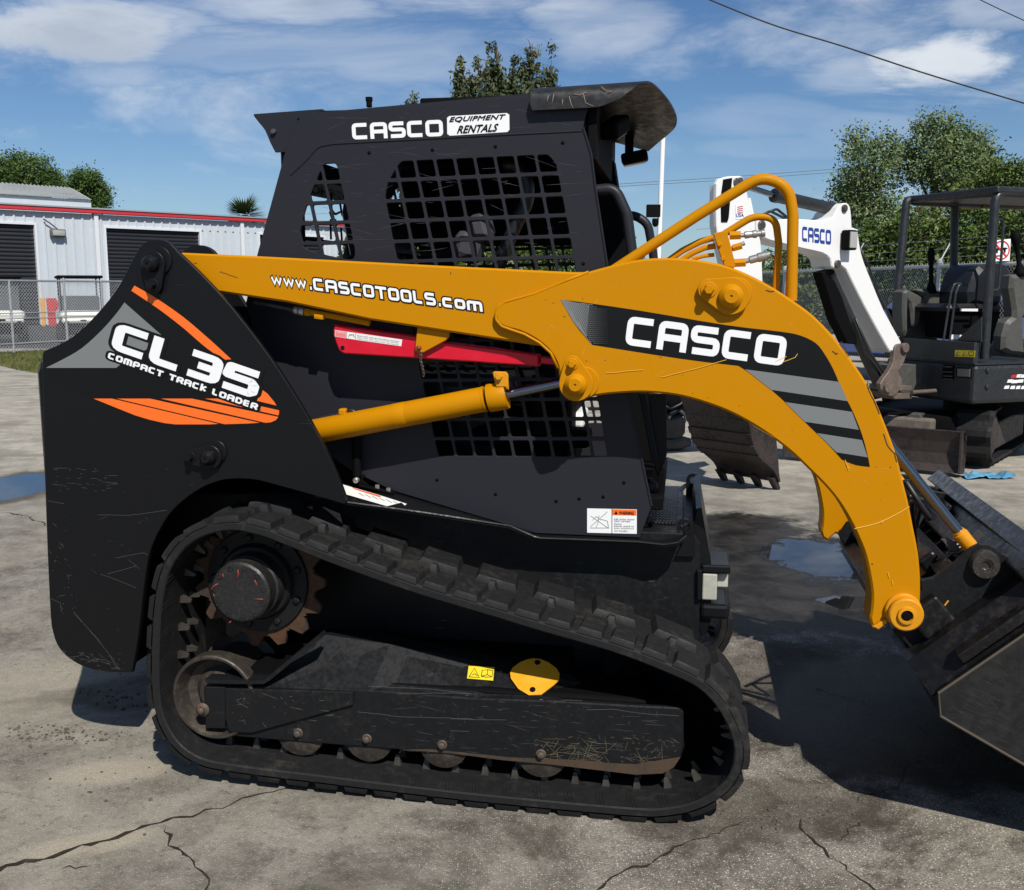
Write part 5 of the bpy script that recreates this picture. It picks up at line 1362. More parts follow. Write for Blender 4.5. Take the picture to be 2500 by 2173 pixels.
mb = MB(); plate(mb, LD, zC((1068,780),(1110,760),(1190,800),(1245,880),(1210,890),(1150,880)), .26, .012, .002); mb.build('latch_lever', mat('lever_grey', (.05,.05,.05), .5, var=.5), qa)
mb = MB(); q4 = [LD.P(*q_, .42) for q_ in zC((1310,755),(1395,690),(1462,750),(1375,770))]; mb.add(q4, [[3,2,1,0]]); mb.build('data_plate', STEEL, qa)
# tilt cylinder
tw_ = .245
ta, tb = LD.P(*zC((700,60))[0], tw_), LD.P(*zC((1330,850))[0], tw_)
dr = (tb-ta).normalized(); 
mb = MB(); cyl(mb, ta-dr*.16, tb-dr*.05, .0145, 28); rod = mb.build('tilt_cylinder_rod', CHROME, LOAD)
mb = MB(); cyl(mb, tb-dr*.055, tb+dr*.0, .0215, 24, cham=.003); cyl(mb, tb-dr*.062, tb-dr*.054, .018, 24); mb.build('rod_end', YELW, rod)
mb = MB(); cyl(mb, LD.P(1784,723,tw_), ta-dr*.14, .030, 32, cham=.004); mb.build('cylinder_barrel', YEL, rod)
mb = MB(); tube(mb, [ta+dr*.05+LD.ey*.05-Z_*.04, ta+dr*.2+LD.ey*.08-Z_*.06, tb-dr*.22+LD.ey*.15-Z_*.05, bk(.2,.15,.6)], .008, 8, fil=.08)
tube(mb, [LD.P(*zC((790,400))[0],.35), LD.P(*zC((900,430))[0],.5), bk(.25,.16,.75), bk(.3,.1,1.0)], .007, 8, fil=.08)
mb.build('hose', HOSE, qa)
mirror(rod)

# ================================================================== BACKGROUND
def zF(*p): return [(x/2.946, 350+y/2.946, *r) for x, y, *r in p]
def zG(*p): return [(2100+x/3.982, 500+y/3.982, *r) for x, y, *r in p]
def zH(*p): return [(1550+x/3.437, 900+y/3.437, *r) for x, y, *r in p]
def at(p, yaw=0): return Matrix.Translation(p) @ Matrix.Rotation(yaw, 4, 'Z')
GALV = mat('galvanised', (.38,.39,.40), .45, metal=.55, var=.2)
# ---- white metal building with roll-up doors
BD = Frame((-21.0, 42.0), radians(45.5))
BLD = thing('metal_building', 'long white ribbed metal building with red eave trim and black roll-up doors', 'building', BD.mat())
WALLM = mat('ribbed_wall_white', (.50,.54,.58), .5, metal=.0, var=.06, vscale=.5, spec=.3)
def uof(px, py=600): return BD.uz(px, py, 0)[0]
doors = [(uof(-150), uof(86)), (uof(260), uof(487)), (uof(634), uof(790)), (uof(960), uof(1090))]
zd = BD.uz(262, 557, 0)[1]; ze = BD.uz(300, 527, 0)[1]
u0b, u1b = uof(-400), uof(1300)
mb = MB(); prof = []
u = u0b; 
def rib(u0, u1, z0, z1):
    pts = []; x = u0
    while x < u1:
        for du_, dw in ((0,0),(.26,0),(.29,-.05),(.35,-.05),(.38,0)):
            if x+du_ < u1: pts.append((x+du_, dw))
        x += .40
    pts.append((u1, 0))
    A = [BD.pt(a, b, z0) for a, b in pts]; B = [BD.pt(a, b, z1) for a, b in pts]; loft(mb, A, B, 0, False)
edges = [u0b]+[e for d in doors for e in d]+[u1b]
for i in range(0, len(edges), 2):
    if edges[i+1]-edges[i] > .2: rib(edges[i]+.09, edges[i+1]-.09, 0, zd+.08)
rib(u0b, u1b, zd+.08, ze)
mb.build('wall', WALLM, BLD)
mb = MB(); fbox(mb, BD, u0b, u1b, .12, 14, 0, ze-.05, 0); mb.build('building_core', mat('plain_wall_white', (.45,.48,.5), .6), BLD)
TRIM = mat('trim_white', (.66,.68,.70), .45)
for a, b in doors:
    mb = MB(); n = int(zd/.16); pts = []
    for k in range(n+1): pts += [(k*zd/n, 0), (k*zd/n+.06, .03), (k*zd/n+.1, .03)]
    A = [BD.pt(a, .10-dw, z) for z, dw in pts]; B = [BD.pt(b, .10-dw, z) for z, dw in pts]; loft(mb, A, B, 0, False)
    dr_ = mb.build('roll_up_door', mat('door_black', (.014,.015,.019), .45, spec=.4), BLD)
    mb = MB(); fbox(mb, BD, a-.10, a, -.06, .12, 0, zd+.10, .005); fbox(mb, BD, b, b+.10, -.06, .12, 0, zd+.10, .005); fbox(mb, BD, a, b, -.06, .12, zd, zd+.10, .005)
    mb.build('door_frame', TRIM, dr_)
mb = MB()
for px in (236, 590): 
    u_ = uof(px); fbox(mb, BD, u_-.09, u_+.09, -.14, -.05, 0, ze+.02, .01)
mb.build('downpipe', TRIM, BLD)
mb = MB(); fbox(mb, BD, u0b, u1b, -.24, .0, ze+.02, ze+.20, .03); mb.build('eave_trim', mat('red_trim', (.52,.03,.04), .45), BLD)
mb = MB(); A = [BD.pt(u0b, -.28, ze+.20), BD.pt(u1b, -.28, ze+.20)]; B = [BD.pt(u0b, 9, ze+.9), BD.pt(u1b, 9, ze+.9)]; loft(mb, A, B, 0, False, .06)
mb.build('roof', mat('roof_galv', (.42,.43,.44), .45, metal=.3), BLD)
mb = MB(); c_ = BD.P(141, 569, -.16); box(mb, c_, BD.ex, BD.ey, Z_, .62, .24, .32, .05, 0); box(mb, c_-BD.ey*.13, BD.ex, BD.ey, Z_, .50, .03, .22, .01, 1)
tube(mb, [c_+Z_*.16, c_+Z_*.40+BD.ex*-.3, c_+Z_*.55-BD.ex*.55], .03, 6)
mb.build('wall_lamp', [mat('lamp_grey', (.10,.10,.10), .5), GLASSY], BLD)
# second roof beyond
B2 = Frame(BD.pt(0, 16, 0), BD.yaw)
BL2 = thing('shed', 'pale grey standing-seam metal roof rising beyond the red eave', 'shed', B2.mat())
r0, r1, r2, r3 = [B2.P(*p_, 0) for p_ in ((-120,500),(222,506),(224,489),(-120,490))]
mb = MB(); ru, rz0 = B2.uz(223,506,0); rz1 = B2.uz(224,489,0)[1]; ua = B2.uz(-150,500,0)[0]; uz_ = B2.uz(176,461,5); zr_ = uz_[1]
mb.add([B2.pt(ua,0,0), B2.pt(ru,0,0), B2.pt(ru,0,rz1), B2.pt(ua,0,rz1)], [[0,1,2,3]])
mb.add([B2.pt(ru,0,0), B2.pt(ru,10,0), B2.pt(ru,10,rz1), B2.pt(uz_[0]+.0,5,zr_), B2.pt(ru,0,rz1)], [[0,1,2,3,4]])
mb.build('wall', WALLM, BL2)
mb = MB(); uu_ = ua
A = [B2.pt(ua,-.15,rz1+.02), B2.pt(ru+.15,-.15,rz1+.02)]; B = [B2.pt(ua,5,zr_+.03), B2.pt(uz_[0],5,zr_+.03)]
n = 40
for k in range(n):
    a0, a1 = ua+(ru-ua)*k/n, ua+(ru-ua)*(k+1)/n; b0, b1 = ua+(uz_[0]-ua)*k/n, ua+(uz_[0]-ua)*(k+1)/n
    mb.add([B2.pt(a0,-.15,rz1+.02), B2.pt(a1,-.15,rz1+.02), B2.pt(b1,5,zr_+.03), B2.pt(b0,5,zr_+.03)], [[0,1,2,3]])
    tube(mb, [B2.pt(a0,-.15,rz1+.05), B2.pt(b0,5,zr_+.06)], .05, 4)
mb.build('roof', mat('roof_pale', (.40,.42,.41), .5, col2=(.30,.32,.31), vscale=.6, metal=.1), BL2)

# ---- golf carts on the asphalt behind the fence
def cart(px, d, label):
    p = ground(px, 705+2500*1.5/d); fr = Frame(p, atan2(p.y, p.x)-pi/2+.05)
    root = thing('golf_cart', label, 'golf cart', Matrix.Translation((0,0,GZ)) @ fr.mat(), 'golf carts parked behind the left fence')
    WB = bpy.data.materials.get('cart_white') or mat('cart_white', (.62,.62,.56), .35)
    def B(name, parts, m, parent=root):
        mb = MB()
        for a in parts: fbox(mb, fr, *a[:6], a[6] if len(a) > 6 else .03)
        return mb.build(name, m, parent)
    body = B('body', [(-.60,.60,-.06,.75,.66,.90,.11),(-.55,.55,-.12,.3,.56,.70,.06),(-.6,.6,1.6,2.35,.6,.8,.08)], WB)
    B('chassis', [(-.56,.56,.05,2.3,.24,.60,.06)], DARK)
    B('badge', [(-.08,.08,-.135,-.10,.62,.66,.01)], DARK, body)
    B('bumper', [(-.5,.5,-.20,-.08,.36,.46,.03)], DARK, body)
    B('roof', [(-.60,.60,.35,2.3,1.79,1.87,.035)], DARK)
    for x in (-.52,.52):
        for y, z in ((.5,.7),(2.1,.7)):
            mb = MB(); tube(mb, [fr.pt(x, y-.15 if y < 1 else y, z), fr.pt(x, y+.05, 1.8)], .022, 8); mb.build('roof_post', DARK, root)
    B('seat', [(-.55,.55,1.15,1.55,.75,.88,.05),(-.55,.55,1.5,1.62,.85,1.3,.05)], mat('cart_seat', (.20,.19,.17), .6))
    mb = MB(); loft(mb, [fr.pt(-.54,.42,.86), fr.pt(.54,.42,.86)], [fr.pt(-.52,.60,1.76), fr.pt(.52,.60,1.76)], 0, False, .006)
    wg = bpy.data.materials.get('windscreen')
    if not wg:
        wg = bpy.data.materials.new('windscreen'); wg.use_nodes = True; bb_ = wg.node_tree.nodes['Principled BSDF']; bb_.inputs['Base Color'].default_value = (.35,.38,.38,1); bb_.inputs['Alpha'].default_value = .10; bb_.inputs['Roughness'].default_value = .1
    mb.build('windscreen', wg, root)
    for x in (-.42,.42):
        mb = MB(); c_ = fr.pt(x, -.11, .55); lathe(mb, c_, -fr.ey, [(.07,0),(.07,.02),(.04,.03)], 12); mb.build('headlight', DARK, body)
    for x in (-.56,.56):
        for y in (.25,1.95):
            mb = MB(); lathe(mb, fr.pt(x-.09, y, .25), fr.ex, [(.2,0),(.25,.02),(.25,.16),(.2,.18)], 20); wh = mb.build('wheel', RUB, root)
            mb = MB(); lathe(mb, fr.pt(x-.095, y, .25), fr.ex, [(.12,0),(.12,.19)], 14); mb.build('rim', STEEL, wh)
    return root
cart(207, 27.5, 'white golf cart in front of the white building, right of the red board')
cart(10, 27.5, 'white golf cart cut off by the left edge, in front of the left roll-up door')
# red angular board and yellow post
p = ground(128, 705+2500*1.5/28.5); fr = Frame(p, .35)
mb = MB(); plate(mb, fr, [(112,728),(136,728),(142,742),(141,756),(135,762),(138,797),(119,797)], 0, .12, .01)
o = mb.build('board', mat('red_board', (.45,.015,.02), .5)); tag(o, 'red board with a notched right edge standing behind the left fence', 'board'); recentre(o)
mb = MB(); plate(mb, fr, [(97,728),(109,728),(111,797),(103,797)], -.1, .12, .01)
o = mb.build('post', mat('yellow_post', (.70,.36,.03), .5, col2=(.55,.2,.02), vscale=4)); tag(o, 'short yellow post left of the red board', 'post'); recentre(o)

# ---- chain link fences
def chain_link(fr, u0, u1, z0, z1, root, r=.003, pitch=.075):
    mb = MB(); h = z1-z0; n = int((u1-u0)/pitch)
    for s_ in (1, -1):
        for k in range(-int(h/pitch)-1, n+1):
            a = u0+k*pitch; b = a+h; za, zb = (z0, z1)
            ua_, ub_ = max(a, u0), min(b, u1)
            if ub_-ua_ < .01: continue
            zza = z0+(ua_-a) if s_ > 0 else z1-(ua_-a); zzb = z0+(ub_-a) if s_ > 0 else z1-(ub_-a)
            A_, B_ = fr.pt(ua_, .004*s_, zza), fr.pt(ub_, .004*s_, zzb); d = (B_-A_).normalized(); x = d.cross(fr.ey).normalized()*r; y = fr.ey*r
            v = [A_+x, A_-x*.5+y, A_-x*.5-y, B_+x, B_-x*.5+y, B_-x*.5-y]; mb.add(v, [[0,1,4,3],[1,2,5,4],[2,0,3,5]])
    return mb.build('mesh', GALV, root)
FL = Frame((-12.0, 24.0), radians(65))
FLr = thing('chain_link_fence', 'galvanised chain link fence with a framed gate, left of the loader', 'fence', FL.mat())
chain_link(FL, -9, 14, .03, 1.68, FLr, .0042, .085)
mb = MB(); 
for z in (1.69,): tube(mb, [FL.pt(-9,0,z), FL.pt(14,0,z)], .024, 8)
tube(mb, [FL.pt(-9,0,.21), FL.pt(14,0,.21)], .02, 8)
mb.build('rail', GALV, FLr)
for px, ht in ((27,1.66),(160,1.72),(251,1.7),(-90,1.72),(330,1.7)):
    u_ = FL.uz(px, 760, 0)[0]; mb = MB(); tube(mb, [FL.pt(u_,0,0), FL.pt(u_,0,ht)], .028, 10); lathe(mb, FL.pt(u_,0,ht), Z_, [(.034,0),(.034,.02),(.01,.05)], 10); mb.build('post', GALV, FLr)
for za in (.93, .80):
    mb = MB(); tube(mb, [FL.pt(-9,-.01,za), FL.pt(14,-.01,za)], .015, 6); mb.build('brace_rail', GALV, FLr)
d0_, d1_ = Vector((5.9, 25.5, 0)), Vector((7.75, 15.6, 0))
FRr = Frame(d0_, atan2(d1_.y-d0_.y, d1_.x-d0_.x)); 
FR = thing('chain_link_fence', 'chain link fence topped with barbed wire, behind the small excavator', 'fence', FRr.mat())
LF = (d1_-d0_).length
chain_link(FRr, -2, LF+4, .03, 1.86, FR, .0032, .075)
mb = MB(); tube(mb, [FRr.pt(-2,0,1.88), FRr.pt(LF+4,0,1.88)], .032, 10); mb.build('rail', GALV, FR)
for k in range(6):
    u_ = -1.2+k*3.0; mb = MB(); tube(mb, [FRr.pt(u_,0,0), FRr.pt(u_,0,1.95)], .034, 10); lathe(mb, FRr.pt(u_,0,1.95), Z_, [(.05,-.02),(.05,.03),(.02,.06)], 12); tube(mb, [FRr.pt(u_,0,1.95), FRr.pt(u_,.25,2.4)], .014, 6); mb.build('post', GALV, FR)
for k, z in enumerate((2.03, 2.18, 2.34)):
    mb = MB(); pts = [FRr.pt(-2+i*(LF+6)/30, .06+.09*k, z+.004*math.sin(i*1.3)) for i in range(31)]; tube(mb, pts, .0028, 4)
    for i in range(90):
        p_ = FRr.pt(-2+i*(LF+6)/90, .06+.09*k, z); tube(mb, [p_-Z_*.016, p_+Z_*.016], .002, 3)
    mb.build('barbed_wire', GALV, FR)
mb = MB()
for i in range(int((LF+6)/.075)): p_ = FRr.pt(-2+i*.075, 0, 1.88); tube(mb, [p_, p_+Z_*.06+FRr.ex*(.012 if i % 2 else -.012)], .003, 3)
tag(mb.build('wire_tip', GALV, FR), kind='stuff')
# prohibition sign on the fence
sp_ = FRr
mb = MB(); sf = Frame(on_plane(2447, 612, FRr.o-FRr.ey*.1, FRr.ey), radians(12)); w_ = 0.
sd_ = sf.o.copy(); 
plate(mb, sf, [(2426,587),(2468,583),(2465,637),(2423,638)], 0, .006, .001, m=0)
def sring(cx__, cy__, r0_, r1_, m, w_=-.004):
    c_ = sf.uz(cx__, cy__, w_); k = abs(sf.uz(cx__+10, cy__, w_)[0]-c_[0])/10
    o_ = [(c_[0]+r0_*k*cos(a), c_[1]+r0_*k*sin(a)) for a in [2*pi*i/36 for i in range(36)]]; i_ = [(c_[0]+r1_*k*cos(a), c_[1]+r1_*k*sin(a)) for a in [2*pi*i/36 for i in range(36)]]
    plate_uz(mb, sf, [o_, i_], w_, .003, 0, m)
for l in (((2427,606),(2441,606),(2441,609),(2427,609)),((2432,609),(2437,609),(2436,618),(2433,618)),((2446,605),(2460,605),(2460,608),(2446,608)),((2450,608),(2456,608),(2455,617),(2451,617)),((2434,606),(2456,604),(2456,610),(2434,611))):
    plate(mb, sf, l, -.0035, .002, 0, m=2)
sring(2445, 611, 20.5, 17.5, 1)
plate(mb, sf, [(2430,598),(2433,595),(2459,625),(2456,628)], -.006, .002, 0, m=1)
plate(mb, sf, [(2428,624),(2441,623),(2441,626),(2428,627)], -.0035, .002, 0, m=2)
o = mb.build('sign', [WHITE, mat('sign_red', (.55,.01,.02), .5), BLKV]); tag(o, 'white sign with a red crossed-out ring, on the right hand fence', 'sign'); recentre(o)

# ---- trees
BARK = mat('bark', (.10,.075,.055), .9, bump=.5, bscale=30, spec=.1)
def leafmat(name, c1, c2):
    m = mat(name, c1, .75, col2=c2, vscale=1.3, lo=.35, hi=.65, spec=.1)
    return m
LEAF = {'oak':(leafmat('oak_leaf', (.030,.062,.014), (.075,.125,.028)), leafmat('oak_leaf_pale', (.075,.125,.032), (.14,.20,.065))),
        'dry':(leafmat('scrub_leaf', (.050,.080,.018), (.11,.155,.038)), leafmat('scrub_leaf_pale', (.11,.15,.048), (.19,.23,.10))),
        'thin':(leafmat('thin_leaf', (.075,.120,.040), (.15,.20,.080)), leafmat('thin_leaf_pale', (.16,.21,.10), (.26,.31,.17))),
        'pine':(leafmat('cedar_leaf', (.040,.055,.028), (.085,.105,.050)), leafmat('cedar_leaf_pale', (.09,.105,.055), (.15,.165,.09)))}
def tree(name, base, trunk_h, blobs, n, leaf, kind, label, group=None, seed=1, cat='tree', tr=.16, clump=.45, aspect=1.):
    """blobs: (dx, dy, z, rx, rz) lobes of the crown, each filled with leaf clumps"""
    rnd = random.Random(seed); root = thing(name, label, cat, Matrix.Translation(base), group)
    mb = MB(); top = base+Z_*trunk_h
    tube(mb, [base-Z_*.1, base+Z_*trunk_h*.5+X_*rnd.uniform(-.1,.1), top], tr, 9, rs=[tr*1.2, tr*.9, tr*.6])
    for dx, dy, z, rx, rz in blobs:
        c_ = base+Vector((dx, dy, z)); tube(mb, [base+Z_*trunk_h*.75, (base+Z_*trunk_h*.75).lerp(c_, .5)+Z_*.2*rx, c_+Z_*rz*.5], tr*.3, 6, rs=[tr*.5, tr*.3, tr*.08])
        for _ in range(4):
            a = rnd.uniform(0, 2*pi); e = c_+Vector((rx*.8*cos(a), rx*.8*sin(a), rz*rnd.uniform(-.3,.9))); tube(mb, [c_-Z_*rz*.4, c_.lerp(e, .5)+Z_*.1, e], tr*.1, 4, rs=[tr*.2, tr*.1, tr*.03])
    mb.build('trunk', BARK, root)
    mb = MB(); tot = sum(b[3]*b[3]*b[4] for b in blobs); V = mb.v; Fc = mb.f; M_ = mb.m; S_m = mb.sm
    for dx, dy, z, rx, rz in blobs:
        c_ = base+Vector((dx, dy, z)); nb = max(3, int(n*rx*rx*rz/tot)); nc = max(4, int(nb/26))
        for _ in range(nc):
            d = Vector((rnd.gauss(0,1), rnd.gauss(0,1), rnd.gauss(0,1))).normalized(); rr = rnd.uniform(.25, 1.)**.45*rnd.choice((.72,.9,1.,1.08,1.16))
            q_ = c_+Vector((d.x*rx*rr, d.y*rx*rr, d.z*rz*rr)); cs = clump*rnd.uniform(.5,1.35); pale = rnd.random() < .30
            for _ in range(26):
                p = q_+Vector((rnd.gauss(0,cs*.45), rnd.gauss(0,cs*.45), rnd.gauss(0,cs*.38*aspect)))
                a = Vector((rnd.gauss(0,1), rnd.gauss(0,1), rnd.gauss(0,.8)*aspect)).normalized(); b = a.cross(Vector((rnd.gauss(0,1), rnd.gauss(0,1), rnd.gauss(0,1)))).normalized()
                s = leaf*rnd.uniform(.5,1.3); k = len(V)
                V.append(p-a*s); V.append(p+b*s*.45); V.append(p+a*s); V.append(p-b*s*.45)
                Fc.append([k,k+1,k+2,k+3]); M_.append(1 if pale else 0); S_m.append(False)
    mb.build('crown', list(LEAF[kind]), root)
    return root
def tpos(px, d): return Vector(((px-CX)/2500*d, d, GZ))
def zat(py, d): return H+(HOR-py)/2500*d
def crown(px, d, lobes):
    """lobes: (px, py, rpx, rpy) in picture size at distance d -> blobs"""
    k = d/2500; return [((a-px)*k, (i % 3-1)*c*k*.5, zat(b, d)-GZ, c*k, e*k) for i, (a, b, c, e) in enumerate(lobes)]
RT = 'trees crowding behind the right hand fence'
tree('broadleaf_tree', tpos(2110,40), 4.5, crown(2110,40,[(2080,420,60,60),(2060,360,36,28),(2100,480,70,60),(2130,390,40,50),(2060,520,60,60),(2150,560,70,70)]), 15000, .075, 'thin', 'pale open-crowned tree at the left end of the wood, beside the white boom', RT, 3, clump=.5)
tree('broadleaf_tree', tpos(2260,42), 6, crown(2260,42,[(2250,350,50,48),(2310,370,60,50),(2200,410,55,50),(2280,430,90,60),(2360,400,40,35),(2230,330,30,26)]), 19000, .075, 'thin', 'tallest tree behind the excavator canopy, sparse top against the sky', RT, 4, clump=.5)
tree('broadleaf_tree', tpos(2420,38), 5, crown(2420,38,[(2410,450,60,45),(2460,475,70,45),(2380,490,70,50),(2430,430,40,20),(2520,460,70,50)]), 17000, .075, 'dry', 'green bushy tree above the excavator roof near the right edge', RT, 5)
tree('broadleaf_tree', tpos(2560,34), 5, crown(2560,34,[(2520,425,30,22),(2560,460,70,60),(2600,520,100,90),(2530,560,70,80)]), 13000, .075, 'oak', 'dark dense tree cut off by the right edge of the photo', RT, 6)
for i, (px, d, lb) in enumerate(((1900,33,'low bushy tree rising just right of the guard rail loop'),(2010,32,'low bushy tree behind the white lettered boom'),(2120,31,'low bushy tree between the boom and the left canopy post'),(2220,30,'low bushy tree seen through the canopy, left half'),(2320,30,'low bushy tree seen through the canopy, right half'),(2430,29,'low bushy tree behind the crossed-out ring sign'),(2540,28,'low bushy tree at the right edge behind the driver seat'))):
    s_ = [-40,0,30,0,10,-10,0][i]; t0 = (600,570,545,505,500,515,500)[i]
    tree('bushy_tree', tpos(px,d), 2., crown(px,d,[(px,t0+60,75,62),(px-50,t0+110,65,60),(px+50,t0+100,65,60),(px,t0+150,85,70),(px-30,t0+205,80,60),(px+40,t0+210,80,60),(px,t0+20,30,25)]), 15000, .07, 'dry' if i % 2 else 'oak', lb, RT, 20+i, clump=.34)
tree('bushy_tree', tpos(1700,60), 2., crown(1700,60,[(1640,700,40,20),(1700,690,50,24),(1770,695,60,26),(1830,690,60,30),(1580,702,40,14)]), 3000, .16, 'oak', 'distant low tree line below the guard rail loop', RT, 31, clump=.6)
# tall cedars beyond the cab
ced = []
for i, (cx__, top, bot, wd_) in enumerate(((1128,158,260,16),(1168,165,262,34),(1210,128,262,30),(1250,160,262,26),(1292,122,262,32),(1338,158,262,24),(1014,243,262,20))):
    pxs = cx__; d = 62+i*.8; lobes = []
    bot = 640; hh_ = bot-top; nl = 13
    for k in range(nl):
        f_ = (k+.5)/nl; lobes.append((pxs+((-1)**k)*wd_*.16, top+20+hh_*f_, wd_*min(1.5,.20+1.35*min(1,f_*3.2)**.8), hh_/nl*1.05))
    tree('cedar_tree', tpos(pxs, d), 9., crown(pxs, d, lobes), 17000, .16, 'pine', ['leftmost narrow cedar in the clump above the cab roof','broad cedar, second from the left above the cab roof','tall left peak of the cedar clump above the cab','shorter cedar in the dip between the two tall cedars','tall right peak of the cedar clump above the cab','rightmost cedar, its side showing beside the visor','small cedar tip showing alone left of the cedar clump'][i], 'cedars beyond the cab roof', 40+i, tr=.22, clump=.30, aspect=1.7)
LT = 'trees behind the white building'
tree('oak_tree', tpos(80,80), 9, crown(80,80,[(90,440,60,50),(60,465,60,40),(120,430,45,40),(70,410,30,20),(20,460,50,35),(120,480,60,40)]), 20000, .11, 'oak', 'largest round-topped tree above the pale shed roof', LT, 60, clump=.6)
tree('oak_tree', tpos(185,84), 8, crown(185,84,[(160,455,36,26),(190,480,40,25),(150,485,40,25)]), 9000, .11, 'oak', 'smaller tree in the gap right of the largest one', LT, 61, clump=.6)
tree('oak_tree', tpos(250,82), 9, crown(250,82,[(245,455,40,28),(262,480,32,28),(235,490,40,26),(270,500,24,26)]), 12000, .11, 'oak', 'tree at the right end, beside the corner of the shed roof', LT, 62, clump=.6)
tree('oak_tree', tpos(-40,80), 9, crown(-40,80,[(-40,460,60,40),(0,445,30,20)]), 3000, .22, 'oak', 'tree cut off by the left edge of the photo', LT, 63, clump=.6)
# sabal palm over the red eave
pb = tpos(612, 75); root = thing('palm_tree', 'palm crown showing above the red eave beside the cab', 'palm', Matrix.Translation(pb))
mb = MB(); zt_ = zat(530, 75); tube(mb, [pb, pb+Z_*zt_], .22, 10); mb.build('trunk', BARK, root)
mb = MB(); rnd = random.Random(9)
for k in range(80):
    a = rnd.uniform(0, 2*pi); el = rnd.uniform(-.4, 1.15); L_ = rnd.uniform(1.2, 1.9); d = Vector((cos(a)*cos(el), sin(a)*cos(el), sin(el))); s = d.cross(Z_).normalized(); c_ = pb+Z_*zt_
    for j in range(9):
        f_ = (j-4)/4; dd = (d+s*f_*.55).normalized(); tip = c_+dd*L_-Z_*.25*abs(f_); b0 = c_+d*.35
        mb.add([b0-s*.02, b0+s*.02, tip.lerp(b0, .4)+s*.05, tip, tip.lerp(b0, .4)-s*.05], [[0,1,2,3,4]])
mb.build('crown', leafmat('palm_leaf', (.055,.085,.03), (.11,.14,.05)), root)
# more trees beyond, seen through the cab mesh
for i, (px, d) in enumerate(((900,55),(1010,50),(1120,52),(1240,48),(1370,50),(1480,52))):
    tree('bushy_tree', tpos(px, d), 2.5, crown(px, d, [(px,600,60,50),(px-30,650,70,50),(px+40,640,60,50),(px,690,80,50)]), 3500, .15, 'dry' if i % 2 else 'oak', 'bushy tree glimpsed through the mesh of the cab, '+['farthest left','second from the left','third from the left','third from the right','second from the right','farthest right'][i], 'trees glimpsed through the cab', 80+i, clump=.55)

# ---- camera pole, overhead cables, far power lines
PF = Frame((0, 15.5), 0)
root = thing('light_pole', 'slim white pole with a black box and camera, beyond the cab visor', 'pole', at(Vector((PF.P(1590,1000,0).x, 15.5, GZ))))
mb = MB(); tube(mb, [PF.P(1596,950,0), PF.P(1620,290,0)], .036, 12); mb.build('pole', WHITE, root)
mb = MB(); box(mb, PF.P(1595,515,-.09), X_, Y_, Z_, .20, .10, .18, .008); mb.build('equipment_box', DARK, root)
mb = MB(); c_ = PF.P(1600,542,-.09); lathe(mb, c_+Z_*.05, -Z_, [(.045,0),(.05,.04),(.045,.09),(.02,.12)], 16); mb.build('dome_camera', DARK, root)
def cable(name, pts, d, r, label, cat='cable', group=None):
    fr_ = Frame((0, d), 0); mb = MB(); c_ = catmull(pts, 10, False); tube(mb, [fr_.P(x, y, 0) for x, y in c_], r, 6)
    o = mb.build(name, HOSE); tag(o, label, cat, group); return o
cable('overhead_cable', [(1560,-75),(1734,0),(1891,62),(2061,114),(2255,178),(2500,252),(2640,292)], 12, .0085, 'thick black overhead cable sagging across the top right sky')
cable('overhead_cable', [(2280,-60),(2394,0),(2500,50),(2600,95)], 14, .006, 'short black cable crossing the top right corner')
cable('power_line', [(1380,462),(1517,449),(1750,434),(2035,413),(2240,398)], 90, .02, 'upper of two faint distant wires behind the visor', group='far power lines')
cable('power_line', [(1380,468),(1517,455),(1750,441),(2035,421),(2240,407)], 90, .02, 'lower of two faint distant wires behind the visor', group='far power lines')
cable('power_line', [(1700,560),(2000,540),(2500,470)], 110, .02, 'lone faint wire low over the wood', group='far power lines')

# ---- dark screen fence and block beyond the right fence
sf2 = Frame((0, 42), radians(-4)); u0_, u1_ = sf2.uz(1500,720,0)[0], sf2.uz(2110,720,0)[0]
root = thing('screen_fence', 'low fence with dark green windscreen far beyond the chain link', 'fence', sf2.mat())
mb = MB(); fbox(mb, sf2, u0_, u1_, -.01, .01, .06, 1.5, .0); mb.build('windscreen_cloth', mat('green_cloth', (.035,.045,.04), .8), root)
mb = MB(); tube(mb, [sf2.pt(u0_,0,1.56), sf2.pt(u1_,0,1.56)], .04, 8); mb.build('rail', GALV, root)
bf = Frame(ground(2062, 884), radians(-20)); mb = MB(); fbox(mb, bf, -.4, .9, 0, .6, 0, .52, .02)
o = mb.build('concrete_block', mat('block_concrete', (.42,.40,.36), .85, bump=.4, var=.3)); tag(o, 'pale concrete block beyond the fence, left of the white boom foot', 'block'); ROOTM[o] = Matrix.Identity(4); recentre(o)
# parked blue car glimpsed between fence and canopy post
cf = Frame(tpos(2345, 17.2), radians(35)); root = thing('parked_car', 'dark blue car behind the left canopy post of the excavator', 'car', Matrix.Translation((0,0,GZ)) @ cf.mat())
mb = MB(); pr = [(-1.0,.35),(-1.05,.7),(-.95,.86),(-.2,.98),(.35,1.32),(1.5,1.36),(2.2,1.0),(3.0,.92),(3.1,.4)]
plate_uz(mb, cf, [catmull([(a, b) for a, b in pr], 3)], 0, 1.6, .06); mb.build('body', mat('car_blue', (.05,.07,.16), .25, coat=.6), root)
mb = MB(); plate_uz(mb, cf, [[(.0,.98),(.4,1.27),(1.4,1.30),(1.9,1.0)]], -.012, .02, .003); mb.build('window', DARK, root)
mb = MB(); lathe(mb, cf.pt(-.3,-.02,.32), cf.ey, [(.28,0),(.32,.02),(.32,.2)], 24); mb.build('wheel', RUB, root)
mb = MB(); lathe(mb, cf.pt(2.2,-.02,.32), cf.ey, [(.28,0),(.32,.02),(.32,.2)], 24); mb.build('wheel', RUB, root)
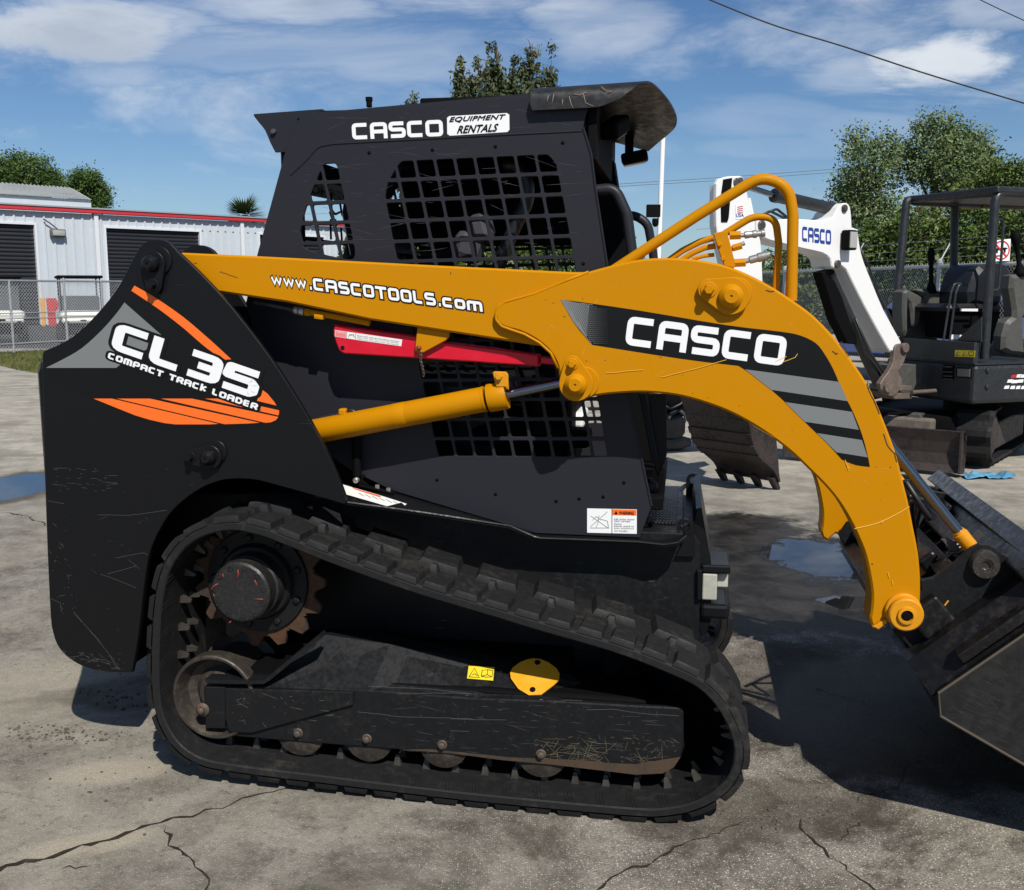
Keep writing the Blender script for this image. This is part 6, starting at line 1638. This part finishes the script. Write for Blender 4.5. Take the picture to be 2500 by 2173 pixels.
mb = MB(); fbox(mb, cf, -1.08, -.95, .1, .5, .62, .76, .02); mb.build('headlight', WHITE, root)

# ================================================================== SMALL EXCAVATOR
BF = Frame(Vector((3.4,8.8,0))+Vector((.51,-.86,0))*.11, radians(30.7))
EXR = thing('mini_excavator', 'small excavator with open canopy and white CASCO boom, parked behind the loader', 'excavator', Matrix.Translation((3.7,9.5,GZ)))
NB = -BF.ey
mb = MB()
plate(mb, BF, z4((838,352,1),(930,350),(1000,345),(1120,352,1),(1160,348),(1190,335),(1212,292),(1240,273),(1262,280),(1271,310),(1276,385,1),(1302,394,1),(1312,470),(1330,540),(1370,640),(1420,760),(1490,888),(1500,918),(1480,952),(1455,950),(1440,940),(1330,742),(1250,580,1),(1215,553),(1196,572),(1182,562),(1175,530),(1140,503),(1060,485),(1000,470),(900,445),(868,428),(838,400,1)), 0, .22, .008, smooth=2)
bm_ = mb.build('boom', WPAINT, EXR)
mb = MB(); O = BF.P(*z4((1046,448))[0], 0); XV = BF.P(*z4((1178,464))[0], 0)-O; YV = BF.P(*z4((1046,380))[0], 0)-O
letters(mb, 'CASCO', O, XV, YV, NB, .22, {}, .3, 0, lift=.002); mb.build('lettering', BLUEV, bm_)
mb = MB(); disc(mb, BF, *z4((1238,298))[0], 0, .03, .015); disc(mb, BF, *z4((1205,552))[0], 0, .03, .02); disc(mb, BF, *z4((858,374))[0], 0, .032, .02)
mb.build('pivot_pin', STEEL, bm_)
mb = MB(); c_ = BF.P(*z4((1262,443))[0], -.05); box(mb, c_, BF.ex, BF.ey, Z_, .10, .08, .155, .012, 0); box(mb, c_-BF.ey*.04, BF.ex, BF.ey, Z_, .078, .02, .125, .006, 1)
mb.build('work_lamp', [DARK, GLASSY], bm_)
# stick
mb = MB()
sk = z4((655,185),(680,160),(705,152),(745,150),(772,152),(788,180),(800,250),(826,335),(850,420),(862,500),(866,800),(830,1140),(760,1150),(735,900),(700,600),(672,480),(655,380))
plate(mb, BF, sk, .02, .035, .005, smooth=2); plate(mb, BF, sk, .10, .03, .005, smooth=2)
plate(mb, BF, z4((800,250),(812,250),(862,500),(866,800),(850,800),(840,500)), .04, .07, .002)
plate(mb, BF, z4((652,190),(652,380),(672,480),(700,600),(715,600),(690,480),(668,380),(666,190)), .04, .07, .002)
stk = mb.build('stick', WPAINT, EXR)
mb = MB(); plate(mb, BF, z4((688,165),(728,158),(722,220),(712,340),(706,360),(678,360),(676,250)), .012, .012, .002); mb.build('slot', DARK, stk)
mb = MB(); decal(mb, BF, z4((742,280),(778,278),(780,345),(744,348)), .017, 0)
for k in range(4): decal(mb, BF, z4((750,290+9*k),(776,286+9*k),(776,290+9*k),(750,295+9*k)), .016, 1)
O = BF.P(*z4((745,338))[0], .016); text_flat(mb, 'USA', O, BF.P(*z4((779,336))[0], .016)-O, BF.P(*z4((745,322))[0], .016)-O, NB, 2, bold=.03, lift=.001)
mb.build('decal', [WHITE, mat('flag_red', (.45,.08,.09), .5), BLUEV], stk)
mb = MB(); 
for p_ in ((762,175),(745,178)): disc(mb, BF, *z4(p_)[0], .02, .03, .012)
mb.build('pivot_pin', STEEL, stk)
# cylinders
def cylx(name, a, b, r, w_, m, parent=EXR, rodto=None, rr=.02):
    mb = MB(); A_, B_ = BF.P(*z4(a)[0], w_), BF.P(*z4(b)[0], w_); cyl(mb, A_, B_, r, 24, cham=.006); lathe(mb, A_.lerp(B_, .97), B_-A_, [(r*1.1,0),(r*1.1,.04)], 24); o = mb.build(name, m, parent)
    if rodto: mb = MB(); cyl(mb, B_, BF.P(*z4(rodto)[0], w_), rr, 16); mb.build('piston_rod', CHROME, o)
    return o
cylx('stick_cylinder', (1205,305), (925,240), .048, .11, EXB, rodto=(770,190), rr=.022)
cylx('boom_cylinder', (1400,1100), (1165,600), .052, .11, EXB)
mb = MB(); plate(mb, BF, z4((1135,590),(1190,575),(1300,920),(1255,915),(1200,800)), .06, .10, .005); mb.build('cylinder_shade', DARK, EXR)  # dark plate standing in for the shading on the boom cylinder
mb = MB()
for pts in (((860,330),(900,310),(950,335),(1000,360)),((820,420),(800,500),(830,600)),((880,320),(930,300),(980,340)),((1310,480),(1350,560),(1400,700),(1480,850),(1520,930)),((1325,480),(1350,455)),((1290,800),(1350,950),(1400,1020),(1440,1080))):
    tube(mb, [BF.P(*z4(q_)[0], .03) for q_ in pts], .010, 6, fil=.05)
mb.build('hose', HOSE, EXR)
# swing bracket
BRK = mat('bracket_brown', (.10,.075,.06), .6, bump=.3, var=.5, vscale=6)
mb = MB(); plate(mb, BF, z4((1472,935),(1490,918),(1515,920),(1527,945),(1515,1000),(1490,1040),(1505,1080),(1500,1120),(1462,1160),(1420,1140),(1405,1100),(1440,1050),(1465,1000)), -.02, .05, .006, smooth=2)
plate(mb, BF, z4((1472,935),(1490,918),(1515,920),(1527,945),(1515,1000),(1490,1040),(1505,1080),(1500,1120),(1462,1160),(1420,1140),(1405,1100),(1440,1050),(1465,1000)), .20, .05, .006, smooth=2)
disc(mb, BF, *z4((1510,935))[0], -.02, .04, .03); disc(mb, BF, *z4((1432,1115))[0], -.02, .045, .03)
plate(mb, BF, z4((1440,1105),(1550,1110),(1550,1135),(1440,1130)), .0, .2, .005); plate(mb, BF, z4((1440,1140),(1550,1145),(1550,1170),(1470,1172)), .0, .2, .005)
A_, B_ = BF.P(*z4((1548,1140))[0], -.02), BF.P(*z4((1662,1132))[0], -.02); cyl(mb, A_, B_, .018, 12)
mb.build('swing_bracket', BRK, EXR)
mb = MB(); plate(mb, BF, z4((1490,1020),(1510,1008),(1570,1012),(1572,1100),(1550,1150),(1500,1150),(1500,1100)), .12, .25, .01); mb.build('house_bracket', EXB2, EXR)
# house
HB = Frame((3.81, 8.43), atan2(.36, .93))
ZB0 = .55
mb = MB(); fbox(mb, HB, .0, 1.7, .0, 1.05, ZB0, .88, .035); fbox(mb, HB, .9, 1.75, -.02, 1.07, .60, 1.02, .05)
hs = mb.build('house', EXB, EXR)
mb = MB(); fbox(mb, HB, -.02, .03, .0, 1.05, .89, 1.065, .006); fbox(mb, HB, .0, .9, .0, 1.05, .875, .895, .004)
mb.build('floor_rail', EXB, hs)
HA = Frame((3.81, 8.43), atan2(-.93, .36))
mb = MB(); plate(mb, HA, zG((922,1412),(1118,1418),(1112,1482),(918,1476)), -.026, .002, 0, m=0)
for x in (950, 1015):
    tube(mb, [HA.P(*zG(q_)[0], -.029) for q_ in ((x-20,1465),(x,1425),(x+22,1466),(x-20,1465))], .0022, 4, m=1)
tube(mb, [HA.P(*zG(q_)[0], -.029) for q_ in ((1055,1465),(1055,1428),(1105,1430),(1103,1468),(1055,1465))], .0022, 4, m=1)
mb.build('warning_label', [YLAB, BLKV], hs)
mb = MB(); plate(mb, HA, zG((800,1555),(905,1560),(900,1700),(790,1695)), -.012, .03, .006, m=0)
for y in (1570,1620,1660,1690): plate(mb, HA, zG((805,y),(895,y+3),(893,y+12),(803,y+9)), -.018, .006, .001, m=1)
mb.build('latch', [DARK, STEEL], hs)
mb = MB(); plate(mb, HA, zG((930,1580),(1080,1585),(1076,1685),(928,1678)), -.008, .02, .003, m=0); plate(mb, HA, zG((942,1592),(1068,1596),(1064,1674),(940,1668)), -.012, .01, .002, m=1)
mb.build('sight_window', [DARK, mat('window_grey', (.14,.14,.12), .3)], hs)
mb = MB()
O = HB.P(*zG((1408,1765))[0], -.006); 
for x, y, ww_, m_ in ((1440,1700,60,1),(1475,1655,60,0),(1530,1650,50,1),(1560,1652,60,1),(1480,1705,70,1),(1540,1700,60,1),(1410,1760,50,1),(1470,1762,45,1),(1525,1762,40,1),(1575,1762,40,1)):
    plate(mb, HB, zG((x,y),(x+ww_*.85,y-3),(x+ww_*.7,y+28),(x-12,y+30)), -.006, .004, 0, m=m_)
mb.build('decal', [mat('sign_red2', (.45,.02,.03), .5), WHITE], hs)
mb = MB(); 
for x, y in ((1240,1612),(1235,1770)): disc(mb, HB, *zG((x,y))[0], -.002, .022, .012)
mb.build('bolt', EXB, hs)
# undercarriage
UF = Frame(ground(1914,1123), radians(-36.9))
mb = MB(); lathe(mb, HB.pt(.75,.52,.42), Z_, [(.40,0),(.40,.13)], 32); fbox(mb, UF, .45, 1.35, .35, 1.9, .18, .42, .02)
mb.build('undercarriage', DARK, EXR)
mb = MB(); ZB1 = UF.uz(2380,1058,0)[1]
blp = [(0,.0),(.035,.06),(.05,.15),(.03,.25),(-.005,ZB1),(.03,ZB1+.005),(.075,.25),(.09,.12),(.05,.0)]
A = [UF.pt(0, w_, z) for w_, z in blp]; B = [UF.pt(1.52, w_, z) for w_, z in blp]; A.append(A[0]); B.append(B[0]); loft(mb, A, B, 0, False)
for u_ in (0, 1.5):
    plate_uz(mb, Frame(UF.pt(u_,0,0), UF.yaw+pi/2), [[(-.02,.0),(.12,.0),(.12,.30),(-.03,ZB1+.02)]], -.01, .02, .002)
bl = mb.build('dozer_blade', BROWN, EXR)
mb = MB(); fbox(mb, UF, .35, .47, .08, .75, .12, .24, .01); fbox(mb, UF, 1.0, 1.12, .08, .75, .12, .24, .01); mb.build('blade_arm', BROWN, bl)
mb = MB(); HP = Frame(UF.pt(0,.3,0), UF.yaw)
plate(mb, HP, z4((1440,1320),(1475,1290),(1545,1235),(1592,1240),(1590,1265),(1530,1320)), 0, .12, .01); mb.build('link_arm', EXB2, bl)
mb = MB(); fbox(mb, UF, .78, 1.2, .25, .6, .25, .40, .02); mb.build('swing_housing', mat('dusty_tan', (.12,.10,.08), .8, var=.5), EXR)
def simple_track(u0, u1, w0, w1, h, name='track'):
    mb = MB(); r = h/2; n = 90; pts = []
    L_ = w1-w0-h; per = 2*L_+2*pi*r
    for k in range(n):
        s = per*k/n
        if s < L_: p_ = (w0+r+s, h); nn_ = (0,1)
        elif s < L_+pi*r: a = pi/2-(s-L_)/r; p_ = (w1-r+r*cos(a), r+r*sin(a)); nn_ = (cos(a), sin(a))
        elif s < 2*L_+pi*r: p_ = (w1-r-(s-L_-pi*r), 0); nn_ = (0,-1)
        else: a = -pi/2-(s-2*L_-pi*r)/r; p_ = (w0+r+r*cos(a), r+r*sin(a)); nn_ = (cos(a), sin(a))
        pts.append((p_, nn_))
    v = []; f = []
    for k, ((a, b), (na, nb_)) in enumerate(pts):
        o_ = .034 if (k//2) % 2 else 0.
        for uu_, hh_ in ((u0,-.02),(u0,0+o_*.3),(u0+.03,o_),(u1-.03,o_),(u1,o_*.3),(u1,-.02)):
            v.append(UF.pt(uu_, a+na*hh_, b+nb_*hh_+.03))
    for k in range(n):
        k2 = (k+1) % n
        for j in range(5): f.append([k*6+j, k2*6+j, k2*6+j+1, k*6+j+1])
        f.append([k*6+5, k2*6+5, k2*6, k*6])
    mb.add(v, f); t_ = mb.build(name, RUB, EXR)
    mb = MB(); fbox(mb, UF, u0+.02, u1-.02, w0+h*.55, w1-h*.55, .12, h-.10, .02); mb.build('track_frame', BROWN, t_)
    mb = MB(); lathe(mb, UF.pt(u1-.04, w0+r, r+.03), UF.ex, [(r*.72,0),(r*.74,.01),(r*.5,.03),(.03,.035)], 28); mb.build('idler', BROWN, t_)
simple_track(1.33, 1.63, .42, 2.15, .46); simple_track(.20, .50, .42, 2.15, .46)
# canopy
mb = MB()
nf_ = HB.P(*zG((1205,1500))[0], .04); nt_ = HB.P(*z4((1932,225))[0], .04)
ff_b = HB.P(*zG((340,1100))[0], 1.0); ff_t = HB.P(*z4((1525,255))[0], 1.0)
rz_ = nt_.z; ub_ = 1.75
bk_n = HB.pt(ub_, .04, rz_); bk_f = HB.pt(ub_, 1.0, rz_)
tube(mb, [nf_, nt_, bk_n, HB.pt(ub_+.02,.04,.9)], .036, 12, fil=.10)
tube(mb, [ff_b-Z_*.35, ff_b, ff_t, HB.pt((ff_t-HB.o).dot(HB.ex)+.1,1.0,rz_), bk_f], .036, 12, fil=.08)
tube(mb, [HB.P(*zG((905,900))[0], 1.0), HB.P(*zG((920,0))[0], 1.0)], .036, 12)
tube(mb, [nt_+HB.ex*.05, ff_t+HB.ex*.05], .032, 12)
cnp = mb.build('canopy_frame', EXB, EXR)
ufr = (nt_-HB.o).dot(HB.ex)
mb = MB(); fbox(mb, HB, ufr-.02, ub_+.1, .0, 1.05, rz_-.005, rz_+.05, .015); mb.build('canopy_roof', EXB, cnp)
mb = MB(); LBF = Frame(HB.pt(.95,0,0), HA.yaw); plate(mb, LBF, z4((1765,268),(1880,258),(1885,298),(1775,304)), 0, .01, .001); plate(mb, LBF, z4((1790,276),(1865,269),(1868,290),(1795,295)), -.003, .002, 0, m=1); mb.build('warning_label', [mat('label_ochre', (.30,.20,.03), .5), mat('label_brown', (.18,.11,.02), .6)], cnp)
mb = MB(); fbox(mb, HB, 1.65, 1.70, .3, 1.0, 1.60, 1.75, .01); mb.build('rear_rail', EXB, cnp)
mb = MB(); plate(mb, Frame(HB.pt(0,.99,0), HB.yaw), zG((250,1000),(300,1010),(420,1160),(545,1322),(450,1322),(330,1200)), 0, .02, .002)
plate(mb, HA, zG((935,1318),(1178,1090),(1178,1330)), 0.01, .012, .002); mb.build('gusset', EXB, cnp)
# seat and controls
SF = Frame(HB.pt(0,.42,0), HB.yaw)
mb = MB(); plate(mb, SF, zG((1080,960),(1110,720),(1160,620),(1230,580),(1400,575),(1475,620),(1480,720),(1400,900),(1370,980)), 0, .40, .04, smooth=2)
plate(mb, SF, zG((860,1000),(900,965),(1150,960),(1390,985),(1380,1040),(1150,1045),(880,1040)), -.02, .44, .03)
st_ = mb.build('seat', SEATB, EXR)
mb = MB(); plate(mb, SF, zG((880,1040),(1380,1040),(1300,1350),(900,1300)), .04, .34, .02); mb.build('seat_base', DARK, st_)
mb = MB(); plate(mb, SF, zG((975,1010),(1145,1010),(1145,1036),(975,1034)), -.052, .004, 0); plate(mb, SF, zG((890,1262),(990,1265),(955,1310),(882,1308)), -.05, .004, 0); mb.build('label', WHITED, st_)
CF = Frame(HB.pt(0,.80,0), HB.yaw)
mb = MB(); plate(mb, CF, zG((425,850),(520,850),(620,905),(668,960),(650,1010),(600,1040),(580,1150),(545,1185),(512,1170),(500,1040),(470,940),(470,1250),(430,1230)), 0, .16, .02, smooth=2)
plate(mb, CF, zG((470,870),(700,870),(830,990),(790,1150),(760,1320),(530,1320),(470,1250)), .10, .10, .02)
plate(mb, CF, zG((560,830),(640,815),(790,840),(850,920),(820,1000),(660,1010),(640,900)), -.02, .12, .03)
mb.build('console', EXB2, EXR)
mb = MB(); plate(mb, Frame(HB.pt(0,.12,0), HB.yaw), zG((1480,690),(1760,680),(1780,940),(1600,1100),(1620,1440),(1560,1460),(1390,1410),(1430,1150),(1500,1090),(1490,950)), 0, .14, .03, smooth=2); mb.build('console', EXB2, EXR)
mb = MB(); b_ = CF.P(*zG((690,860))[0], .0); t_ = CF.P(*zG((690,650))[0], .0); lathe(mb, b_, t_-b_, [(.05,0),(.04,.05),(.02,.1),(.02,.26),(.03,.30),(.032,.36),(.02,.40)], 14)
b_ = HB.P(*zG((1560,690))[0], .15); t_ = HB.P(*zG((1535,500))[0], .15); lathe(mb, b_, t_-b_, [(.06,0),(.05,.04),(.02,.1),(.02,.24),(.04,.30),(.04,.36),(.02,.38)], 14)
mb.build('joystick', DARK, EXR)
mb = MB()
for a, b in (((810,1320),(885,850)),((870,1320),(930,860))): tube(mb, [SF.P(*zG(a)[0], -.1), SF.P(*zG(b)[0], -.1), SF.P(*zG((b[0]+30,b[1]-80))[0], -.1), SF.P(*zG((b[0]+120,b[1]-85))[0], -.1)], .010, 8, fil=.03)
tube(mb, [SF.P(*zG(q_)[0], -.25) for q_ in ((1330,140),(1395,140),(1380,400),(1345,830),(1270,830))], .011, 8, fil=.05)
mb.build('lever', EXB, EXR)
# bucket of the small excavator
NF = Frame(ground(1908,1197), radians(41.3)); BWD = .58
mb = MB(); hp = catmull(zH((880,200),(930,330),(960,440),(985,540),(1012,660),(1080,755),(1180,850),(1222,945)), 3, False)
A = [NF.P(x, y, 0) for x, y in hp]; B = [p_+NF.ey*BWD for p_ in A]; loft(mb, A, B, 0, False, -.015)
ebk = mb.build('bucket', BROWN, EXR)
for ww in (0, BWD-.02):
    mb = MB(); l_ = [NF.uz(x, y, 0) for x, y in hp]+[NF.uz(x, y, 0) for x, y in zH((1212,880),(1205,760),(1190,610),(1150,300),(1050,150))]
    plate_uz(mb, NF, [l_], ww, .02, .002); mb.build('bucket_side', BROWN, ebk)
for s0, s1 in (((962,425),(978,500)),((984,545),(998,600)),((1005,640),(1030,690)),((1050,720),(1090,768))):
    mb = MB(); a_, b_ = NF.P(*zH(s0)[0], -.005), NF.P(*zH(s1)[0], -.005); n_ = (b_-a_).cross(NF.ey).normalized()*.018
    n_ = n_ if n_.dot(CAM-a_) > 0 else -n_
    v = [a_, b_, b_+n_, a_+n_]; v += [p_+NF.ey*(BWD+.01) for p_ in v]; mb.add(v, [[0,1,2,3],[4,5,6,7][::-1],[0,3,7,4],[3,2,6,7],[2,1,5,6],[1,0,4,5]]); mb.build('wear_strip', BROWN, ebk)
for k in range(4):
    mb = MB(); ww = .02+k*.165; TFm = zH((1165,925),(1215,915),(1246,1010),(1235,1022),(1215,1015)); v_ = [NF.uz(x, y, 0) for x, y in TFm]
    plate_uz(mb, NF, [v_], ww, .05, .006); mb.build('bucket_tooth', BROWN, ebk)
mb = MB(); plate(mb, NF, zH((880,200),(1040,120),(1080,-60),(960,-80),(900,60)), .12, .02, .003); plate(mb, NF, zH((880,200),(1040,120),(1080,-60),(960,-80),(900,60)), .40, .02, .003); mb.build('bucket_ear', BROWN, ebk)

# ---- muddy attachment left of the toothed bucket
AF = Frame(ground(1640, 1101), radians(18)); root = thing('hydraulic_attachment', 'muddy hydraulic attachment with a steel ring, left of the brown toothed bucket', 'attachment', Matrix.Translation((0,0,GZ)) @ AF.mat())
MUD = mat('muddy_steel', (.055,.048,.042), .75, bump=.6, bscale=40, col2=(.10,.085,.07), vscale=8)
mb = MB(); plate(mb, AF, zH((225,410),(300,430),(405,405),(430,440),(425,540),(380,600),(270,590),(240,560)), 0, .22, .012); mb.build('housing', MUD, root)
mb = MB(); plate(mb, AF, zH((250,610),(470,585),(485,600),(475,650),(400,680),(240,690)), -.05, .35, .02); mb.build('skid', MUD, root)
mb = MB(); p_ = AF.P(*zH((355,425))[0], .05); ring = [p_+AF.ex*(.085*cos(2*pi*j/20))+Z_*(.085*sin(2*pi*j/20)) for j in range(21)]; tube(mb, ring, .014, 8); mb.build('ring', ZINC, root)
mb = MB(); lathe(mb, AF.P(*zH((335,235))[0], .08), -AF.ey, [(.05,0),(.115,.01),(.115,.05),(.10,.06),(.03,.065)], 24); 
plate(mb, AF, zH((190,210),(260,220),(400,230),(440,300),(430,400),(330,420),(240,390),(215,330)), .12, .12, .02); mb.build('gear_case', DARK, root)
mb = MB(); tube(mb, [AF.P(*zH(q_)[0], .0) for q_ in ((230,300),(300,340),(380,300),(430,250))], .014, 8, fil=.05); tube(mb, [AF.P(*zH(q_)[0], -.02) for q_ in ((240,400),(330,380),(400,330))], .012, 8, fil=.05); mb.build('hose', HOSE, root)

# ---- blue cloth on the ground
mb = MB(); rnd = random.Random(31); c_ = ground(2410, 1166); nx, ny = 34, 12
def rag(i, j):
    x = (i/nx-.5)*.40; y = (j/ny-.5)*.13; n_ = noise.noise(Vector((x*14, y*16, .3))); n2 = noise.noise(Vector((x*34, y*34, 2.3)))
    r_ = 1-abs(2*j/ny-1)**3*.5
    return c_+X_*(x+n_*.03)+Y_*(y*1.4+noise.noise(Vector((x*9, 5, 1)))*.05)+Z_*(.006+max(0, .024+.03*n_+.022*n2)*r_)
mb.add([rag(i, j) for j in range(ny+1) for i in range(nx+1)], [[j*(nx+1)+i, j*(nx+1)+i+1, (j+1)*(nx+1)+i+1, (j+1)*(nx+1)+i] for j in range(ny) for i in range(nx)], 0, True)
o = mb.build('cloth', mat('blue_cloth', (.10,.30,.46), .85, col2=(.03,.09,.17), vscale=14)); tag(o, 'crumpled light blue rag on the pavement right of the dozer blade', 'rag'); recentre(o)

# ---- a mesh that holds several like pieces becomes one part per piece
def split_pieces(o):
    me = o.data; bm = bmesh.new(); bm.from_mesh(me); bmesh.ops.remove_doubles(bm, verts=bm.verts, dist=1e-5); bm.verts.ensure_lookup_table()
    seen = set(); isl = []
    for v in bm.verts:
        if v.index in seen: continue
        st = [v]; seen.add(v.index); g = []
        while st:
            a = st.pop(); g.append(a)
            for e in a.link_edges:
                b = e.other_vert(a)
                if b.index not in seen: seen.add(b.index); st.append(b)
        isl.append(g)
    if len(isl) < 2: bm.free(); return
    for g in isl:
        idx = {v.index: i for i, v in enumerate(g)}; fs = {f for v in g for f in v.link_faces}
        m2 = bpy.data.meshes.new(me.name); m2.from_pydata([tuple(v.co) for v in g], [], [[idx[v.index] for v in f.verts] for f in fs])
        for m in me.materials: m2.materials.append(m)
        for p, f in zip(m2.polygons, fs): p.material_index = f.material_index; p.use_smooth = f.smooth
        c = bpy.data.objects.new(o.name.split('.')[0], m2); COL.objects.link(c); c.parent = o.parent; c.matrix_parent_inverse = o.matrix_parent_inverse.copy(); ROOTM[c] = ROOTM[o]
    bm.free(); bpy.data.objects.remove(o)
for o in list(COL.objects):
    if o.type == 'MESH' and o.name.split('.')[0] in ('bolt', 'bolt_hole', 'front_post', 'restraint_bar', 'joystick', 'headlight', 'bucket_ear', 'blade_arm', 'arm_cushion', 'downpipe', 'brace_rail', 'scrape_mark', 'bucket_tooth', 'paint_mark', 'hose', 'latch_spring', 'weld_bead'):
        if not [x for x in COL.objects if x.parent == o]: split_pieces(o)
